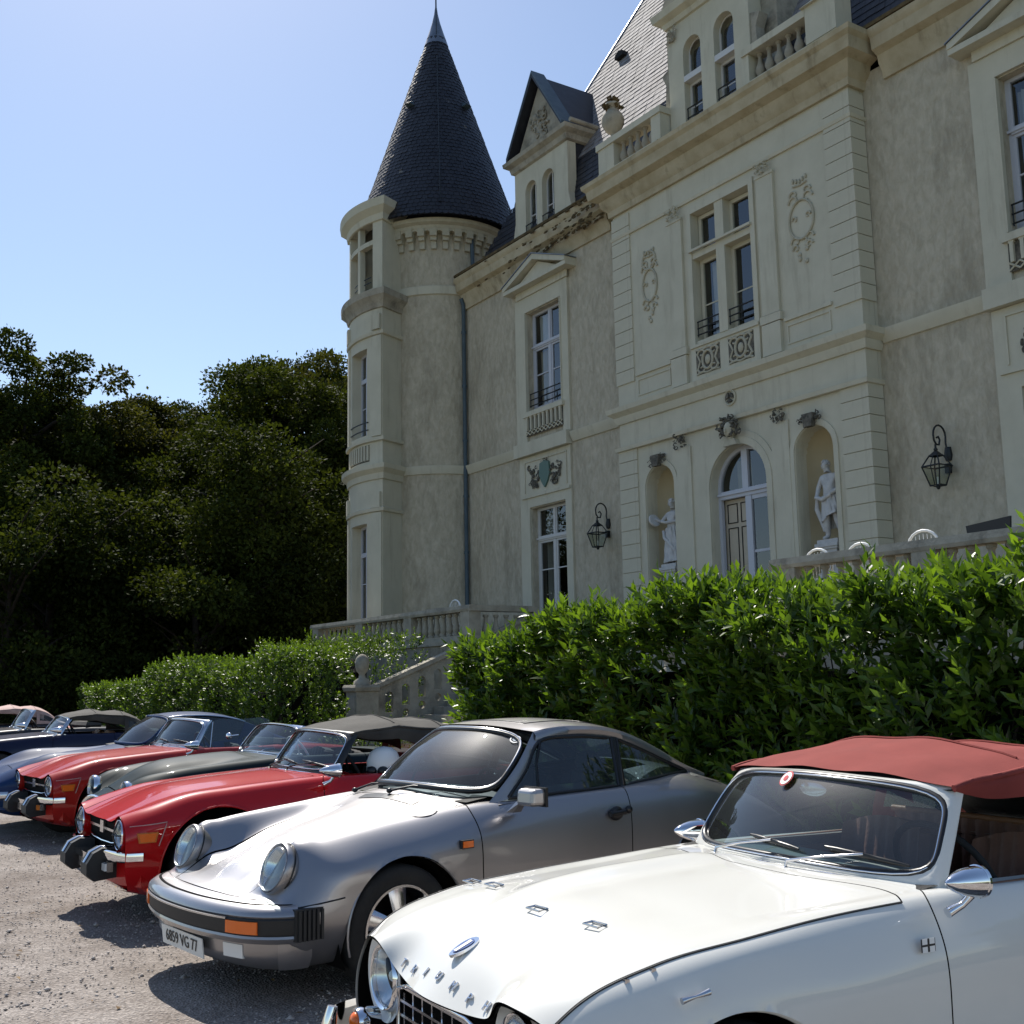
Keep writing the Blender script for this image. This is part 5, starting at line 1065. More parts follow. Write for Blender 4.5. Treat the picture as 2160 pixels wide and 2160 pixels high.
TR = [(-60, 50, 15.9, 5.0, 6.4, 'brown', 'broad dark tree at the far left edge behind the red-topped car'), (30, 46, 16.4, 3.6, 5.6, 'green', 'tallest left tree with a pointed feathery top against the sky'), (130, 49, 15.9, 4.6, 6.4, 'brown', 'reddish-brown leaved tree just right of the tallest left tree'),
      (215, 53, 15.4, 4.4, 6.2, 'brown', 'sloping brownish tree dropping towards the dip in the treeline'), (300, 58, 15.9, 4.2, 6.6, 'green', 'lower tree standing in the dip of the treeline'), (352, 66, 19.2, 5.0, 7.0, 'green', 'airy tree on the right flank of the dip in the treeline'),
      (430, 55, 17.6, 5.0, 6.8, 'green', 'wide domed green tree in the middle right of the wood'), (520, 50, 15.9, 4.2, 6.2, 'green', 'bright-tipped green tree between the dome and the tower'), (590, 56, 18.3, 4.2, 5.8, 'brown', 'dark rounded tree top beside the tower'), (655, 60, 19.2, 4.4, 7.0, 'green', 'dark tree directly behind the tower edge'), (470, 44, 11.8, 4.2, 5.8, 'green', 'shorter green tree in front of the domed tree'), (250, 46, 10.6, 5.0, 5.4, 'green', 'shorter bushy tree in the shade below the dip'), (90, 42, 10.4, 5.0, 5.4, 'green', 'shorter bushy tree in deep shade at left'), (380, 42, 8.2, 4.6, 4.2, 'green', 'low dark tree above the left end of the hedge'), (600, 46, 9.4, 4.2, 5.0, 'green', 'low dark tree between the hedge and the tower'), (0, 38, 7.6, 4.6, 4.0, 'green', 'low dark tree above the far parked cars')]
for i, (px, d, h, rx, rz, c, lb) in enumerate(TR):
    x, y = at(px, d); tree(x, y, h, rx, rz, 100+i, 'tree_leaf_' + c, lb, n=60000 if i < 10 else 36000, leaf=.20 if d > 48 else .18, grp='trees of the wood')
m = MB()                                                 # dense dark understorey of the wood, a far mass
ux = nr.uniform(-48, 4, 26000); uy = 44 + nr.uniform(-3, 26, 26000) + .15*np.abs(ux); uz = nr.uniform(0, 1, 26000)**.8*(5.0 + 1.5*np.sin(ux*.6))
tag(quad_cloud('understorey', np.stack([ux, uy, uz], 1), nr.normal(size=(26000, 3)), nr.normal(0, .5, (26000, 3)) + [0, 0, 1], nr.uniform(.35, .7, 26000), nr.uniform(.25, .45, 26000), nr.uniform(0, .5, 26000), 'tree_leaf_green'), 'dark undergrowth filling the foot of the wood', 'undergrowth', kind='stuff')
m = MB(); xs = np.linspace(-75, 12, 60); vs = []
for i, x in enumerate(xs):
    hh = 6.0 + 1.5*math.sin(i*.9) + 1.2*math.sin(i*2.3); vs += [(x, 62 + 3*math.sin(i*.7), -.5), (x, 65 + 3*math.sin(i*.7), hh), (x, 70, hh*.9), (x, 80, -.5)]
tag(m.add(vs, [(4*i+j, 4*i+4+j, 4*i+5+j, 4*i+1+j) for i in range(59) for j in range(3)]).build('wooded_bank', 'soil'), kind='structure')

# ============================================================ ground
g = MB().add([(-900, -900, -.02), (900, -900, -.02), (900, 1200, -.02), (-900, 1200, -.02)], [(0,1,2,3)]).build('ground', 'grass'); tag(g, kind='structure')
n = 90; P = []
for i in range(n+1):
    row = []
    for j in range(60):
        x = -60 + 80*i/n; y = -30 + 37.2*j/59; z = .012*math.sin(x*.8)*math.sin(y*.9) + .008*math.sin(x*2.3+y)
        v = hw(x, y, max(z, -.01)); row.append((v.x, v.y, v.z))
    P.append(row)
tag(MB().grid(P).build('gravel_parking', 'gravel', None, 180), kind='structure')
tag(MB().add([tuple(hw(x, y, -.004)) for x, y in ((-60, 6.9), (20, 6.9), (20, 45), (-60, 45))], [(0,1,2,3)]).build('garden_soil', 'soil'), kind='structure')
# loose stones near the camera, one joined scatter
N_ = 26000; gy = 2.2 + 11*nr.uniform(0, 1, N_)**1.6; gx = nr.uniform(-1, .55, N_)*(.9 + gy*.45) - .3; s_ = nr.uniform(.003, .009, N_)*(1 + (nr.uniform(size=N_) > .97)*1.2)
ov = np.array([(1,0,0),(0,1,0),(-1,0,0),(0,-1,0),(0,0,1),(0,0,-1)], float); of = np.array([(0,1,4),(1,2,4),(2,3,4),(3,0,4),(1,0,5),(2,1,5),(3,2,5),(0,3,5)])
an = nr.uniform(0, 6.28, N_); ca, sa = np.cos(an), np.sin(an); sx = s_[:, None]*nr.uniform(.7, 1.4, (N_, 3)); V = ov[None]*sx[:, None, :]; V[..., 2] *= .7
Vx = V[..., 0]*ca[:, None] - V[..., 1]*sa[:, None]; Vy = V[..., 0]*sa[:, None] + V[..., 1]*ca[:, None]; V = np.stack([Vx + gx[:, None], Vy + gy[:, None], V[..., 2] + .012], -1)
me = bpy.data.meshes.new('loose_gravel'); F = (np.arange(N_)[:, None, None]*6 + of[None]).reshape(-1); me.vertices.add(N_*6); me.vertices.foreach_set('co', V.reshape(-1).astype(np.float32)); me.loops.add(len(F)); me.loops.foreach_set('vertex_index', F.astype(np.int32)); me.polygons.add(len(F)//3); me.polygons.foreach_set('loop_start', np.arange(0, len(F), 3, dtype=np.int32)); me.polygons.foreach_set('loop_total', np.full(len(F)//3, 3, np.int32)); me.update(calc_edges=True)
me.materials.append(MAT['pebble']); o = bpy.data.objects.new('loose_gravel', me); COL.objects.link(o); tag(o, 'loose beige gravel stones scattered on the parking ground', 'gravel', kind='stuff')

n = 420; lx = nr.uniform(-9, 1.2, n); ly = nr.uniform(3, 22, n)
tag(leaf_cloud('fallen_leaves', np.stack([lx, ly, np.full(n, .022)], 1), np.stack([nr.normal(size=n), nr.normal(size=n), nr.uniform(-.02, .08, n)], 1), np.stack([nr.normal(0, .15, n), nr.normal(0, .15, n), np.ones(n)], 1), nr.uniform(.03, .06, n), nr.uniform(.015, .03, n), nr.uniform(0, 1, n), 'dry_leaf', None), 'dry brown leaves lying scattered on the gravel', 'leaves', kind='stuff')
# ============================================================ cars
def herm(C, u, kn):
    C = np.asarray(C, float); n = len(C); kn = np.asarray(kn, float)
    T = np.empty_like(C); d = np.diff(kn)
    s = (C[1:] - C[:-1]) / d.reshape(-1, *([1]*(C.ndim-1)))
    T[0] = s[0]; T[-1] = s[-1]
    for i in range(1, n-1): T[i] = (s[i-1]*d[i] + s[i]*d[i-1]) / (d[i-1] + d[i])
    i = np.clip(np.floor(u).astype(int), 0, n-2); f = u - i; h = d[i]; sh = (-1,) + (1,)*(C.ndim-1); f_ = f.reshape(sh); h_ = h.reshape(sh)
    h00 = 2*f_**3 - 3*f_**2 + 1; h10 = f_**3 - 2*f_**2 + f_; h01 = -2*f_**3 + 3*f_**2; h11 = f_**3 - f_**2
    return h00*C[i] + h10*h_*T[i] + h01*C[i+1] + h11*h_*T[i+1]
def samples(n, lens, res, marks, eps):
    u = set()
    for i in range(n-1):
        k = max(2, int(math.ceil(lens[i]/res)))
        for j in range(k): u.add(round(i + j/k, 5))
    u.add(float(n-1)); u = sorted(u)
    for mk in marks:
        i = min(int(mk), n-2); e = eps/max(lens[i], .02)
        u = [q for q in u if abs(q-mk) > e*1.8 or q in (0, n-1)] + [mk-e, mk+e]
    return np.array(sorted(q for q in set(u) if 0 <= q <= n-1))
def body(root, net, mat, regions, arches, res=.02, gap=.0035, disp=None, vmax_arch=4.6):
    """control net [station][line 0..8] -> smooth panels split at shut lines"""
    H = np.array(net, float); Mr = H[:, :8][:, ::-1].copy(); Mr[..., 1] *= -1; Cn = np.concatenate([H, Mr], 1)    # 17 lines
    ns, nv = Cn.shape[:2]
    lt = np.array([np.linalg.norm(Cn[i+1]-Cn[i], axis=-1).mean() for i in range(ns-1)]); lv = np.array([np.linalg.norm(Cn[:, j+1]-Cn[:, j], axis=-1).mean() for j in range(nv-1)])
    mt = set(); mv = set(); regs = []
    for r in regions:
        nm, t0, t1, v0, v1 = r[:5]; m_ = r[5] if len(r) > 5 else mat; g_ = r[6] if len(r) > 6 else True
        if v1 <= 8: regs += [(nm, t0, t1, v0, v1, m_, g_), (nm, t0, t1, 16-v1, 16-v0, m_, g_)]
        else: regs.append((nm, t0, t1, v0, v1, m_, g_))
    for r in regs: mt |= {r[1], r[2]}; mv |= {r[3], r[4]}
    mt = {q for q in mt if 0 < q < ns-1}; mv = {q for q in mv if 0 < q < nv-1}
    u = samples(ns, lt, res, mt, gap); v = samples(nv, lv, res, mv, gap)
    kt = np.concatenate([[0], np.cumsum(lt)]); kv = np.concatenate([[0], np.cumsum(lv)])
    G = herm(Cn, u, kt); G = np.swapaxes(herm(np.swapaxes(G, 0, 1), v, kv), 0, 1)
    if disp: G[..., 2] += disp(G[..., 0], G[..., 1], G[..., 2])
    vv = np.minimum(v, 16-v)[None, :].repeat(len(u), 0); ins = np.zeros(G.shape[:2], bool)
    for ax, az, R in arches:
        d = np.hypot(G[..., 0]-ax, G[..., 2]-az); q = (d < R) & (vv < vmax_arch); ins |= q
    cell_in = ins[:-1, :-1] & ins[1:, :-1] & ins[:-1, 1:] & ins[1:, 1:]
    for ax, az, R in arches:
        dx = G[..., 0]-ax; dz = G[..., 2]-az; d = np.hypot(dx, dz); q = (d < R) & (vv < vmax_arch)
        keep = np.zeros_like(q); nc = ~cell_in
        keep[:-1, :-1] |= nc; keep[1:, :-1] |= nc; keep[:-1, 1:] |= nc; keep[1:, 1:] |= nc
        q &= keep; k = R/np.maximum(d, 1e-4); G[..., 0] = np.where(q, ax+dx*k, G[..., 0]); G[..., 2] = np.where(q, az+dz*k, G[..., 2])
    uc = (u[:-1]+u[1:])/2; vc = (v[:-1]+v[1:])/2
    own = np.full((len(uc), len(vc)), -1)
    def ep(arr, mk): i = min(int(mk), len(arr)-1); return gap/max(arr[i], .02)*1.01
    gapm = np.zeros(own.shape, bool)
    for k, r in enumerate(regs):
        e0, e1, f0, f1 = ep(lt, r[1]), ep(lt, r[2]), ep(lv, r[3]), ep(lv, r[4])
        tin = (uc > r[1]+e0*.9) & (uc < r[2]-e1*.9); vin = (vc > r[3]+f0*.9) & (vc < r[4]-f1*.9)
        tex = (uc > r[1]-e0) & (uc < r[2]+e1); vex = (vc > r[3]-f0) & (vc < r[4]+f1); I = tin[:, None] & vin[None]; Ex = tex[:, None] & vex[None]
        if r[6]: gapm |= Ex & ~I
        I2 = I if r[6] else Ex
        own[I2 & (own < 0)] = k
    own[gapm] = -3; own[cell_in] = -2
    for k in [-1] + list(range(len(regs))):
        nm, m_ = ('body', mat) if k < 0 else (regs[k][0], regs[k][5])
        if nm is None or not (own == k).any(): continue
        MB().grid(G, own != k).build(nm, m_, root, 35)
    Nn = np.cross(np.gradient(G, axis=0), np.gradient(G, axis=1)); Nn /= np.linalg.norm(Nn, axis=-1, keepdims=True)+1e-9
    ce = G.mean((0, 1)); s_ = np.sign(((G-ce)*Nn).sum(-1).mean()); G2 = G - Nn*s_*.012
    none = np.zeros(own.shape, bool)
    for k, r in enumerate(regs):
        if r[0] is None: none |= own == k
    MB().grid(G2, (own == -2) | none).build('inner_shell', 'underbody', root)
    return G, u, v
def top_z(B, x, y):
    G = B[0]; k = (np.abs(G[..., 0]-x) < .03) & (np.abs(G[..., 1]-y) < .03) & (G[..., 2] > .35)
    if not k.any(): return .8
    P = G[k]; d = np.hypot(P[:, 0]-x, P[:, 1]-y); w = 1/(d+.002)**2; zt = P[:, 2].max(); q = P[:, 2] > zt-.05; return float((P[q, 2]*w[q]).sum()/w[q].sum())
def side_y(B, x, z):
    G = B[0]; k = (G[..., 1] > .3) & (np.abs(G[..., 0]-x) < .05) & (np.abs(G[..., 2]-z) < .05)
    P = G[k]; d_ = np.hypot(P[:, 0]-x, P[:, 2]-z); return float(P[np.argmin(d_), 1])
def vline(B, vv, s, t0, t1, n=12, off=.004):
    G, u, v = B; j = int(np.argmin(np.abs(v - (vv if s > 0 else 16-vv)))); i0, i1 = int(np.argmin(np.abs(u-t0))), int(np.argmin(np.abs(u-t1)))
    return [(p[0], p[1]+s*off, p[2]+off) for p in G[np.linspace(i0, i1, n).astype(int), j]]
def lerp(a, b, t): return tuple(p + (q-p)*t for p, q in zip(a, b))
def pl(pts, n):
    P = np.array(pts, float); d = np.concatenate([[0], np.cumsum(np.linalg.norm(np.diff(P, axis=0), axis=1))])
    return herm(P, np.interp(np.linspace(0, d[-1], n), d, np.arange(len(P))), d + np.arange(len(P))*1e-6)
def coons(c0, c1, d0, d1, n=12, m=12, bulge=(0, 0, 0)):
    # c0,c1: curves along u at v=0,1 ; d0,d1: curves along v at u=0,1
    c0, c1, d0, d1 = pl(c0, n), pl(c1, n), pl(d0, m), pl(d1, m); u = np.linspace(0, 1, n)[:, None, None]; v = np.linspace(0, 1, m)[None, :, None]
    S_ = (1-v)*c0[:, None] + v*c1[:, None] + (1-u)*d0[None] + u*d1[None] - ((1-u)*(1-v)*c0[0] + u*(1-v)*c0[-1] + (1-u)*v*c1[0] + u*v*c1[-1])
    return S_ + 16*u*(1-u)*v*(1-v)*np.array(bulge)
def my(pts): return [(x, -y, z) for x, y, z in pts]
ROTY = Matrix.Rotation(R_(-90), 3, 'X')
def wheel(root, x, y, r, w, rim, style):
    s = 1 if y > 0 else -1; e = MB(); nm = 'wheel'
    wh = bpy.data.objects.new(nm, MB().lathe([(r*.62, -w*.40), (r*.80, -w*.5), (r*.95, -w*.46), (r, -w*.34), (r, w*.34), (r*.95, w*.46), (r*.82, w*.5), (r*(.69 if style == 'petal' else .62), w*.42)], n=40, mat=ROTY).mesh('tyre', 'tyre', 50)); COL.objects.link(wh); wh.parent = root; wh.location = (x, y, r)
    rk = 1.10 if style == 'petal' else 1.0; m = MB(); m.lathe([(r*.64*rk, w*.40), (r*.63*rk, w*.48), (r*.595*rk, w*.48), (r*.56*rk, w*.2), (r*.54*rk, -.02)], n=40, mat=ROTY); o = m.build('rim', rim, wh, 50)
    if s < 0: wh.rotation_euler = (0, 0, math.pi)
    MB().lathe([(r*.56, -.03), (0, -.03)], n=24, mat=ROTY).build('wheel_backing', 'underbody', wh)  # black backing disc that paints the dark seen through the rim
    if style == 'petal':
        for k in range(5):
            a = 2*math.pi*k/5 + .35; q = MB(); pts = [(.05, -.6), (.05, .6)]
            P = []
            for rr, ww, yy in ((.055, .030, w*.30), (r*.30, .040, w*.30), (r*.62, .056, w*.16)):
                c_, s_ = math.cos(a), math.sin(a); P.append([(rr*c_ - ww*s_, yy, rr*s_ + ww*c_), (rr*c_ - ww*.55*s_, yy+.012, rr*s_ + ww*.55*c_), (rr*c_ + ww*.55*s_, yy+.012, rr*s_ - ww*.55*c_), (rr*c_ + ww*s_, yy, rr*s_ - ww*c_), (rr*c_ + ww*s_, yy-.03, rr*s_ - ww*c_), (rr*c_ - ww*s_, yy-.03, rr*s_ + ww*c_)])
            q.grid([p + [p[0]] for p in P]).build('spoke', rim, wh, 40)
        MB().lathe([(.065, w*.18), (.062, w*.33), (.045, w*.38), (0, w*.39)], n=20, mat=ROTY).build('hub_cap', rim, wh, 50)
    else:
        MB().lathe([(r*.55, w*.05), (r*.48, w*.15), (r*.30, w*.22), (r*.22, w*.30), (r*.12, w*.38), (0, w*.40)], n=28, mat=ROTY).build('hub_cap', rim, wh, 50)
        q = MB()
        for k in range(12): a = 2*math.pi*k/12; q.ell((r*.42*math.cos(a), w*.19, r*.42*math.sin(a)), (.014, .006, .014), 6, 4)
        q.build('rim_holes', 'underbody', wh)
    return wh
def wheels(root, wb, tr, r, w, R, rim='chrome_dull', style='plain', az=None):
    for x in (0, -wb):
        for s in (1, -1):
            wheel(root, x, s*tr/2, r, w, rim, style)
            y0, y1 = (.40, tr/2+.06); az_ = az or r+.01
            MB().add(*[(lambda A: (A[0], A[1]))(( [(x + R*math.cos(a), s*y, az_ + R*math.sin(a)) for a in np.linspace(-.5, math.pi+.5, 22) for y in (y0, y1)], [(2*i, 2*i+1, 2*i+3, 2*i+2) for i in range(21)] ))][0]).add([(x + R*math.cos(a), s*y0, az_ + R*math.sin(a)) for a in np.linspace(-.5, math.pi+.5, 22)], [tuple(range(22))]).build('wheel_well', 'underbody', root)
def seat(root, x, y, mat, zb=.28, top=.86, w=.24, ribs=6, rec=.14):
    s = bpy.data.objects.new('seat', None); COL.objects.link(s); s.parent = root
    n = 29; g = []
    for i, t in enumerate(np.linspace(0, 1, 10)):
        row = []
        for j in range(n):
            f = -1 + 2*j/(n-1); rib = .012*abs(math.sin((f+1)/2*math.pi*ribs)) if abs(f) < .82 else .045*(1-((abs(f)-.82)/.18-.5)**2*4)
            zz = zb + (top-zb)*t - .05*f*f*t; row.append((x - rec*t + rib, y + w*f*(1-.12*t), zz))
        g.append(row)
    g.append([(px-.10, py*1.0, pz-.02) for px, py, pz in g[-1]]); g.append([(px+rec*.9-.06, py, zb) for px, py, pz in g[-1]])
    MB().grid(g).build('seat_back', mat, s, 70)
    g = []
    for i, t in enumerate(np.linspace(0, 1, 8)):
        g.append([(x + .02 + .48*t, y + w*(-1+2*j/(n-1)), zb + .02 + (.012*abs(math.sin(j/(n-1)*math.pi*ribs))) - .12*max(0, t-.9)*8) for j in range(n)])
    MB().grid(g).build('seat_cushion', mat, s, 70)
    return s
def steering(root, x, y, z, r=.19, tilt=62, mat='cabin_black'):
    rot = Matrix.Rotation(R_(-tilt), 3, 'Y'); c = Vector((x, y, z)); st = MB().tube([c + rot @ Vector((r*math.cos(a), r*math.sin(a), 0)) for a in [2*math.pi*i/26 for i in range(26)]], .012, 7, closed=True)
    for a in (.5, 2.6, 4.7): st.tube([c, c + rot @ Vector((r*math.cos(a), r*math.sin(a), 0))], .009, 5)
    st.ell(tuple(c), (.035, .035, .02), 8, 5); st.tube([c, c + Vector((.25, 0, -.12))], .02, 6); st.build('steering_wheel', mat, root, 60)
def cabin(root, x0, x1, w, zf, mat, zt=.86, dash=None, dashm='cabin_black'):
    m = MB(); m.add([(x0, -w, zf), (x1, -w, zf), (x1, w, zf), (x0, w, zf), (x0, -w, zt), (x1, -w, zt), (x1, w, zt), (x0, w, zt)], [(0,1,2,3), (0,4,5,1), (1,5,6,2), (2,6,7,3), (3,7,4,0)]); m.build('cabin_lining', mat, root)
    if dash: 
        xd, zd = dash; g = [[(xd+.25, y, zd-.02), (xd+.08, y, zd+.0), (xd, y, zd-.02), (xd-.03, y, zd-.07), (xd, y, zd-.20)] for y in np.linspace(-w, w, 9)]; MB().grid(g).build('dashboard', dashm, root, 50)
def disc_lamp(root, c, ax, r, name='headlamp', ring='chrome', dome=.035, cross=False, bez=.012, inner='reflector', depth=.06):
    ax = Vector(ax).normalized(); q = ax.to_track_quat('Z', 'Y').to_matrix(); c = Vector(c)
    h = MB().lathe([(r, -depth), (r+bez, -depth*.4), (r+bez, .004), (r+bez*.4, .016), (r-.004, .010), (r-.006, 0)], tuple(c), 32, mat=q).build(name, ring, root, 50)
    MB().lathe([(r-.004, 0), (r*.75, -.03), (r*.4, -.055), (.02, -.06)], tuple(c), 24, mat=q).build('reflector', inner, h, 60)
    MB().lathe([(r-.004, .004)] + [(r*math.cos(a)*.98, .004 + dome*math.sin(a)) for a in np.linspace(.25, math.pi/2, 7)], tuple(c), 28, mat=q).build('lens', 'clear_glass', h, 60)
    MB().ell(tuple(c - ax*.03), (.02, .02, .02), 8, 6).build('bulb', 'lens_white', h, 60)
    if cross:
        m = MB()
        for d in (Vector((0, 1, 0)), q @ Vector((0, 0, 0)) + ax.cross(Vector((0, 1, 0)))):
            d = d.normalized(); m.tube([c + d*r*t + ax*(.008 + (dome+.004)*(1-t*t)) for t in np.linspace(-1, 1, 9)], .006, 5)
        m.ell(tuple(c + ax*(dome+.012)), (.012, .012, .012), 6, 5); m.build('cross_guard', 'black_trim', h, 60)
    return h
def frame_tube(root, pts, r, mat, name, closed=True, n=8, flat=None): return MB().tube(pts, r, n, closed=closed, flat=flat).build(name, mat, root, 60)
def rrect(c0, c1, d0, d1, bulge, uv, n=22):
    """rounded loop on a Coons screen: returns loop points and the glass grid inside it"""
    G = coons(c0, c1, d0, d1, 25, 25, bulge)
    def ev(u, v):
        x = np.clip(u, 0, 1)*24; y = np.clip(v, 0, 1)*24; i = min(int(x), 23); j = min(int(y), 23); fx, fy = x-i, y-j
        return (G[i, j]*(1-fx)*(1-fy) + G[i+1, j]*fx*(1-fy) + G[i, j+1]*(1-fx)*fy + G[i+1, j+1]*fx*fy)
    return G, ev
def screen(root, ev, rad=.12, inset=.0, glass='car_glass', name='windscreen', n=40, asp=3.4, sub=True):
    # superellipse-like rounded rectangle in parameter space
    loop = []
    for k in range(n*2):
        a = 2*math.pi*k/(n*2); c_, s_ = math.cos(a), math.sin(a); p = 5.5
        den = (abs(c_)**p + abs(s_)**p)**(1/p); loop.append((.5 + (.5-inset)*c_/den, .5 + (.5-inset*asp)*s_/den))
    L3 = [tuple(ev(u, v)) for u, v in loop]; rings = []
    for t in np.linspace(1, 0, 9): rings.append([tuple(ev(.5 + (u-.5)*t, .5 + (v-.5)*t)) for u, v in loop] + [tuple(ev(.5 + (loop[0][0]-.5)*t, .5 + (loop[0][1]-.5)*t))])
    MB().grid(rings).build(name, glass, root, 180); return L3
def wiper(root, p0, p1, up=.02, blade=.32, mat='black_trim'):
    p0, p1 = Vector(p0), Vector(p1); m = MB(); m.tube([p0, p0 + (p1-p0)*.5 + Vector((0, 0, up)), p1], [.009, .007, .005], 6); d = (p1-p0).normalized(); m.ell(tuple(p0), (.02, .02, .016), 8, 5)
    return m.build('wiper_arm', mat, root, 60)
def blade(root, a, b, mat='rubber'): a, b = Vector(a), Vector(b); return MB().tube([a, (a+b)/2 + Vector((.004, 0, .006)), b], .008, 5).build('wiper_blade', mat, root, 60)
def text_part(root, s, size, loc, ex, ey, mat, depth=.003, name='lettering', space=1.0):
    cu = bpy.data.curves.new('txt', 'FONT'); cu.body = s; cu.size = size; cu.extrude = depth; cu.align_x = 'CENTER'; cu.align_y = 'CENTER'; cu.space_character = space; cu.resolution_u = 3
    o = bpy.data.objects.new(name, cu); COL.objects.link(o); dg = bpy.context.evaluated_depsgraph_get(); me = bpy.data.meshes.new_from_object(o.evaluated_get(dg)); bpy.data.objects.remove(o); bpy.data.curves.remove(cu)
    me.materials.clear(); me.materials.append(MAT[mat]); o = bpy.data.objects.new(name, me); COL.objects.link(o); o.parent = root
    ex = Vector(ex).normalized(); ey = Vector(ey); ey = (ey - ex*ey.dot(ex)).normalized(); ez = ex.cross(ey); M4 = Matrix((ex, ey, ez)).transposed().to_4x4(); M4.translation = Vector(loc); o.matrix_local = M4
    return o
def car(name, label, pose, group=None):
    x, y, a = pose; return thing(name, label, 'car', (x, y, 0), R_(a), group)
def plate(root, x, y0, y1, z0, z1, txt, mat='plate_white', tm='plate_black', tilt=0):
    p = MB().hexa([(x, y0, z0), (x+.006, y0, z0), (x+.006, y1, z0), (x, y1, z0), (x-tilt, y0, z1), (x+.006-tilt, y0, z1), (x+.006-tilt, y1, z1), (x-tilt, y1, z1)]).build('number_plate', mat, root)
    if txt: text_part(p, txt, (z1-z0)*.86, (x+.009-tilt/2, (y0+y1)/2, (z0+z1)/2), (0, 1, 0), (-tilt, 0, z1-z0), tm, .001)
    return p

# ------------------------------------------------------------ the silver coupe
c = car('silver_coupe', 'silver-grey classic rear-engined coupe with sloping round headlamps, second car from the right', (-1.089, 6.605, 218.56))
net = [
 [(.66,.40,.18),(.62,.60,.22),(.61,.70,.30),(.61,.745,.40),(.63,.715,.485),(.675,.56,.51),(.715,.40,.505),(.745,.20,.505),(.755,0,.505)],
 [(.58,.40,.16),(.53,.66,.20),(.56,.755,.32),(.575,.765,.43),(.595,.70,.515),(.632,.55,.528),(.655,.42,.525),(.665,.2,.53),(.665,0,.535)],
 [(.48,.40,.16),(.46,.67,.20),(.47,.78,.34),(.475,.79,.49),(.485,.70,.655),(.505,.552,.757),(.505,.418,.612),(.505,.2,.603),(.505,0,.61)],
 [(.38,.40,.16),(.37,.68,.20),(.37,.787,.34),(.37,.805,.50),(.37,.765,.655),(.385,.562,.778),(.385,.432,.628),(.385,.2,.643),(.385,0,.652)],
 [(.10,.40,.16),(.12,.69,.20),(.12,.79,.34),(.12,.815,.52),(.12,.78,.69),(.12,.600,.808),(.12,.462,.715),(.12,.2,.735),(.12,0,.745)],
 [(-.15,.40,.16),(-.15,.69,.20),(-.15,.79,.34),(-.15,.815,.52),(-.15,.785,.71),(-.15,.62,.832),(-.15,.49,.775),(-.15,.2,.803),(-.15,0,.815)],
 [(-.36,.40,.16),(-.36,.69,.20),(-.36,.785,.34),(-.36,.81,.52),(-.36,.785,.72),(-.36,.645,.850),(-.36,.515,.832),(-.36,.22,.855),(-.36,0,.867)],
 [(-.53,.40,.16),(-.53,.70,.20),(-.53,.785,.34),(-.53,.80,.54),(-.53,.78,.73),(-.53,.675,.855),(-.57,.57,.872),(-.50,.25,.895),(-.48,0,.905)],
 [(-.80,.40,.16),(-.80,.71,.20),(-.80,.78,.34),(-.80,.80,.55),(-.80,.775,.75),(-.80,.70,.865),(-.80,.62,.875),(-.72,.28,.92),(-.66,0,.93)],
 [(-1.2,.40,.16),(-1.2,.71,.20),(-1.2,.785,.34),(-1.2,.805,.55),(-1.2,.78,.76),(-1.2,.715,.875),(-1.2,.64,.885),(-1.2,.3,.93),(-1.2,0,.93)],
 [(-1.58,.40,.16),(-1.58,.71,.20),(-1.58,.79,.34),(-1.58,.81,.55),(-1.60,.785,.77),(-1.62,.715,.885),(-1.62,.64,.895),(-1.62,.3,.94),(-1.62,0,.94)],
 [(-1.95,.40,.17),(-1.95,.73,.22),(-1.95,.81,.36),(-1.95,.83,.58),(-1.95,.80,.79),(-1.95,.71,.90),(-1.95,.61,.925),(-1.95,.3,1.0),(-1.95,0,1.0)],
 [(-2.27,.40,.18),(-2.27,.74,.24),(-2.27,.82,.40),(-2.27,.84,.60),(-2.27,.81,.79),(-2.27,.69,.91),(-2.27,.56,.945),(-2.27,.28,1.0),(-2.27,0,1.01)],
 [(-2.65,.40,.20),(-2.65,.70,.26),(-2.65,.80,.40),(-2.65,.82,.58),(-2.65,.78,.73),(-2.65,.66,.83),(-2.65,.5,.87),(-2.65,.25,.90),(-2.65,0,.905)],
 [(-3.0,.40,.24),(-3.0,.62,.28),(-3.0,.74,.42),(-3.0,.76,.56),(-3.0,.72,.66),(-3.0,.6,.72),(-3.0,.45,.74),(-3.0,.22,.75),(-3.0,0,.755)],
 [(-3.22,.30,.30),(-3.24,.50,.32),(-3.26,.60,.42),(-3.27,.62,.52),(-3.26,.58,.58),(-3.24,.5,.60),(-3.23,.4,.61),(-3.22,.2,.62),(-3.22,0,.62)],
 [(-3.25,.2,.34),(-3.27,.3,.36),(-3.28,.4,.42),(-3.28,.42,.48),(-3.28,.4,.54),(-3.28,.3,.56),(-3.28,.2,.57),(-3.28,.1,.57),(-3.28,0,.57)],
]
ARC = [(-.03, .315, .352), (-2.27, .315, .352)]
B9 = body(c, net, 'paint_silver', [(None, 8.3, 11.6, 6.6, 9.4), ('bonnet', .18, 6.75, 6.0, 10.0), ('door', 6.9, 10.1, 1.35, 5.9)], ARC, res=.020)
wheels(c, 2.27, 1.40, .312, .20, .35, 'chrome_dull', 'petal')
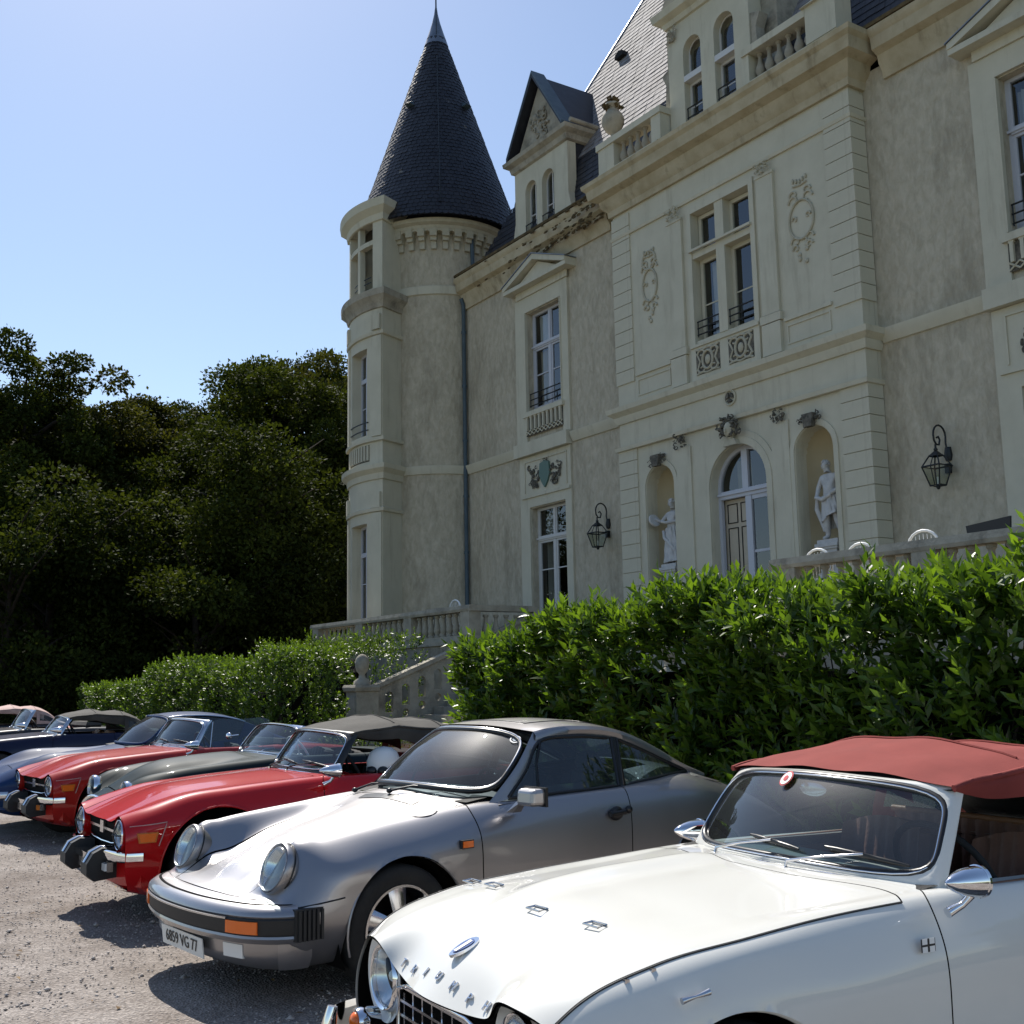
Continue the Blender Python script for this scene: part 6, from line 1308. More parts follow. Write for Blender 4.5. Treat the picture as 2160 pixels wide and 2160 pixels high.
for s in (1, -1):
    for ax in (-.03, -2.27):
        yy = .808 if ax > -1 else .835
        MB().tube([(ax + .354*math.cos(a), s*(yy - .05*max(0, math.sin(a)-.55)), .315 + .354*math.sin(a)) for a in np.linspace(-.25, math.pi+.25, 30)], .007, 6).build('arch_lip', 'paint_silver', c, 60)
    # headlamp in its sloping bezel
    ctr = (.580, s*.545, .645); ax_ = Vector((math.cos(R_(21)), 0, math.sin(R_(21)))); q = ax_.to_track_quat('Z', 'Y').to_matrix()
    MB().lathe([(.100, -.10), (.121, -.05), (.129, -.02), (.128, .006), (.122, .014), (.116, .006)], ctr, 40, mat=q).build('headlamp_bezel', 'paint_silver', c, 60)
    disc_lamp(c, tuple(Vector(ctr) + ax_*.002), ax_, .113, ring='chrome_dull', dome=.042, bez=.002); MB().tube([Vector(ctr) + q @ Vector((.130*math.cos(t), .130*math.sin(t), -.028)) for t in [2*math.pi*i/36 for i in range(36)]], .0035, 6, closed=True).build('headlamp_seal', 'black_trim', c, 60)
    # bumper bellows, side repeater, door handle, mirror
    m = MB()
    for k in range(6): m.box(.455+k*.024, .468+k*.024, s*.775-.034, s*.775+.034, .335, .475)
    m.box(.45, .60, s*.775-.022, s*.775+.022, .335, .482); m.build('bellows', 'rubber', c)
    MB().box(-.44, -.36, s*.806-.012, s*.806+.012, .668, .712).build('side_repeater_base', 'black_trim', c); MB().box(-.433, -.367, s*.812-.012, s*.812+.012, .674, .706).build('side_repeater', 'amber', c)
    h = MB(); h.tube([(-1.44, s*.815, .757), (-1.56, s*.815, .763)], .016, 8); h.ell((-1.50, s*.803, .757), (.055, .02, .042), 14, 8); h.ell((-1.60, s*.806, .772), (.026, .02, .024), 10, 6); h.build('door_handle', 'black_trim', c, 60)
PB = [(.44, -.800), (.58, -.785), (.69, -.72), (.765, -.62), (.82, -.46), (.86, -.24), (.872, 0), (.86, .24), (.82, .46), (.765, .62), (.69, .72), (.58, .785), (.44, .800)]
P2 = [tuple(p) for p in pl([(x, y, 0) for x, y in PB], 44)]; P2 = [(a, b) for a, b, _ in P2]
Pm = P2[3:-3]
MB().sweep(Pm, [(-.15, .505), (-.10, .508), (-.03, .492), (0, .472), (.006, .452), (0, .443), (-.05, .44)]).build('bumper', 'paint_silver', c, 40)
MB().sweep(Pm, [(-.04, .4425), (.002, .4425), (.008, .436), (.004, .42), (.004, .378), (-.004, .362), (-.04, .362)]).build('bumper_strip', 'rubber', c, 40)
MB().sweep(Pm[8:-8], [(.006, .443), (.014, .441), (.014, .433), (.006, .430)]).build('bumper_moulding', 'chrome_dull', c, 40)
MB().sweep(Pm, [(-.05, .3615), (.000, .3615), (.004, .35), (-.012, .325), (-.05, .32)]).build('bumper_lip', 'paint_silver', c, 40)
MB().sweep(P2[5:-5], [(-.09, .3195), (-.055, .3195), (-.060, .26), (-.085, .215), (-.13, .185), (-.15, .19)]).build('front_valance', 'paint_silver', c, 40)
MB().sweep(P2[1:-1], [(-.07, .50), (-.05, .50), (-.05, .34), (-.07, .34)]).build('bumper_backing', 'underbody', c)
MB().sweep(P2[1:6], [(-.075, .329), (-.05, .328), (-.05, .25), (-.09, .19)]).build('front_valance', 'paint_silver', c, 40); MB().sweep(P2[-6:-1], [(-.075, .329), (-.05, .328), (-.05, .25), (-.09, .19)]).build('front_valance', 'paint_silver', c, 40)
for sl in (slice(7, 12), slice(-12, -7)):
    MB().sweep(P2[sl], [(.002, .430), (.013, .429), (.013, .372), (.002, .369)]).build('front_indicator', 'amber', c, 40)
for sl in (slice(10, 14), slice(-14, -10)):
    MB().sweep(P2[sl], [(-.065, .305), (-.052, .304), (-.058, .240), (-.072, .238)]).build('fog_lamp', 'lens_white', c, 40)
plate(c, .818, -.26, .26, .208, .305, '6859 VG 77', tilt=-.012)
for y in (-.45, .45): MB().tube([(.76, y, .475), (.76, y, .497)], .012, 8).build('washer_jet', 'black_trim', c)
# greenhouse
A0, A1 = (-.70, .635, .873), (-1.115, .495, 1.232)
ap = [A0, (-.90, .60, 1.05), A1]
wb_ = [(-.70, -.635, .873), (-.56, -.35, .908), (-.52, 0, .918), (-.56, .35, .908), A0]; wt = [(-1.115, -.495, 1.232), (-1.02, -.25, 1.262), (-1.0, 0, 1.268), (-1.02, .25, 1.262), A1]
G, ev = rrect(wb_, wt, my(ap), ap, (.035, 0, .02), None)
L3 = screen(c, ev, inset=.018); frame_tube(c, L3, .016, 'black_trim', 'windscreen_seal'); frame_tube(c, [tuple(ev(.5 + (u-.5)*1.0, v)) for u, v in [(0,0)]] + [], .001, 'black_trim', 'x') if False else None
frame_tube(c, [(x-.004, y, z+.016) for x, y, z in L3], .006, 'chrome_dull', 'windscreen_trim')
rail = [A1, (-1.38, .515, 1.262), (-1.70, .52, 1.235), (-2.02, .515, 1.135), (-2.32, .50, .985), (-2.5, .49, .93)]
belt = [(-.74, .665, .882), (-1.2, .672, .892), (-1.62, .672, .900), (-2.0, .655, .925), (-2.36, .59, .945)]
dlo_t = [(-.80, .655, .905), (-1.13, .545, 1.19), (-1.40, .548, 1.215), (-1.70, .55, 1.185), (-2.05, .56, 1.075), (-2.34, .575, .948)]
# roof skin: from the screen header over to the tail
def roof_row(xr, z_edge, y_edge, crown, k=13): return [(xr - .06*(1-(2*j/(k-1)-1)**2)*0 + .0, y_edge*(2*j/(k-1)-1), z_edge + crown*(1-(2*j/(k-1)-1)**2)) for j in range(k)]
rows = [[tuple(p) for p in pl([(-1.115, -.51, 1.243), (-1.02, -.25, 1.276), (-1.0, 0, 1.282), (-1.02, .25, 1.276), (-1.115, .51, 1.243)], 17)]]
for xr, ye, ze, cr in ((-1.25, .53, 1.262, .040), (-1.5, .54, 1.262, .044), (-1.75, .545, 1.232, .048), (-1.95, .545, 1.17, .055), (-2.15, .545, 1.085, .06), (-2.35, .56, .985, .075), (-2.55, .55, .915, .07)): rows.append([tuple(p) for p in roof_row(xr, ze, ye, cr, 17)])
Rg = herm(np.array(rows), np.linspace(0, len(rows)-1, 46), np.arange(len(rows))); g_hole = np.zeros((45, 16), bool); g_hole[26:39, 2:14] = True
MB().grid(Rg, g_hole).build('roof', 'paint_silver', c, 40); MB().grid(Rg - np.array([0, 0, .02]), g_hole).build('headlining', 'cabin_black', c)
MB().grid(Rg[26:40, 2:15]).build('rear_window', 'car_glass', c, 60)
sr = Rg[5:20, 3:14]; loop = [sr[i, 0] for i in range(len(sr))] + [sr[-1, j] for j in range(1, sr.shape[1])] + [sr[i, -1] for i in range(len(sr)-2, -1, -1)] + [sr[0, j] for j in range(sr.shape[1]-2, 0, -1)]
frame_tube(c, [(x, y, z+.001) for x, y, z in loop], .0035, 'black_trim', 'sunroof_seam')
for s in (1, -1):
    f = (lambda P: P) if s > 0 else my
    # pillars and cant rail: strip between glass outline and roof edge / screen edge
    edge = [tuple(Rg[i, -1 if s > 0 else 0]) for i in (0, 6, 13, 20, 26, 32, 38, 44)]
    inn = f([(-1.10, .545, 1.185), (-1.25, .55, 1.205), (-1.50, .553, 1.212), (-1.72, .556, 1.185), (-1.92, .56, 1.12), (-2.12, .566, 1.035), (-2.34, .578, .948), (-2.50, .60, .90)])
    MB().grid(np.stack([pl(edge, 40), pl(inn, 40)*.5 + pl(edge, 40)*.5 + np.array([0, s*.016, .004]), pl(inn, 40)], 1)).build('cant_rail', 'paint_silver', c, 60)
    MB().grid(np.stack([pl(f([(-.66, .655, .868), (-.90, .612, 1.058), (-1.115, .51, 1.243)]), 12), pl(f([(-.72, .668, .872), (-.93, .625, 1.045), (-1.12, .545, 1.19)]), 12), pl(f([(-.80, .668, .885), (-.97, .618, 1.035), (-1.10, .545, 1.185)]), 12)], 1)).build('windscreen_pillar', 'paint_silver', c, 60)
    MB().grid(np.stack([pl(f([(-2.34, .578, .948), (-2.42, .60, .92), (-2.50, .62, .89)]), 6), pl(f([(-2.30, .66, .915), (-2.45, .68, .885), (-2.6, .66, .86)]), 6)], 1)).build('rear_pillar', 'paint_silver', c, 60)
    MB().grid(np.stack([pl(f([(-.72, .668, .872), (-1.2, .672, .882), (-1.66, .675, .892), (-2.05, .655, .915), (-2.36, .60, .935)]), 30), pl(f([(-.70, .70, .862), (-1.2, .715, .872), (-1.66, .718, .882), (-2.05, .70, .90), (-2.38, .66, .915)]), 30)], 1)).build('waist_panel', 'paint_silver', c, 60)
    lo = f([(-.80, .662, .888), (-1.2, .668, .890), (-1.655, .668, .898)]); hi = f([(-.80, .662, .892), (-.97, .612, 1.035), (-1.115, .553, 1.178), (-1.40, .558, 1.203), (-1.70, .56, 1.180)])
    MB().grid(np.stack([pl(lo, 24), pl(hi, 24)], 1)).build('door_window', 'car_glass', c, 60)
    lo2 = f([(-1.70, .668, .898), (-2.0, .648, .922), (-2.33, .592, .940)]); hi2 = f([(-1.745, .56, 1.172), (-1.95, .565, 1.10), (-2.15, .572, 1.02), (-2.33, .590, .944)])
    MB().grid(np.stack([pl(lo2, 20), pl(hi2, 20)], 1)).build('quarter_window', 'car_glass', c, 60)
    o1 = [tuple(p) for p in pl(hi, 24)] + [tuple(p) for p in pl(lo, 20)[::-1]]; o2 = [tuple(p) for p in pl(hi2, 20)] + [tuple(p) for p in pl(lo2, 14)[::-1]]
    for o_ in (o1, o2): frame_tube(c, o_, .012, 'black_trim', 'window_seal')
    MB().grid(np.stack([pl(f([(-1.655, .672, .89), (-1.70, .562, 1.19)]), 6), pl(f([(-1.705, .672, .895), (-1.75, .562, 1.182)]), 6)], 1)).build('door_pillar', 'black_trim', c)
    MB().tube(f([(-1.02, .668, .89), (-1.06, .60, 1.06), (-1.13, .557, 1.19)]), .008, 6).build('quarter_light_bar', 'black_trim', c)
# mirror (driver side), wipers, cowl slot, sticker
mr = MB(); P = [(-.80, .84, .86), (-.69, .84, .87), (-.69, 1.02, .87), (-.80, 1.03, .86), (-.80, .85, .955), (-.70, .85, .965), (-.70, 1.01, .965), (-.80, 1.02, .955)]
mo = MB().hexa([(-.79, .83, .868), (-.70, .85, .868), (-.70, .99, .868), (-.79, 1.01, .868), (-.79, .83, .962), (-.71, .85, .958), (-.71, .99, .958), (-.79, 1.01, .962)]).build('door_mirror', 'paint_silver', c)
bv = mo.modifiers.new('b', 'BEVEL'); bv.width = .022; bv.segments = 3; bake(mo)
MB().box(-.802, -.786, .835, 1.005, .876, .954).build('mirror_glass', 'chrome', mo); MB().box(-.796, -.780, .825, 1.015, .864, .966).build('mirror_rim', 'black_trim', mo)
MB().hexa([(-.80, .765, .825), (-.70, .765, .825), (-.72, .80, .825), (-.78, .80, .825), (-.77, .82, .885), (-.73, .82, .885), (-.73, .86, .885), (-.77, .86, .885)]).build('mirror_stalk', 'paint_silver', c)
wiper(c, (-.50, -.52, .885), (-.62, -.30, .93)); blade(c, (-.64, -.46, .905), (-.60, -.02, .945)); wiper(c, (-.44, -.02, .915), (-.60, .25, .935)); blade(c, (-.60, .02, .938), (-.66, .48, .915))
MB().grid([[(x, y, top_z(B9, x, y)+.004) for y in np.linspace(-.30, .30, 13)] for x in (-.445, -.42, -.395, -.385)]).build('cowl_vent', 'black_trim', c)
MB().tube([(-.26 + .085*math.cos(t), .60 + .055*math.sin(t), top_z(B9, -.26 + .085*math.cos(t), .60 + .055*math.sin(t))+.0015) for t in np.linspace(0, math.pi, 16)], .0028, 5).build('fuel_flap_seam', 'black_trim', c)
for s in (1, -1): MB().tube([(x, s*(side_y(B9, x, z)+.001), z) for x, z in ((.60, .478), (.54, .487), (.46, .497), (.38, .505), (.34, .51))], .004, 5).build('wing_seam', 'black_trim', c)
m = MB(); ct = Vector(ev(.93, .86)); u_ = (Vector(ev(.96, .86))-ct).normalized(); v_ = (Vector(ev(.93, .80))-ct).normalized(); nn_ = u_.cross(v_)
for r0, r1, mt in ((.026, .034, 'white_plastic'), (.0, .018, 'lens_white')):
    k = 24; A = [ct + nn_*(-.006 if nn_.x < 0 else .006) + u_*r1*math.cos(2*math.pi*i/k) + v_*r1*math.sin(2*math.pi*i/k) for i in range(k)]; B_ = [ct + nn_*(-.006 if nn_.x < 0 else .006) + u_*r0*math.cos(2*math.pi*i/k) + v_*r0*math.sin(2*math.pi*i/k) for i in range(k)]
    MB().add(A + B_, [(i, (i+1) % k, k+(i+1) % k, k+i) for i in range(k)]).build('screen_sticker', mt, c)
k = 26; fl = [(-.26 + .085*math.cos(a), .675 + .045*math.sin(a)*1.0) for a in np.linspace(math.pi, 2*math.pi, k)]
cabin(c, -.75, -2.2, .60, .25, 'cabin_black', .87, (-.80, .90)); seat(c, -1.55, .34, 'cabin_black', .35, .98, .24); seat(c, -1.55, -.34, 'cabin_black', .35, .98, .24); steering(c, -1.0, .34, .86)
for y in (.34, -.34): MB().ell((-1.70, y, 1.02), (.05, .12, .08), 12, 8).build('headrest', 'cabin_black', c, 60)
MB().box(-2.3, -2.2, -.5, .5, .8, .9).build('parcel_shelf', 'cabin_black', c)

# ------------------------------------------------------------ small British roadsters
def tr_net(front, w=1.0, rear='flat'):
    base = [
     [(.2,.40,.18),(.2,.63,.21),(.2,.715,.34),(.2,.73,.54),(.2,.715,.70),(.2,.60,.822),(.2,.45,.812),(.2,.2,.833),(.2,0,.842)],
     [(-.1,.40,.18),(-.1,.63,.21),(-.1,.715,.34),(-.1,.73,.54),(-.1,.715,.72),(-.1,.615,.846),(-.1,.49,.848),(-.1,.2,.872),(-.1,0,.882)],
     [(-.42,.40,.18),(-.42,.64,.21),(-.42,.715,.34),(-.42,.73,.55),(-.42,.72,.74),(-.42,.63,.866),(-.42,.52,.872),(-.42,.22,.893),(-.42,0,.903)],
     [(-.74,.40,.18),(-.74,.65,.21),(-.74,.71,.34),(-.74,.73,.56),(-.74,.72,.76),(-.76,.645,.880),(-.80,.57,.893),(-.70,.25,.908),(-.68,0,.913)],
     [(-1.0,.40,.18),(-1.0,.65,.21),(-1.0,.71,.34),(-1.0,.73,.56),(-1.0,.725,.76),(-1.0,.66,.883),(-1.0,.60,.888),(-1.0,.28,.91),(-1.0,0,.91)],
     [(-1.7,.40,.18),(-1.7,.65,.21),(-1.7,.71,.34),(-1.7,.73,.56),(-1.7,.72,.76),(-1.7,.65,.875),(-1.7,.59,.88),(-1.7,.28,.90),(-1.7,0,.90)],
     [(-2.05,.40,.18),(-2.05,.65,.22),(-2.05,.72,.36),(-2.05,.735,.56),(-2.05,.72,.76),(-2.05,.64,.875),(-2.05,.56,.885),(-2.05,.28,.90),(-2.05,0,.90)],
     [(-2.5,.40,.2),(-2.5,.64,.24),(-2.5,.71,.38),(-2.5,.725,.56),(-2.5,.71,.74),(-2.5,.62,.85),(-2.5,.54,.86),(-2.5,.27,.87),(-2.5,0,.87)],
     [(-2.95,.40,.24),(-2.95,.60,.28),(-2.95,.68,.40),(-2.95,.69,.56),(-2.95,.68,.70),(-2.95,.60,.79),(-2.95,.5,.80),(-2.95,.25,.805),(-2.95,0,.805)],
     [(-3.12,.35,.30),(-3.12,.54,.32),(-3.14,.62,.42),(-3.15,.63,.54),(-3.15,.62,.66),(-3.14,.55,.73),(-3.13,.45,.74),(-3.12,.22,.745),(-3.12,0,.745)],
     [(-3.13,.2,.34),(-3.15,.3,.36),(-3.17,.4,.44),(-3.18,.42,.52),(-3.18,.4,.6),(-3.18,.3,.66),(-3.18,.25,.67),(-3.18,.12,.67),(-3.18,0,.67)]]
    return [[(x, y*w, z) for x, y, z in st] for st in front + base]
def roadster_top(c, mat, sag=0.0, rear_win=True, zt=1.29, header=-1.06, side='open', zh=1.182, yh=.532):
    rows = []
    for xr, ye, ze, cr in ((header+.035, yh+.012, zh-.004, .030), (header-.03, yh+.016, zh+.012, .040), (header-.12, yh+.018, zh+.024, .052), (header-.36, yh, zh+.035, .075), (header-.55, yh-.005, zh+.02, .062), (header-.80, yh-.01, zh+.005, .070), (header-1.0, yh-.02, zh-.06, .06), (header-1.25, yh, zh-.24, .04), (-2.42, .575, .895, .02)):
        rows.append([(xr - .03*(1-(j/10-1)**2)*(-1 if xr > header else 0), ye*(j/10-1), ze + cr*(1-abs(j/10-1)**2.6)) for j in range(21)])
    G = herm(np.array(rows), np.linspace(0, len(rows)-1, 56), np.arange(len(rows))); G[..., 2] += .004*np.sin(G[..., 1]*17 + G[..., 0]*9)
    for bx_ in (header-.36, header-.80): G[..., 2] += .009*np.exp(-((G[..., 0]-bx_)/.022)**2)*(np.abs(G[..., 1]) < .60)
    G[..., 2] -= .010*np.exp(-((G[..., 0]-(header-.58))/.10)**2)*(1-(G[..., 1]/.6)**2) + .006*np.exp(-((G[..., 0]-(header-.2))/.07)**2)*(1-(G[..., 1]/.6)**2)
    MB().grid(G).build('soft_top', mat, c, 60)
    MB().grid(G*np.array([.995, .985, 1]) - np.array([0.005, 0, .014])).build('soft_top_lining', 'cabin_black', c)
    for bx_ in (header-.36, header-.80):
        i_ = int(np.argmin(np.abs(G[:, 10, 0]-bx_))); MB().tube([(p[0]+.012, p[1], p[2]+.001) for p in G[i_, 1:-1]], .005, 5).build('soft_top_seam', mat, c, 60)
    for s in (1, -1):
        e = [tuple(p) for p in G[:, -1 if s > 0 else 0]]
        ee = np.array(e[1:40]); f_ = np.linspace(0, 1, len(ee))[:, None]; dn = np.array([[0, s*.010, -.034]])*(.2+1.7*f_); MB().grid(np.stack([ee, ee + dn*.55 + [0, s*.006, 0], ee + dn + [0, s*.004, -.003], ee + dn*1.6 + [0, -s*.012, -.008] + f_*[0, -s*.01, -.06]], 1)).build('soft_top_flap', mat, c, 60)
        MB().tube([(x, y+s*.004, z-.004) for x, y, z in e[:38]], .011, 6).build('soft_top_seam', mat, c, 60)
        x0 = header-.80; q = [p for p in e if p[0] <= x0+.02]; lo = [(x0+.02 - i*.62/(len(q)-1), s*(.625-.02*i/(len(q)-1)), .892) for i in range(len(q))]
        g = np.stack([np.array(q), np.array(q)*.72 + np.array(lo)*.28 + [0, s*.018, 0], np.array(q)*.25 + np.array(lo)*.75 + [0, s*.014, 0], np.array(lo)], 1)
        sk = np.zeros((len(q)-1, 3), bool); k0, k1 = int(len(q)*.10), int(len(q)*.62); sk[k0:k1, 1] = True
        MB().grid(g, sk).build('soft_top_side', mat, c, 60); MB().grid(g[k0:k1+1, 1:3]).build('side_window', 'clear_glass', c, 60)
        if side == 'closed' or side == s: 
            lo = [(header+.20, s*.622, .900), (header-.25, s*.632, .90), (x0+.03, s*.632, .898)]; hi = [(header-.02, s*(yh+.008), zh-.015), (header-.35, s*(yh+.01), zh+.02), (x0+.03, s*(yh+.004), zh-.005)]
            MB().grid(np.stack([pl(lo, 12), pl(hi, 12)], 1)).build('door_window', 'car_glass', c, 60); frame_tube(c, [tuple(p) for p in pl(lo, 12)] + [tuple(p) for p in pl(hi, 12)[::-1]], .008, 'black_trim', 'window_seal')
    return G
def tr_screen(c, fmat, xb=-.87, xt=-1.07, zb=.885, ztp=1.19, yb=.615, yt=.555, thick=.016, chrome=True, bow=.14, inset=.02, seal=.010):
    ap = [(xb, yb, zb), ((xb+xt)/2+.005, (yb+yt)/2+.006, (zb+ztp)/2), (xt, yt, ztp)]
    wb_ = [(xb, -yb, zb), (xb+bow*.75, -yb*.5, zb+.018), (xb+bow, 0, zb+.024), (xb+bow*.75, yb*.5, zb+.018), (xb, yb, zb)]; wt = [(xt, -yt, ztp), (xt+bow*.62, -yt*.5, ztp+.018), (xt+bow*.8, 0, ztp+.026), (xt+bow*.62, yt*.5, ztp+.018), (xt, yt, ztp)]
    G, ev = rrect(wb_, wt, my(ap), ap, (.015, 0, .006), None)
    L = screen(c, ev, inset=inset); fr = [tuple(ev(u, v)) for u, v in [(i/20, 0) for i in range(20)] + [(1, i/8) for i in range(8)] + [(1-i/20, 1) for i in range(20)] + [(0, 1-i/8) for i in range(8)]]
    # frame body between the outer edge and the rounded aperture
    n = len(L); cen = np.array(ev(.5, .5))
    def outer(k):
        a = 2*math.pi*k/n; c_, s_ = math.cos(a), math.sin(a); m_ = max(abs(c_), abs(s_)); return np.array(ev(.5 + .5*c_/m_, .5 + .5*s_/m_))
    g = [[np.array(L[k % n]) + [.006, 0, .002], (np.array(L[k % n]) + outer(k))/2 + [.012, 0, .004], outer(k) + [.004, 0, 0], outer(k) + [-.03, 0, -.004], np.array(L[k % n]) + [-.02, 0, 0]] for k in range(n+1)]
    MB().grid(g).build('windscreen_frame', fmat, c, 45)
    frame_tube(c, L, seal, 'black_trim', 'windscreen_seal')
    if seal > .012: MB().tube([(x+.040, y*1.0, z-.016) for x, y, z in wb_], .013, 7).build('scuttle_seal', 'black_trim', c, 60)
    if chrome: frame_tube(c, [(x+.010, y*1.004, z+.002) for x, y, z in [tuple(ev(.5+(u-.5)*1.0, v)) for u, v in []]] or [(p[0]+.012, p[1], p[2]+.002) for p in L], .0032 if seal > .012 else .0045, 'chrome', 'windscreen_trim')
    MB().tube([(x+.03, y*.98, z-.004) for x, y, z in wb_], .014, 7).build('scuttle_trim', 'chrome' if chrome else 'black_trim', c, 60)
    return ev
def bullet_mirror(c, x, y, z, s, sc=1.0):
    m = MB(); q = Vector((1, 0, .05)).normalized().to_track_quat('Z', 'Y').to_matrix()
    o = m.lathe([(0, .155*sc), (.010*sc, .150*sc), (.032*sc, .115*sc), (.050*sc, .065*sc), (.060*sc, .01*sc), (.062*sc, -.02*sc), (.066*sc, -.022*sc), (.066*sc, -.035*sc), (.058*sc, -.037*sc), (0, -.03*sc)], (x, y, z), 28, mat=q).build('wing_mirror', 'chrome', c, 50)
    MB().tube([(x+.01, y, z-.05*sc), (x+.03, y-s*.02, z-.09*sc), (x+.08, y-s*.03, z-.115*sc)], [.012, .011, .016], 8).build('stalk', 'chrome', o, 60); return o
def wipers_on(c, ev, m_='chrome_dull'):
    for sp, (u0, v0), (u1, v1) in (((-.25), (.40, .22), (.61, .155)), ((.13), (.69, .22), (.93, .165))):
        P = [Vector(ev(u0 + (u1-u0)*t, v0 + (v1-v0)*t)) + Vector((.016, 0, .008)) for t in np.linspace(0, 1, 7)]
        MB().tube(P, [.004, .008, .009, .009, .009, .008, .004], 6).build('wiper_blade', 'black_trim', c, 60)
        s0 = Vector(ev(.5 + sp/1.2, 0)) + Vector((.055, 0, -.004)); MB().tube([s0, s0 + Vector((-.01, 0, .03)), (s0 + P[3])/2 + Vector((.01, 0, .022)), P[3] + Vector((.006, 0, .006))], [.007, .006, .004, .004], 6).ell(tuple(s0), (.018, .016, .014), 10, 6).build('wiper_arm', m_, c, 60)
def wipers2(c, xb=-.735, zb=.915, m_='chrome_dull'):
    for y, yt in ((-.28, .02), (.12, .42)):
        wiper(c, (xb, y, zb-.01), (xb-.09, (y+yt)/2+.04, zb+.045), mat=m_); blade(c, (xb-.055, y+.06, zb+.022), (xb-.13, yt+.10, zb+.03), 'black_trim')

# white convertible with the red top
c = car('white_convertible', 'white classic convertible with a faded red fabric top, nearest car at the right', (.216, 3.693, 208.31))
front4 = [
 [(.50,.42,.24),(.50,.58,.26),(.505,.65,.36),(.518,.675,.49),(.515,.662,.60),(.502,.612,.692),(.535,.47,.724),(.52,.29,.648),(.562,0,.645)],
 [(.44,.42,.2),(.44,.61,.23),(.435,.68,.35),(.44,.705,.51),(.435,.69,.64),(.43,.622,.742),(.445,.485,.762),(.455,.26,.722),(.465,0,.735)],
 [(.2,.40,.18),(.2,.63,.21),(.2,.715,.34),(.2,.735,.54),(.2,.715,.72),(.2,.635,.812),(.2,.48,.832),(.2,.24,.834),(.2,0,.845)],
 [(-.1,.40,.18),(-.1,.63,.21),(-.1,.715,.34),(-.1,.735,.54),(-.1,.715,.745),(-.1,.64,.844),(-.1,.49,.858),(-.1,.24,.874),(-.1,0,.884)]]
def bulge4(x, y, z):
    k = np.exp(-((y+.19)/.085)**2)*.034*(1/(1+np.exp(-(-x+.12)*16)))*(1/(1+np.exp(-(x+.62)*22))); return k*(z > .6)
nt4 = tr_net(front4); del nt4[4:6]
B4 = body(c, nt4, 'paint_white', [(None, 6.05, 7.6, 6.2, 9.8), ('bonnet', .0, 4.75, 5.0, 11.0, 'paint_white'), ('door', 5.05, 6.95, 1.4, 5.95), ('boot_lid', 8.6, 10.7, 6.2, 9.8)], [(0, .325, .365), (-2.235, .325, .365)], res=.014, gap=.0028, disp=bulge4)
wheels(c, 2.235, 1.27, .325, .165, .364, 'chrome_dull')
for s in (1, -1):
    MB().tube([(.367*math.cos(a), s*(.728 - .03*max(0, math.sin(a)-.5)), .325 + .367*math.sin(a)) for a in np.linspace(-.2, math.pi+.2, 36)], .009, 8).build('arch_lip', 'paint_white', c, 60)
    # beading along the wing joint, headlamp in its deep hood
    MB().tube(vline(B4, 5.0, s, .02, 4.74, 60, .0005), .0030, 6).build('wing_beading', 'rubber', c, 60)
    disc_lamp(c, (.495, s*.46, .598), (1, 0, .02), .092, ring='chrome', dome=.03, bez=.016)
    disc_lamp(c, (.585, s*.455, .475), (1, 0, 0), .036, 'side_lamp', 'chrome', .018, bez=.006); MB().ell((.60, s*.455, .475), (.02, .03, .03), 12, 8).build('indicator_lens', 'amber', c, 60)
    MB().lathe([(.140, .004), (.128, -.006), (.116, -.014), (.104, -.018)], (.497, s*.462, .598), 36, mat=Vector((1, 0, 0)).to_track_quat('Z', 'Y').to_matrix()).build('headlamp_bucket', 'paint_white', c, 60)
    MB().tube([(.72, s*.36, .36), (.735, s*.36, .45), (.71, s*.36, .56)], [.02, .032, .016], 10).build('overrider', 'chrome', c, 60)
    for k in (9, 12):
        px, py, pz = vline(B4, 5.0, s, .25, 2.75, 22)[k]; MB().box(px-.007, px+.007, py-.012, py+.010, pz-.028, pz-.004).build('bonnet_catch', 'chrome_dull', c)
    MB().tube([(.185, s*.727, .742), (.145, s*.731, .748), (.10, s*.728, .753)], [.009, .004, .009], 8).build('wing_badge_bar', 'chrome_dull', c, 60)
P = [(x, y) for x, y, _ in [tuple(q) for q in pl([(.45, -.72, 0), (.60, -.66, 0), (.68, -.45, 0), (.71, 0, 0), (.68, .45, 0), (.60, .66, 0), (.45, .72, 0)], 30)]]
MB().sweep(P, [(0, .36), (.012, .38), (.016, .42), (.012, .46), (0, .48)]).build('bumper', 'chrome', c, 60)
MB().sweep([(.50, -.64), (.55, -.3), (.56, 0), (.55, .3), (.50, .64)], [(0, .36), (0, .24), (-.08, .20), (-.08, .36)]).build('front_valance', 'paint_white', c, 50)
MB().add([(.44, -.58, .34), (.44, .58, .34), (.47, .58, .64), (.47, -.58, .64)], [(0,1,2,3)]).build('grille_back', 'underbody', c)
for k in range(9):
    y = -.28 + .07*k; MB().box(.500, .507, y-.004, y+.004, .42, .630-.15*abs(y)).build('grille_upright', 'chrome_dull', c)
for k in range(5):
    z = .44 + .042*k; MB().box(.503, .515, -.29, .29, z-.004, z+.004).build('grille_bar', 'chrome_dull', c)
frame_tube(c, [(.515, -.30, .43), (.515, -.30, .60), (.525, -.2, .628), (.535, 0, .632), (.525, .2, .628), (.515, .30, .60), (.515, .30, .43)], .008, 'chrome', 'grille_surround')
def bz(x, y):   # bonnet height near the nose
    return float(np.interp(x, [.485, .545, .59], [.732, .695, .645])) - .10*min(.36, abs(y))**2*3
for k, ch in enumerate('TRIUMPH'):
    y = -.285 + .095*k; x = .515 - .12*y*y; z = top_z(B4, x, y); zb_ = top_z(B4, x-.05, y); text_part(c, ch, .040, (x, y, z+.005), (0, 1, 0), (-.05, 0, zb_-z), 'chrome_dull', .003)
t_ = Vector((-1, 0, .42)).normalized(); bx = Vector((.43, .0, top_z(B4, .43, 0)+.002))
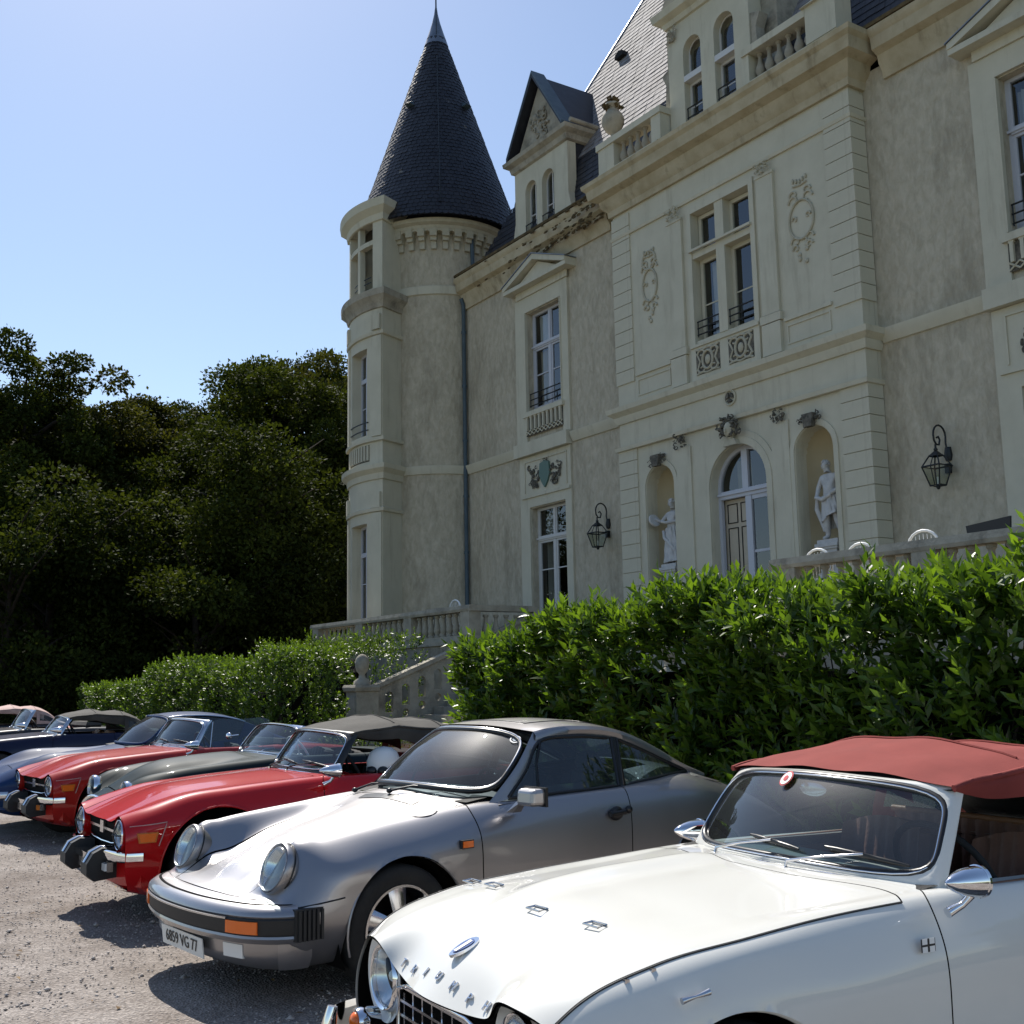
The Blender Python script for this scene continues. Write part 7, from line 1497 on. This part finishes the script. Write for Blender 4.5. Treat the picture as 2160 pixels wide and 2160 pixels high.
k = 20; sh = [bx + Vector((0, 1, 0))*.030*math.cos(2*math.pi*i/k)*(1 + .25*math.sin(2*math.pi*i/k)) + t_*.052*math.sin(2*math.pi*i/k) for i in range(k)]
bd = MB().add([tuple(p + Vector((.004, 0, .008))) for p in sh] + [tuple(p) for p in sh], [tuple(range(k))] + [(i, (i+1) % k, k+(i+1) % k, k+i) for i in range(k)]).build('bonnet_badge', 'chrome', c, 30)
MB().add([tuple(bx + (p-bx)*.72 + Vector((.005, 0, .0095))) for p in sh], [tuple(range(k))]).build('badge_enamel', 'badge_blue', bd); MB().add([tuple(bx + Vector((0, y, 0)) + t_*v + Vector((.006, 0, .0105))) for y, v in ((-.008, -.03), (.008, -.03), (.008, .03), (-.008, .03))], [(0,1,2,3)]).build('badge_stripe', 'white_plastic', bd)
for x, y in ((.20, .02), (.17, .30), (.13, -.40), (.13, -.57)):   # bright hinge brackets lying on the bonnet and wing
    z = top_z(B4, x, y) + .006
    MB().tube([(x-.028, y-.055, z), (x-.02, y-.035, z+.004), (x-.024, y+.03, z+.004), (x+.012, y+.04, z+.002), (x+.016, y-.03, z+.002), (x-.02, y-.035, z+.004)], .0035, 6).build('bonnet_hinge', 'chrome_dull', c, 60)
ev4 = tr_screen(c, 'paint_white', xb=-.87, xt=-1.07, zb=.882, ztp=1.178, yb=.605, yt=.535, inset=.018, seal=.014); wipers_on(c, ev4)
G4 = roadster_top(c, 'canvas_red', header=-1.07)
bullet_mirror(c, -.82, .78, .94, 1, .72); bullet_mirror(c, -1.0, -.76, .915, -1, .72)
cabin(c, -.90, -2.0, .60, .25, 'cabin_black', .88, (-.95, .90)); seat(c, -1.50, .33, 'leather_brown', .36, .97, .25, 8); seat(c, -1.50, -.33, 'leather_brown', .36, .97, .25, 8); steering(c, -1.22, .33, .86, .20)
MB().grid([[(-1.90 + .016*abs(math.sin(i*math.pi/6)) - .06*(z-.5), y, z) for z in (.5, .7, .9, .955)] for i, y in enumerate(np.linspace(-.56, .56, 97))]).build('rear_bulkhead', 'leather_brown', c, 70); MB().tube([(-1.925, -.57, .962), (-1.925, .57, .962)], .013, 7).build('bulkhead_piping', 'leather_tan', c, 60)
for s in (1, -1): 
    g = [[(x, s*(.598 - .008*abs(math.sin(i*1.4))), z) for z in (.35, .6, .84)] for i, x in enumerate(np.linspace(-1.0, -1.75, 36))]; MB().grid(g).build('door_card', 'leather_brown', c, 60); MB().tube([(-1.0, s*.61, .875), (-1.75, s*.61, .872)], .014, 6).build('door_capping', 'leather_tan', c)
k = 18; ct = Vector(ev4(.42, .86)); u_ = (Vector(ev4(.5, .86))-ct).normalized(); v_ = (Vector(ev4(.42, .7))-ct).normalized(); off_ = Vector((.010, 0, .006))
for r0, r1, mt in ((.0, .034, 'red_enamel'), (.0, .028, 'white_plastic'), (0, .013, 'red_enamel')):
    off_ = off_ + Vector((.0015, 0, .0008)); MB().add([tuple(ct + off_ + u_*r1*.85*math.cos(2*math.pi*i/k) + v_*r1*math.sin(2*math.pi*i/k)) for i in range(k)], [tuple(range(k))]).build('screen_sticker', mt, c)
MB().tube([tuple(Vector(ev4(.5, .80)) + Vector((-.05, 0, 0))), tuple(Vector(ev4(.5, .98)) + Vector((-.03, 0, 0)))], .006, 6).ell(tuple(Vector(ev4(.5, .76)) + Vector((-.06, 0, 0))), (.012, .07, .028), 14, 8).build('interior_mirror', 'chrome_dull', c, 60)
m = MB()
for i in range(2):
    for j in range(3): m.box(-.715 + j*.0, -.69, 0, .1, 0, .1) if False else None
fb = MB().box(-.70, -.645, .7325, .7345, .756, .792).build('wing_emblem', 'plate_black', c)
e_ = MB()
for a, b, p, q in ((-.697, -.677, .755, .771), (-.668, -.648, .755, .771), (-.697, -.677, .777, .793), (-.668, -.648, .777, .793)): e_.box(a, b, .7346, .7352, p, q)
e_.build('emblem_squares', 'white_plastic', fb)

# the two red roadsters
front6 = [
 [(.60,.42,.22),(.58,.60,.24),(.615,.68,.33),(.63,.715,.48),(.63,.70,.625),(.635,.565,.712),(.64,.43,.672),(.645,.2,.662),(.65,0,.660)],
 [(.44,.42,.18),(.44,.62,.21),(.47,.705,.34),(.48,.735,.52),(.48,.725,.67),(.49,.60,.752),(.50,.44,.722),(.50,.2,.722),(.50,0,.724)]]
def red_roadster(lab, pose, mat, top, grp, hel=False):
    c = car('red_roadster', lab, pose, grp); nt = tr_net(front6)
    B6 = body(c, nt, mat, [(None, 6.05, 7.6, 6.2, 9.8), ('bonnet', .0, 4.8, 5.9, 10.1, mat), ('door', 5.05, 6.95, 1.4, 5.95)], [(.0, .335, .405), (-2.235, .325, .385)], res=.028, gap=.003)
    wheels(c, 2.235, 1.27, .325, .165, .405, 'chrome_dull')
    MB().add([(.56, -.70, .36), (.56, .70, .36), (.60, .62, .655), (.60, -.62, .655)], [(0,1,2,3)]).build('grille_back', 'underbody', c)
    MB().hexa([(.585, -.42, .575), (.60, -.42, .575), (.60, .42, .575), (.585, .42, .575), (.585, -.42, .592), (.60, -.42, .592), (.60, .42, .592), (.585, .42, .592)]).build('grille_bar', 'chrome_dull', c)
    b = MB().box(.60, .615, -.045, .045, .555, .635).build('grille_badge', 'chrome_dull', c)
    MB().tube([(.60, -.40, .52), (.605, -.25, .505), (.61, 0, .50), (.605, .25, .505), (.60, .40, .52)], .006, 6).build('grille_moulding', 'chrome', c, 60)
    for s in (1, -1):
        disc_lamp(c, (.625, s*.555, .590), (1, 0, .03), .092, ring='chrome', dome=.03, bez=.010, cross=True)
        MB().lathe([(.118, .012), (.122, -.01), (.118, -.08), (.10, -.15)], (.625, s*.555, .592), 30, mat=Vector((1, 0, 0)).to_track_quat('Z', 'Y').to_matrix()).build('headlamp_hood', mat, c, 60)
        MB().tube([(.407*math.cos(a), s*(side_y(B6, .407*math.cos(a), max(.25, .335 + .407*math.sin(a)))), .335 + .407*math.sin(a)) for a in np.linspace(-.1, math.pi+.1, 30)], .007, 6).build('arch_lip', mat, c, 60)
        # big rubber overrider with a bright top strip
        pts = [(.60, .30), (.75, .285), (.80, .33), (.80, .40), (.76, .465), (.70, .495), (.60, .485)]
        o = MB().prism([(a, b) for a, b in pts], s*.33-.085, s*.33+.085).build('overrider', 'rubber', c); 
        MB().tube([(.802, s*.33, .405), (.765, s*.33, .468), (.70, s*.33, .500), (.62, s*.33, .493)], .020, 8, flat=.35).build('overrider_strip', 'chrome', o, 60)
        P = [(.52, s*.745), (.60, s*.72), (.66, s*.62), (.69, s*.46)]; P = P if s < 0 else P[::-1]
        MB().sweep(P, [(0, .425), (.016, .435), (.018, .46), (.014, .485), (0, .49)]).build('bumper_end', 'chrome', c, 50)
        f = MB().box(.66, .70, s*.49-.05, s*.49+.05, .355, .415).build('front_indicator', 'chrome_dull', c); MB().box(.70, .712, s*.49-.042, s*.49+.042, .362, .408).build('lens', 'lens_white' if hel else 'amber_dull', f)
        ym = s*side_y(B6, .5, .575)
        MB().prism([(.55, .545), (.44, .545), (.425, .610), (.565, .610)], ym-.004, ym+s*.010).build('marker_base', 'amber_dull', c)
        MB().prism([(.540, .552), (.450, .552), (.437, .603), (.553, .603)], ym+s*.008, ym+s*.013).build('side_marker', 'amber', c)
        MB().tube([(x, s*(side_y(B6, x, z)+.003), z) for x, z in ((.60, .650), (.52, .655), (.44, .662), (.37, .668), (.38, .64), (.40, .58), (.42, .52))], .0035, 5).build('pinstripe', 'canvas_pale', c)
    MB().box(.62, .74, -.24, .24, .40, .44).build('bumper_bar', 'chrome', c); MB().box(.64, .73, -.14, .14, .33, .398).build('plate_bracket', 'chrome_dull', c)
    MB().sweep([(.52, -.70), (.60, -.5), (.63, 0), (.60, .5), (.52, .70)], [(0, .40), (0, .26), (-.06, .21), (-.12, .21)]).build('front_valance', mat, c, 40)
    wipers_on(c, tr_screen(c, 'black_trim' if top else 'chrome_dull', bow=.13, inset=.022), 'black_trim')
    cabin(c, -.90, -2.0, .60, .25, 'cabin_black', .88, (-.95, .90)); sm = 'cabin_black'
    seat(c, -1.55, .33, sm, .36, .90, .24); seat(c, -1.55, -.33, sm, .36, .90, .24); steering(c, -1.12, .33, .88, .19)
    bullet_mirror(c, -.80, .80, .935, 1, .8)
    if top: roadster_top(c, 'canvas_black', header=-1.07)
    else:
        for s in (1, -1):
            lo = [(-.92, s*.632, .893), (-1.4, s*.645, .893), (-1.80, s*.63, .89)]; hi = [(-.93, s*.625, .93), (-1.08, s*.57, 1.165), (-1.45, s*.575, 1.19), (-1.78, s*.585, 1.165), (-1.84, s*.60, 1.10)]
            MB().grid(np.stack([pl(lo, 20), pl(hi, 20)], 1)).build('door_window', 'car_glass', c, 60); MB().tube([tuple(p) for p in pl([(-1.05, s*.632, .893), (-1.10, s*.575, 1.17)], 5)], .008, 5).build('window_channel', 'chrome_dull', c)
        MB().sweep([(-2.2, -.5), (-1.95, -.56), (-1.9, 0), (-1.95, .56), (-2.2, .5)], [(0, .86), (.03, .90), (0, .95), (-.1, .95), (-.12, .88)]).build('folded_top', 'canvas_black', c, 50)
    return c
rr = red_roadster('bright red roadster with its black fabric top up, behind the silver coupe', (-2.402, 8.523, 212.8), 'paint_red', True, None, True)
red_roadster('duller red roadster, top down, side windows raised, left of the dark green roadster', (-4.572, 12.527, 218.5), 'paint_red_old', False, None)
# driving helmet resting on the red car's door sill
a = R_(212.8); hp = Vector((-2.402 + (-1.32)*math.cos(a) - .52*math.sin(a), 8.523 + (-1.32)*math.sin(a) + .52*math.cos(a), .86))
h = thing('helmet', 'cream open-face helmet with dark goggles resting at the red roadster\'s side window', 'helmet', tuple(hp), a + R_(42))
MB().lathe([(.115, 0), (.130, .05), (.128, .11), (.105, .17), (.06, .205), (0, .215)], (0, 0, 0), 24).build('shell', 'white_plastic', h, 60)
m = MB(); m.ell((.125, -.045, .04), (.035, .045, .036), 10, 7); m.ell((.125, .045, .04), (.035, .045, .036), 10, 7); m.tube([(.10, -.08, .06), (0, -.132, .08), (-.12, 0, .08), (0, .132, .08), (.10, .08, .06)], .010, 6); m.build('goggles', 'black_trim', h, 60)

# dark green roadster
c = car('green_roadster', 'very dark green roadster with big round headlamps, between the two red roadsters', (-3.207, 10.841, 215.2))
frontH = [
 [(.62,.42,.22),(.56,.56,.24),(.58,.64,.34),(.60,.68,.48),(.60,.66,.62),(.62,.49,.70),(.68,.30,.60),(.72,.15,.585),(.73,0,.58)],
 [(.44,.42,.18),(.44,.61,.21),(.46,.69,.34),(.46,.72,.52),(.46,.69,.68),(.47,.51,.775),(.50,.33,.685),(.50,.16,.70),(.50,0,.725)]]
def bulgeH(x, y, z): return np.exp(-(y/.20)**2)*.03*(z > .65)*(1/(1+np.exp(-(-x+.42)*20)))*(1/(1+np.exp(-(x+.62)*20))) - np.exp(-((np.abs(y)-.36)/.09)**2)*.045*(z > .6)*(1/(1+np.exp(-(x+.35)*10)))
body(c, tr_net(frontH), 'paint_green', [(None, 6.05, 7.6, 6.2, 9.8), ('bonnet', .6, 4.6, 6.3, 9.7), ('door', 5.05, 6.95, 1.4, 5.95)], [(0, .32, .36), (-2.235, .32, .36)], res=.03, disp=bulgeH)
wheels(c, 2.235, 1.27, .32, .15, .36)
for s in (1, -1): disc_lamp(c, (.60, s*.50, .64), (1, 0, .08), .10, ring='chrome', dome=.035, bez=.014)
frame_tube(c, [(.72 + .01*math.cos(2*t), .30*math.cos(t), .50 + .10*math.sin(t)) for t in [2*math.pi*i/24 for i in range(24)]], .018, 'chrome', 'grille_surround')
for k in range(15): y = -.28 + .04*k; MB().box(.71, .722, y-.005, y+.005, .50-.09*math.sqrt(max(0, 1-(y/.3)**2)), .50+.09*math.sqrt(max(0, 1-(y/.3)**2))).build('grille_upright', 'chrome_dull', c)
MB().add([(.68, -.3, .38), (.68, .3, .38), (.70, .3, .60), (.70, -.3, .60)], [(0,1,2,3)]).build('grille_back', 'underbody', c)
P = [(.50, -.70), (.66, -.60), (.76, -.3), (.78, 0), (.76, .3), (.66, .60), (.50, .70)]; MB().sweep(P, [(0, .34), (.014, .36), (.018, .40), (.014, .44), (0, .45)]).build('bumper', 'chrome', c, 60)
MB().sweep([(.50, -.64), (.62, -.4), (.66, 0), (.62, .4), (.50, .64)], [(0, .42), (0, .26), (-.08, .22)]).build('front_valance', 'paint_green', c, 50)
tr_screen(c, 'chrome', xb=-.86, xt=-1.06, ztp=1.165, yt=.53, bow=.08, inset=.014); wipers2(c, -.78)
cabin(c, -.90, -2.0, .60, .25, 'cabin_black', .88, (-.95, .90)); seat(c, -1.5, .33, 'cabin_black', .36, .92, .24); seat(c, -1.5, -.33, 'cabin_black', .36, .92, .24); steering(c, -1.12, .33, .88, .2, mat='white_plastic')
MB().tube([(-.36, .722, .765), (-.30, .726, .765), (-.2, .724, .76)], .006, 6).ell((-.28, .724, .765), (.05, .006, .012), 12, 6).build('wing_script', 'chrome', c, 60)
MB().tube([tuple(p) for p in pl([(-.88, .635, .90), (-1.02, .585, 1.10), (-1.30, .60, 1.13), (-1.5, .63, .90)], 14)], .009, 6).build('side_screen', 'chrome_dull', c, 60)
MB().tube([(-.86, -.57, 1.06), (-.80, -.66, 1.05)], .008, 6).ell((-.80, -.69, 1.05), (.03, .05, .035), 12, 8).build('wing_mirror', 'chrome', c, 60)

# blue long-nosed coupe
c = car('blue_coupe', 'metallic dark blue long-nosed coupe with swelling front wings, behind the duller red roadster', (-5.387, 13.511, 212.6))
nb = [
 [(.80,.40,.30),(.80,.58,.32),(.82,.66,.38),(.83,.70,.46),(.83,.70,.52),(.84,.56,.56),(.88,.38,.57),(.90,.2,.575),(.91,0,.575)],
 [(.55,.42,.20),(.55,.70,.24),(.56,.80,.36),(.56,.83,.50),(.56,.80,.62),(.57,.64,.70),(.58,.44,.67),(.58,.2,.68),(.58,0,.69)],
 [(.22,.42,.18),(.22,.70,.22),(.22,.82,.36),(.22,.855,.54),(.22,.81,.74),(.22,.63,.845),(.22,.42,.745),(.22,.2,.76),(.22,0,.78)],
 [(-.10,.42,.18),(-.10,.70,.22),(-.10,.81,.36),(-.10,.84,.54),(-.10,.79,.76),(-.10,.62,.86),(-.10,.42,.78),(-.10,.2,.81),(-.10,0,.835)],
 [(-.48,.42,.18),(-.48,.70,.22),(-.48,.77,.36),(-.48,.79,.54),(-.48,.76,.74),(-.48,.64,.85),(-.48,.45,.82),(-.48,.2,.85),(-.48,0,.865)],
 [(-.85,.42,.18),(-.85,.70,.22),(-.85,.74,.36),(-.85,.75,.54),(-.85,.73,.74),(-.85,.66,.865),(-.85,.56,.875),(-.80,.25,.90),(-.78,0,.905)],
 [(-1.3,.42,.18),(-1.3,.70,.22),(-1.3,.74,.36),(-1.3,.75,.54),(-1.3,.73,.74),(-1.3,.67,.87),(-1.3,.60,.88),(-1.3,.3,.90),(-1.3,0,.90)],
 [(-1.8,.42,.18),(-1.8,.70,.22),(-1.8,.77,.36),(-1.8,.79,.54),(-1.8,.76,.76),(-1.8,.66,.90),(-1.8,.58,.91),(-1.8,.3,.92),(-1.8,0,.92)],
 [(-2.3,.42,.18),(-2.3,.72,.22),(-2.3,.84,.38),(-2.3,.87,.56),(-2.3,.82,.78),(-2.3,.66,.93),(-2.3,.5,.91),(-2.3,.25,.91),(-2.3,0,.91)],
 [(-2.8,.42,.22),(-2.8,.70,.26),(-2.8,.80,.40),(-2.8,.82,.56),(-2.8,.78,.74),(-2.8,.64,.86),(-2.8,.5,.87),(-2.8,.25,.87),(-2.8,0,.87)],
 [(-3.2,.38,.30),(-3.2,.62,.34),(-3.2,.70,.46),(-3.2,.72,.58),(-3.2,.70,.70),(-3.2,.6,.78),(-3.2,.45,.79),(-3.2,.22,.79),(-3.2,0,.79)],
 [(-3.22,.2,.4),(-3.24,.3,.42),(-3.25,.4,.5),(-3.25,.42,.56),(-3.25,.4,.64),(-3.25,.3,.7),(-3.25,.2,.71),(-3.25,.1,.71),(-3.25,0,.71)]]
body(c, nb, 'paint_blue', [(None, 5.2, 7.2, 6.3, 9.7), ('bonnet', 1.2, 4.8, 6.2, 9.8), ('door', 4.9, 7.1, 1.4, 5.95)], [(0, .33, .37), (-2.35, .33, .37)], res=.035)
wheels(c, 2.35, 1.46, .33, .20, .37)
ap = [(-.86, .62, .885), (-1.08, .565, 1.08), (-1.22, .50, 1.195)]; wb_ = [(-.86, -.62, .885), (-.74, -.3, .905), (-.70, 0, .91), (-.74, .3, .905), (-.86, .62, .885)]; wt = [(-1.22, -.50, 1.195), (-1.13, -.25, 1.215), (-1.10, 0, 1.22), (-1.13, .25, 1.215), (-1.22, .50, 1.195)]
G, ev = rrect(wb_, wt, my(ap), ap, (.03, 0, .01), None); L = screen(c, ev, inset=.006); frame_tube(c, L, .016, 'paint_blue', 'windscreen_frame')
rows = []
for xr, ye, ze, cr in ((-1.17, .515, 1.20, .03), (-1.35, .53, 1.215, .04), (-1.65, .535, 1.21, .045), (-1.95, .54, 1.165, .045), (-2.25, .555, 1.06, .04), (-2.55, .58, .93, .02), (-2.75, .60, .87, .01)): rows.append([(xr, ye*(j/8-1), ze + cr*(1-(j/8-1)**2)) for j in range(17)])
Rg = herm(np.array(rows), np.linspace(0, 6, 34), np.arange(7)); MB().grid(Rg).build('roof', 'paint_blue', c, 50)
for s in (1, -1):
    e = [tuple(Rg[i, -1 if s > 0 else 0]) for i in range(0, 34)]; q = np.array(e); lo = np.stack([q[:, 0]*1.0 + np.linspace(.33, -.0, 34), np.full(34, s*.65), np.full(34, .885)], 1)
    w0 = q*.25 + lo*.75; k = 20
    MB().grid(np.stack([q[:k], lo[:k]], 1)).build('door_window', 'car_glass', c, 60); MB().grid(np.stack([q[k-1:], (q[k-1:]+lo[k-1:])/2 + [0, s*.03, 0], lo[k-1:]], 1)).build('rear_pillar', 'paint_blue', c, 60)
    MB().tube(e[:k], .018, 6).build('drip_rail', 'chrome_dull', c, 60)
    MB().box(.70, .76, s*.775-.01, s*.775+.03, .42, .47).build('side_marker', 'amber', c)
cabin(c, -.9, -2.2, .6, .3, 'cabin_black', .87, (-.95, .90)); seat(c, -1.6, .33, 'cabin_black', .35, .98, .24); seat(c, -1.6, -.33, 'cabin_black', .35, .98, .24); steering(c, -1.15, .33, .86)
P = [(.62, -.83), (.80, -.74), (.90, -.4), (.94, 0), (.90, .4), (.80, .74), (.62, .83)]; MB().sweep(P, [(0, .40), (.012, .42), (.014, .46), (0, .48), (-.1, .46), (-.1, .4)]).build('bumper', 'chrome_dull', c, 60)
MB().sweep([(.60, -.76), (.80, -.6), (.86, 0), (.80, .6), (.60, .76)], [(0, .42), (0, .28), (-.1, .24)]).build('front_valance', 'paint_blue', c, 50)

# navy convertible with its black top up, grey open roadster, pale-topped roadster
def far_roadster(name, lab, pose, mat, top, leather, side='open', zs=1.15, sc=1.0, nz=.0, extra=None):
    c = car(name, lab, pose); fr = [[(x, y, z) for x, y, z in st] for st in front6]
    body(c, tr_net(fr), mat, [(None, 6.05, 7.6, 6.2, 9.8), ('bonnet', .0, 4.8, 6, 10, mat), ('door', 5.05, 6.95, 1.4, 5.95)], [(0, .325, .365), (-2.235, .325, .365)], res=.045)
    wheels(c, 2.235, 1.27, .325, .165, .364)
    for s in (1, -1): disc_lamp(c, (.63, s*.53, .60), (1, 0, .03), .09, ring='chrome', bez=.010)
    MB().add([(.56, -.70, .36), (.56, .70, .36), (.60, .62, .655), (.60, -.62, .655)], [(0,1,2,3)]).build('grille_back', 'underbody', c)
    P = [(.50, -.72), (.66, -.60), (.72, -.3), (.74, 0), (.72, .3), (.66, .60), (.50, .72)]; MB().sweep(P, [(0, .36), (.014, .38), (.018, .42), (.014, .46), (0, .47)]).build('bumper', 'chrome', c, 60)
    MB().sweep([(.50, -.66), (.60, -.4), (.63, 0), (.60, .4), (.50, .66)], [(0, .40), (0, .26), (-.08, .22)]).build('front_valance', mat, c, 50)
    tr_screen(c, 'chrome_dull', xb=-.86, xt=-1.04, ztp=zs, yt=.54, bow=.07, inset=.014); wipers2(c, -.78)
    cabin(c, -.90, -2.0, .60, .25, 'cabin_black', .88, (-.95, .90)); seat(c, -1.5, .33, leather, .36, .92, .24); seat(c, -1.5, -.33, leather, .36, .92, .24); steering(c, -1.12, .33, .88, .2)
    if top: roadster_top(c, top, header=-1.05, zh=zs, yh=.545)
    else: MB().sweep([(-2.2, -.5), (-1.95, -.56), (-1.9, 0), (-1.95, .56), (-2.2, .5)], [(0, .86), (.04, .92), (0, .98), (-.1, .96), (-.12, .88)]).build('folded_top', 'canvas_black', c, 50)
    bullet_mirror(c, -.82, .78, .96, 1, .8)
    return c
far_roadster('navy_convertible', 'navy convertible with black fabric top up and tan seats, behind the blue coupe', (-8.014, 17.63, 212.7), 'paint_navy', 'canvas_black', 'leather_tan', zs=1.135)
far_roadster('charcoal_roadster', 'open charcoal roadster with upright chrome-framed windscreen near the left edge', (-9.75, 20.4, 213.5), 'paint_charcoal', None, 'leather_red', zs=1.22)
far_roadster('dark_roadster', 'dark roadster with a pale pink fabric top at the far left edge', (-11.6, 22.9, 213.5), 'paint_charcoal', 'canvas_pale', 'leather_red', zs=1.17)
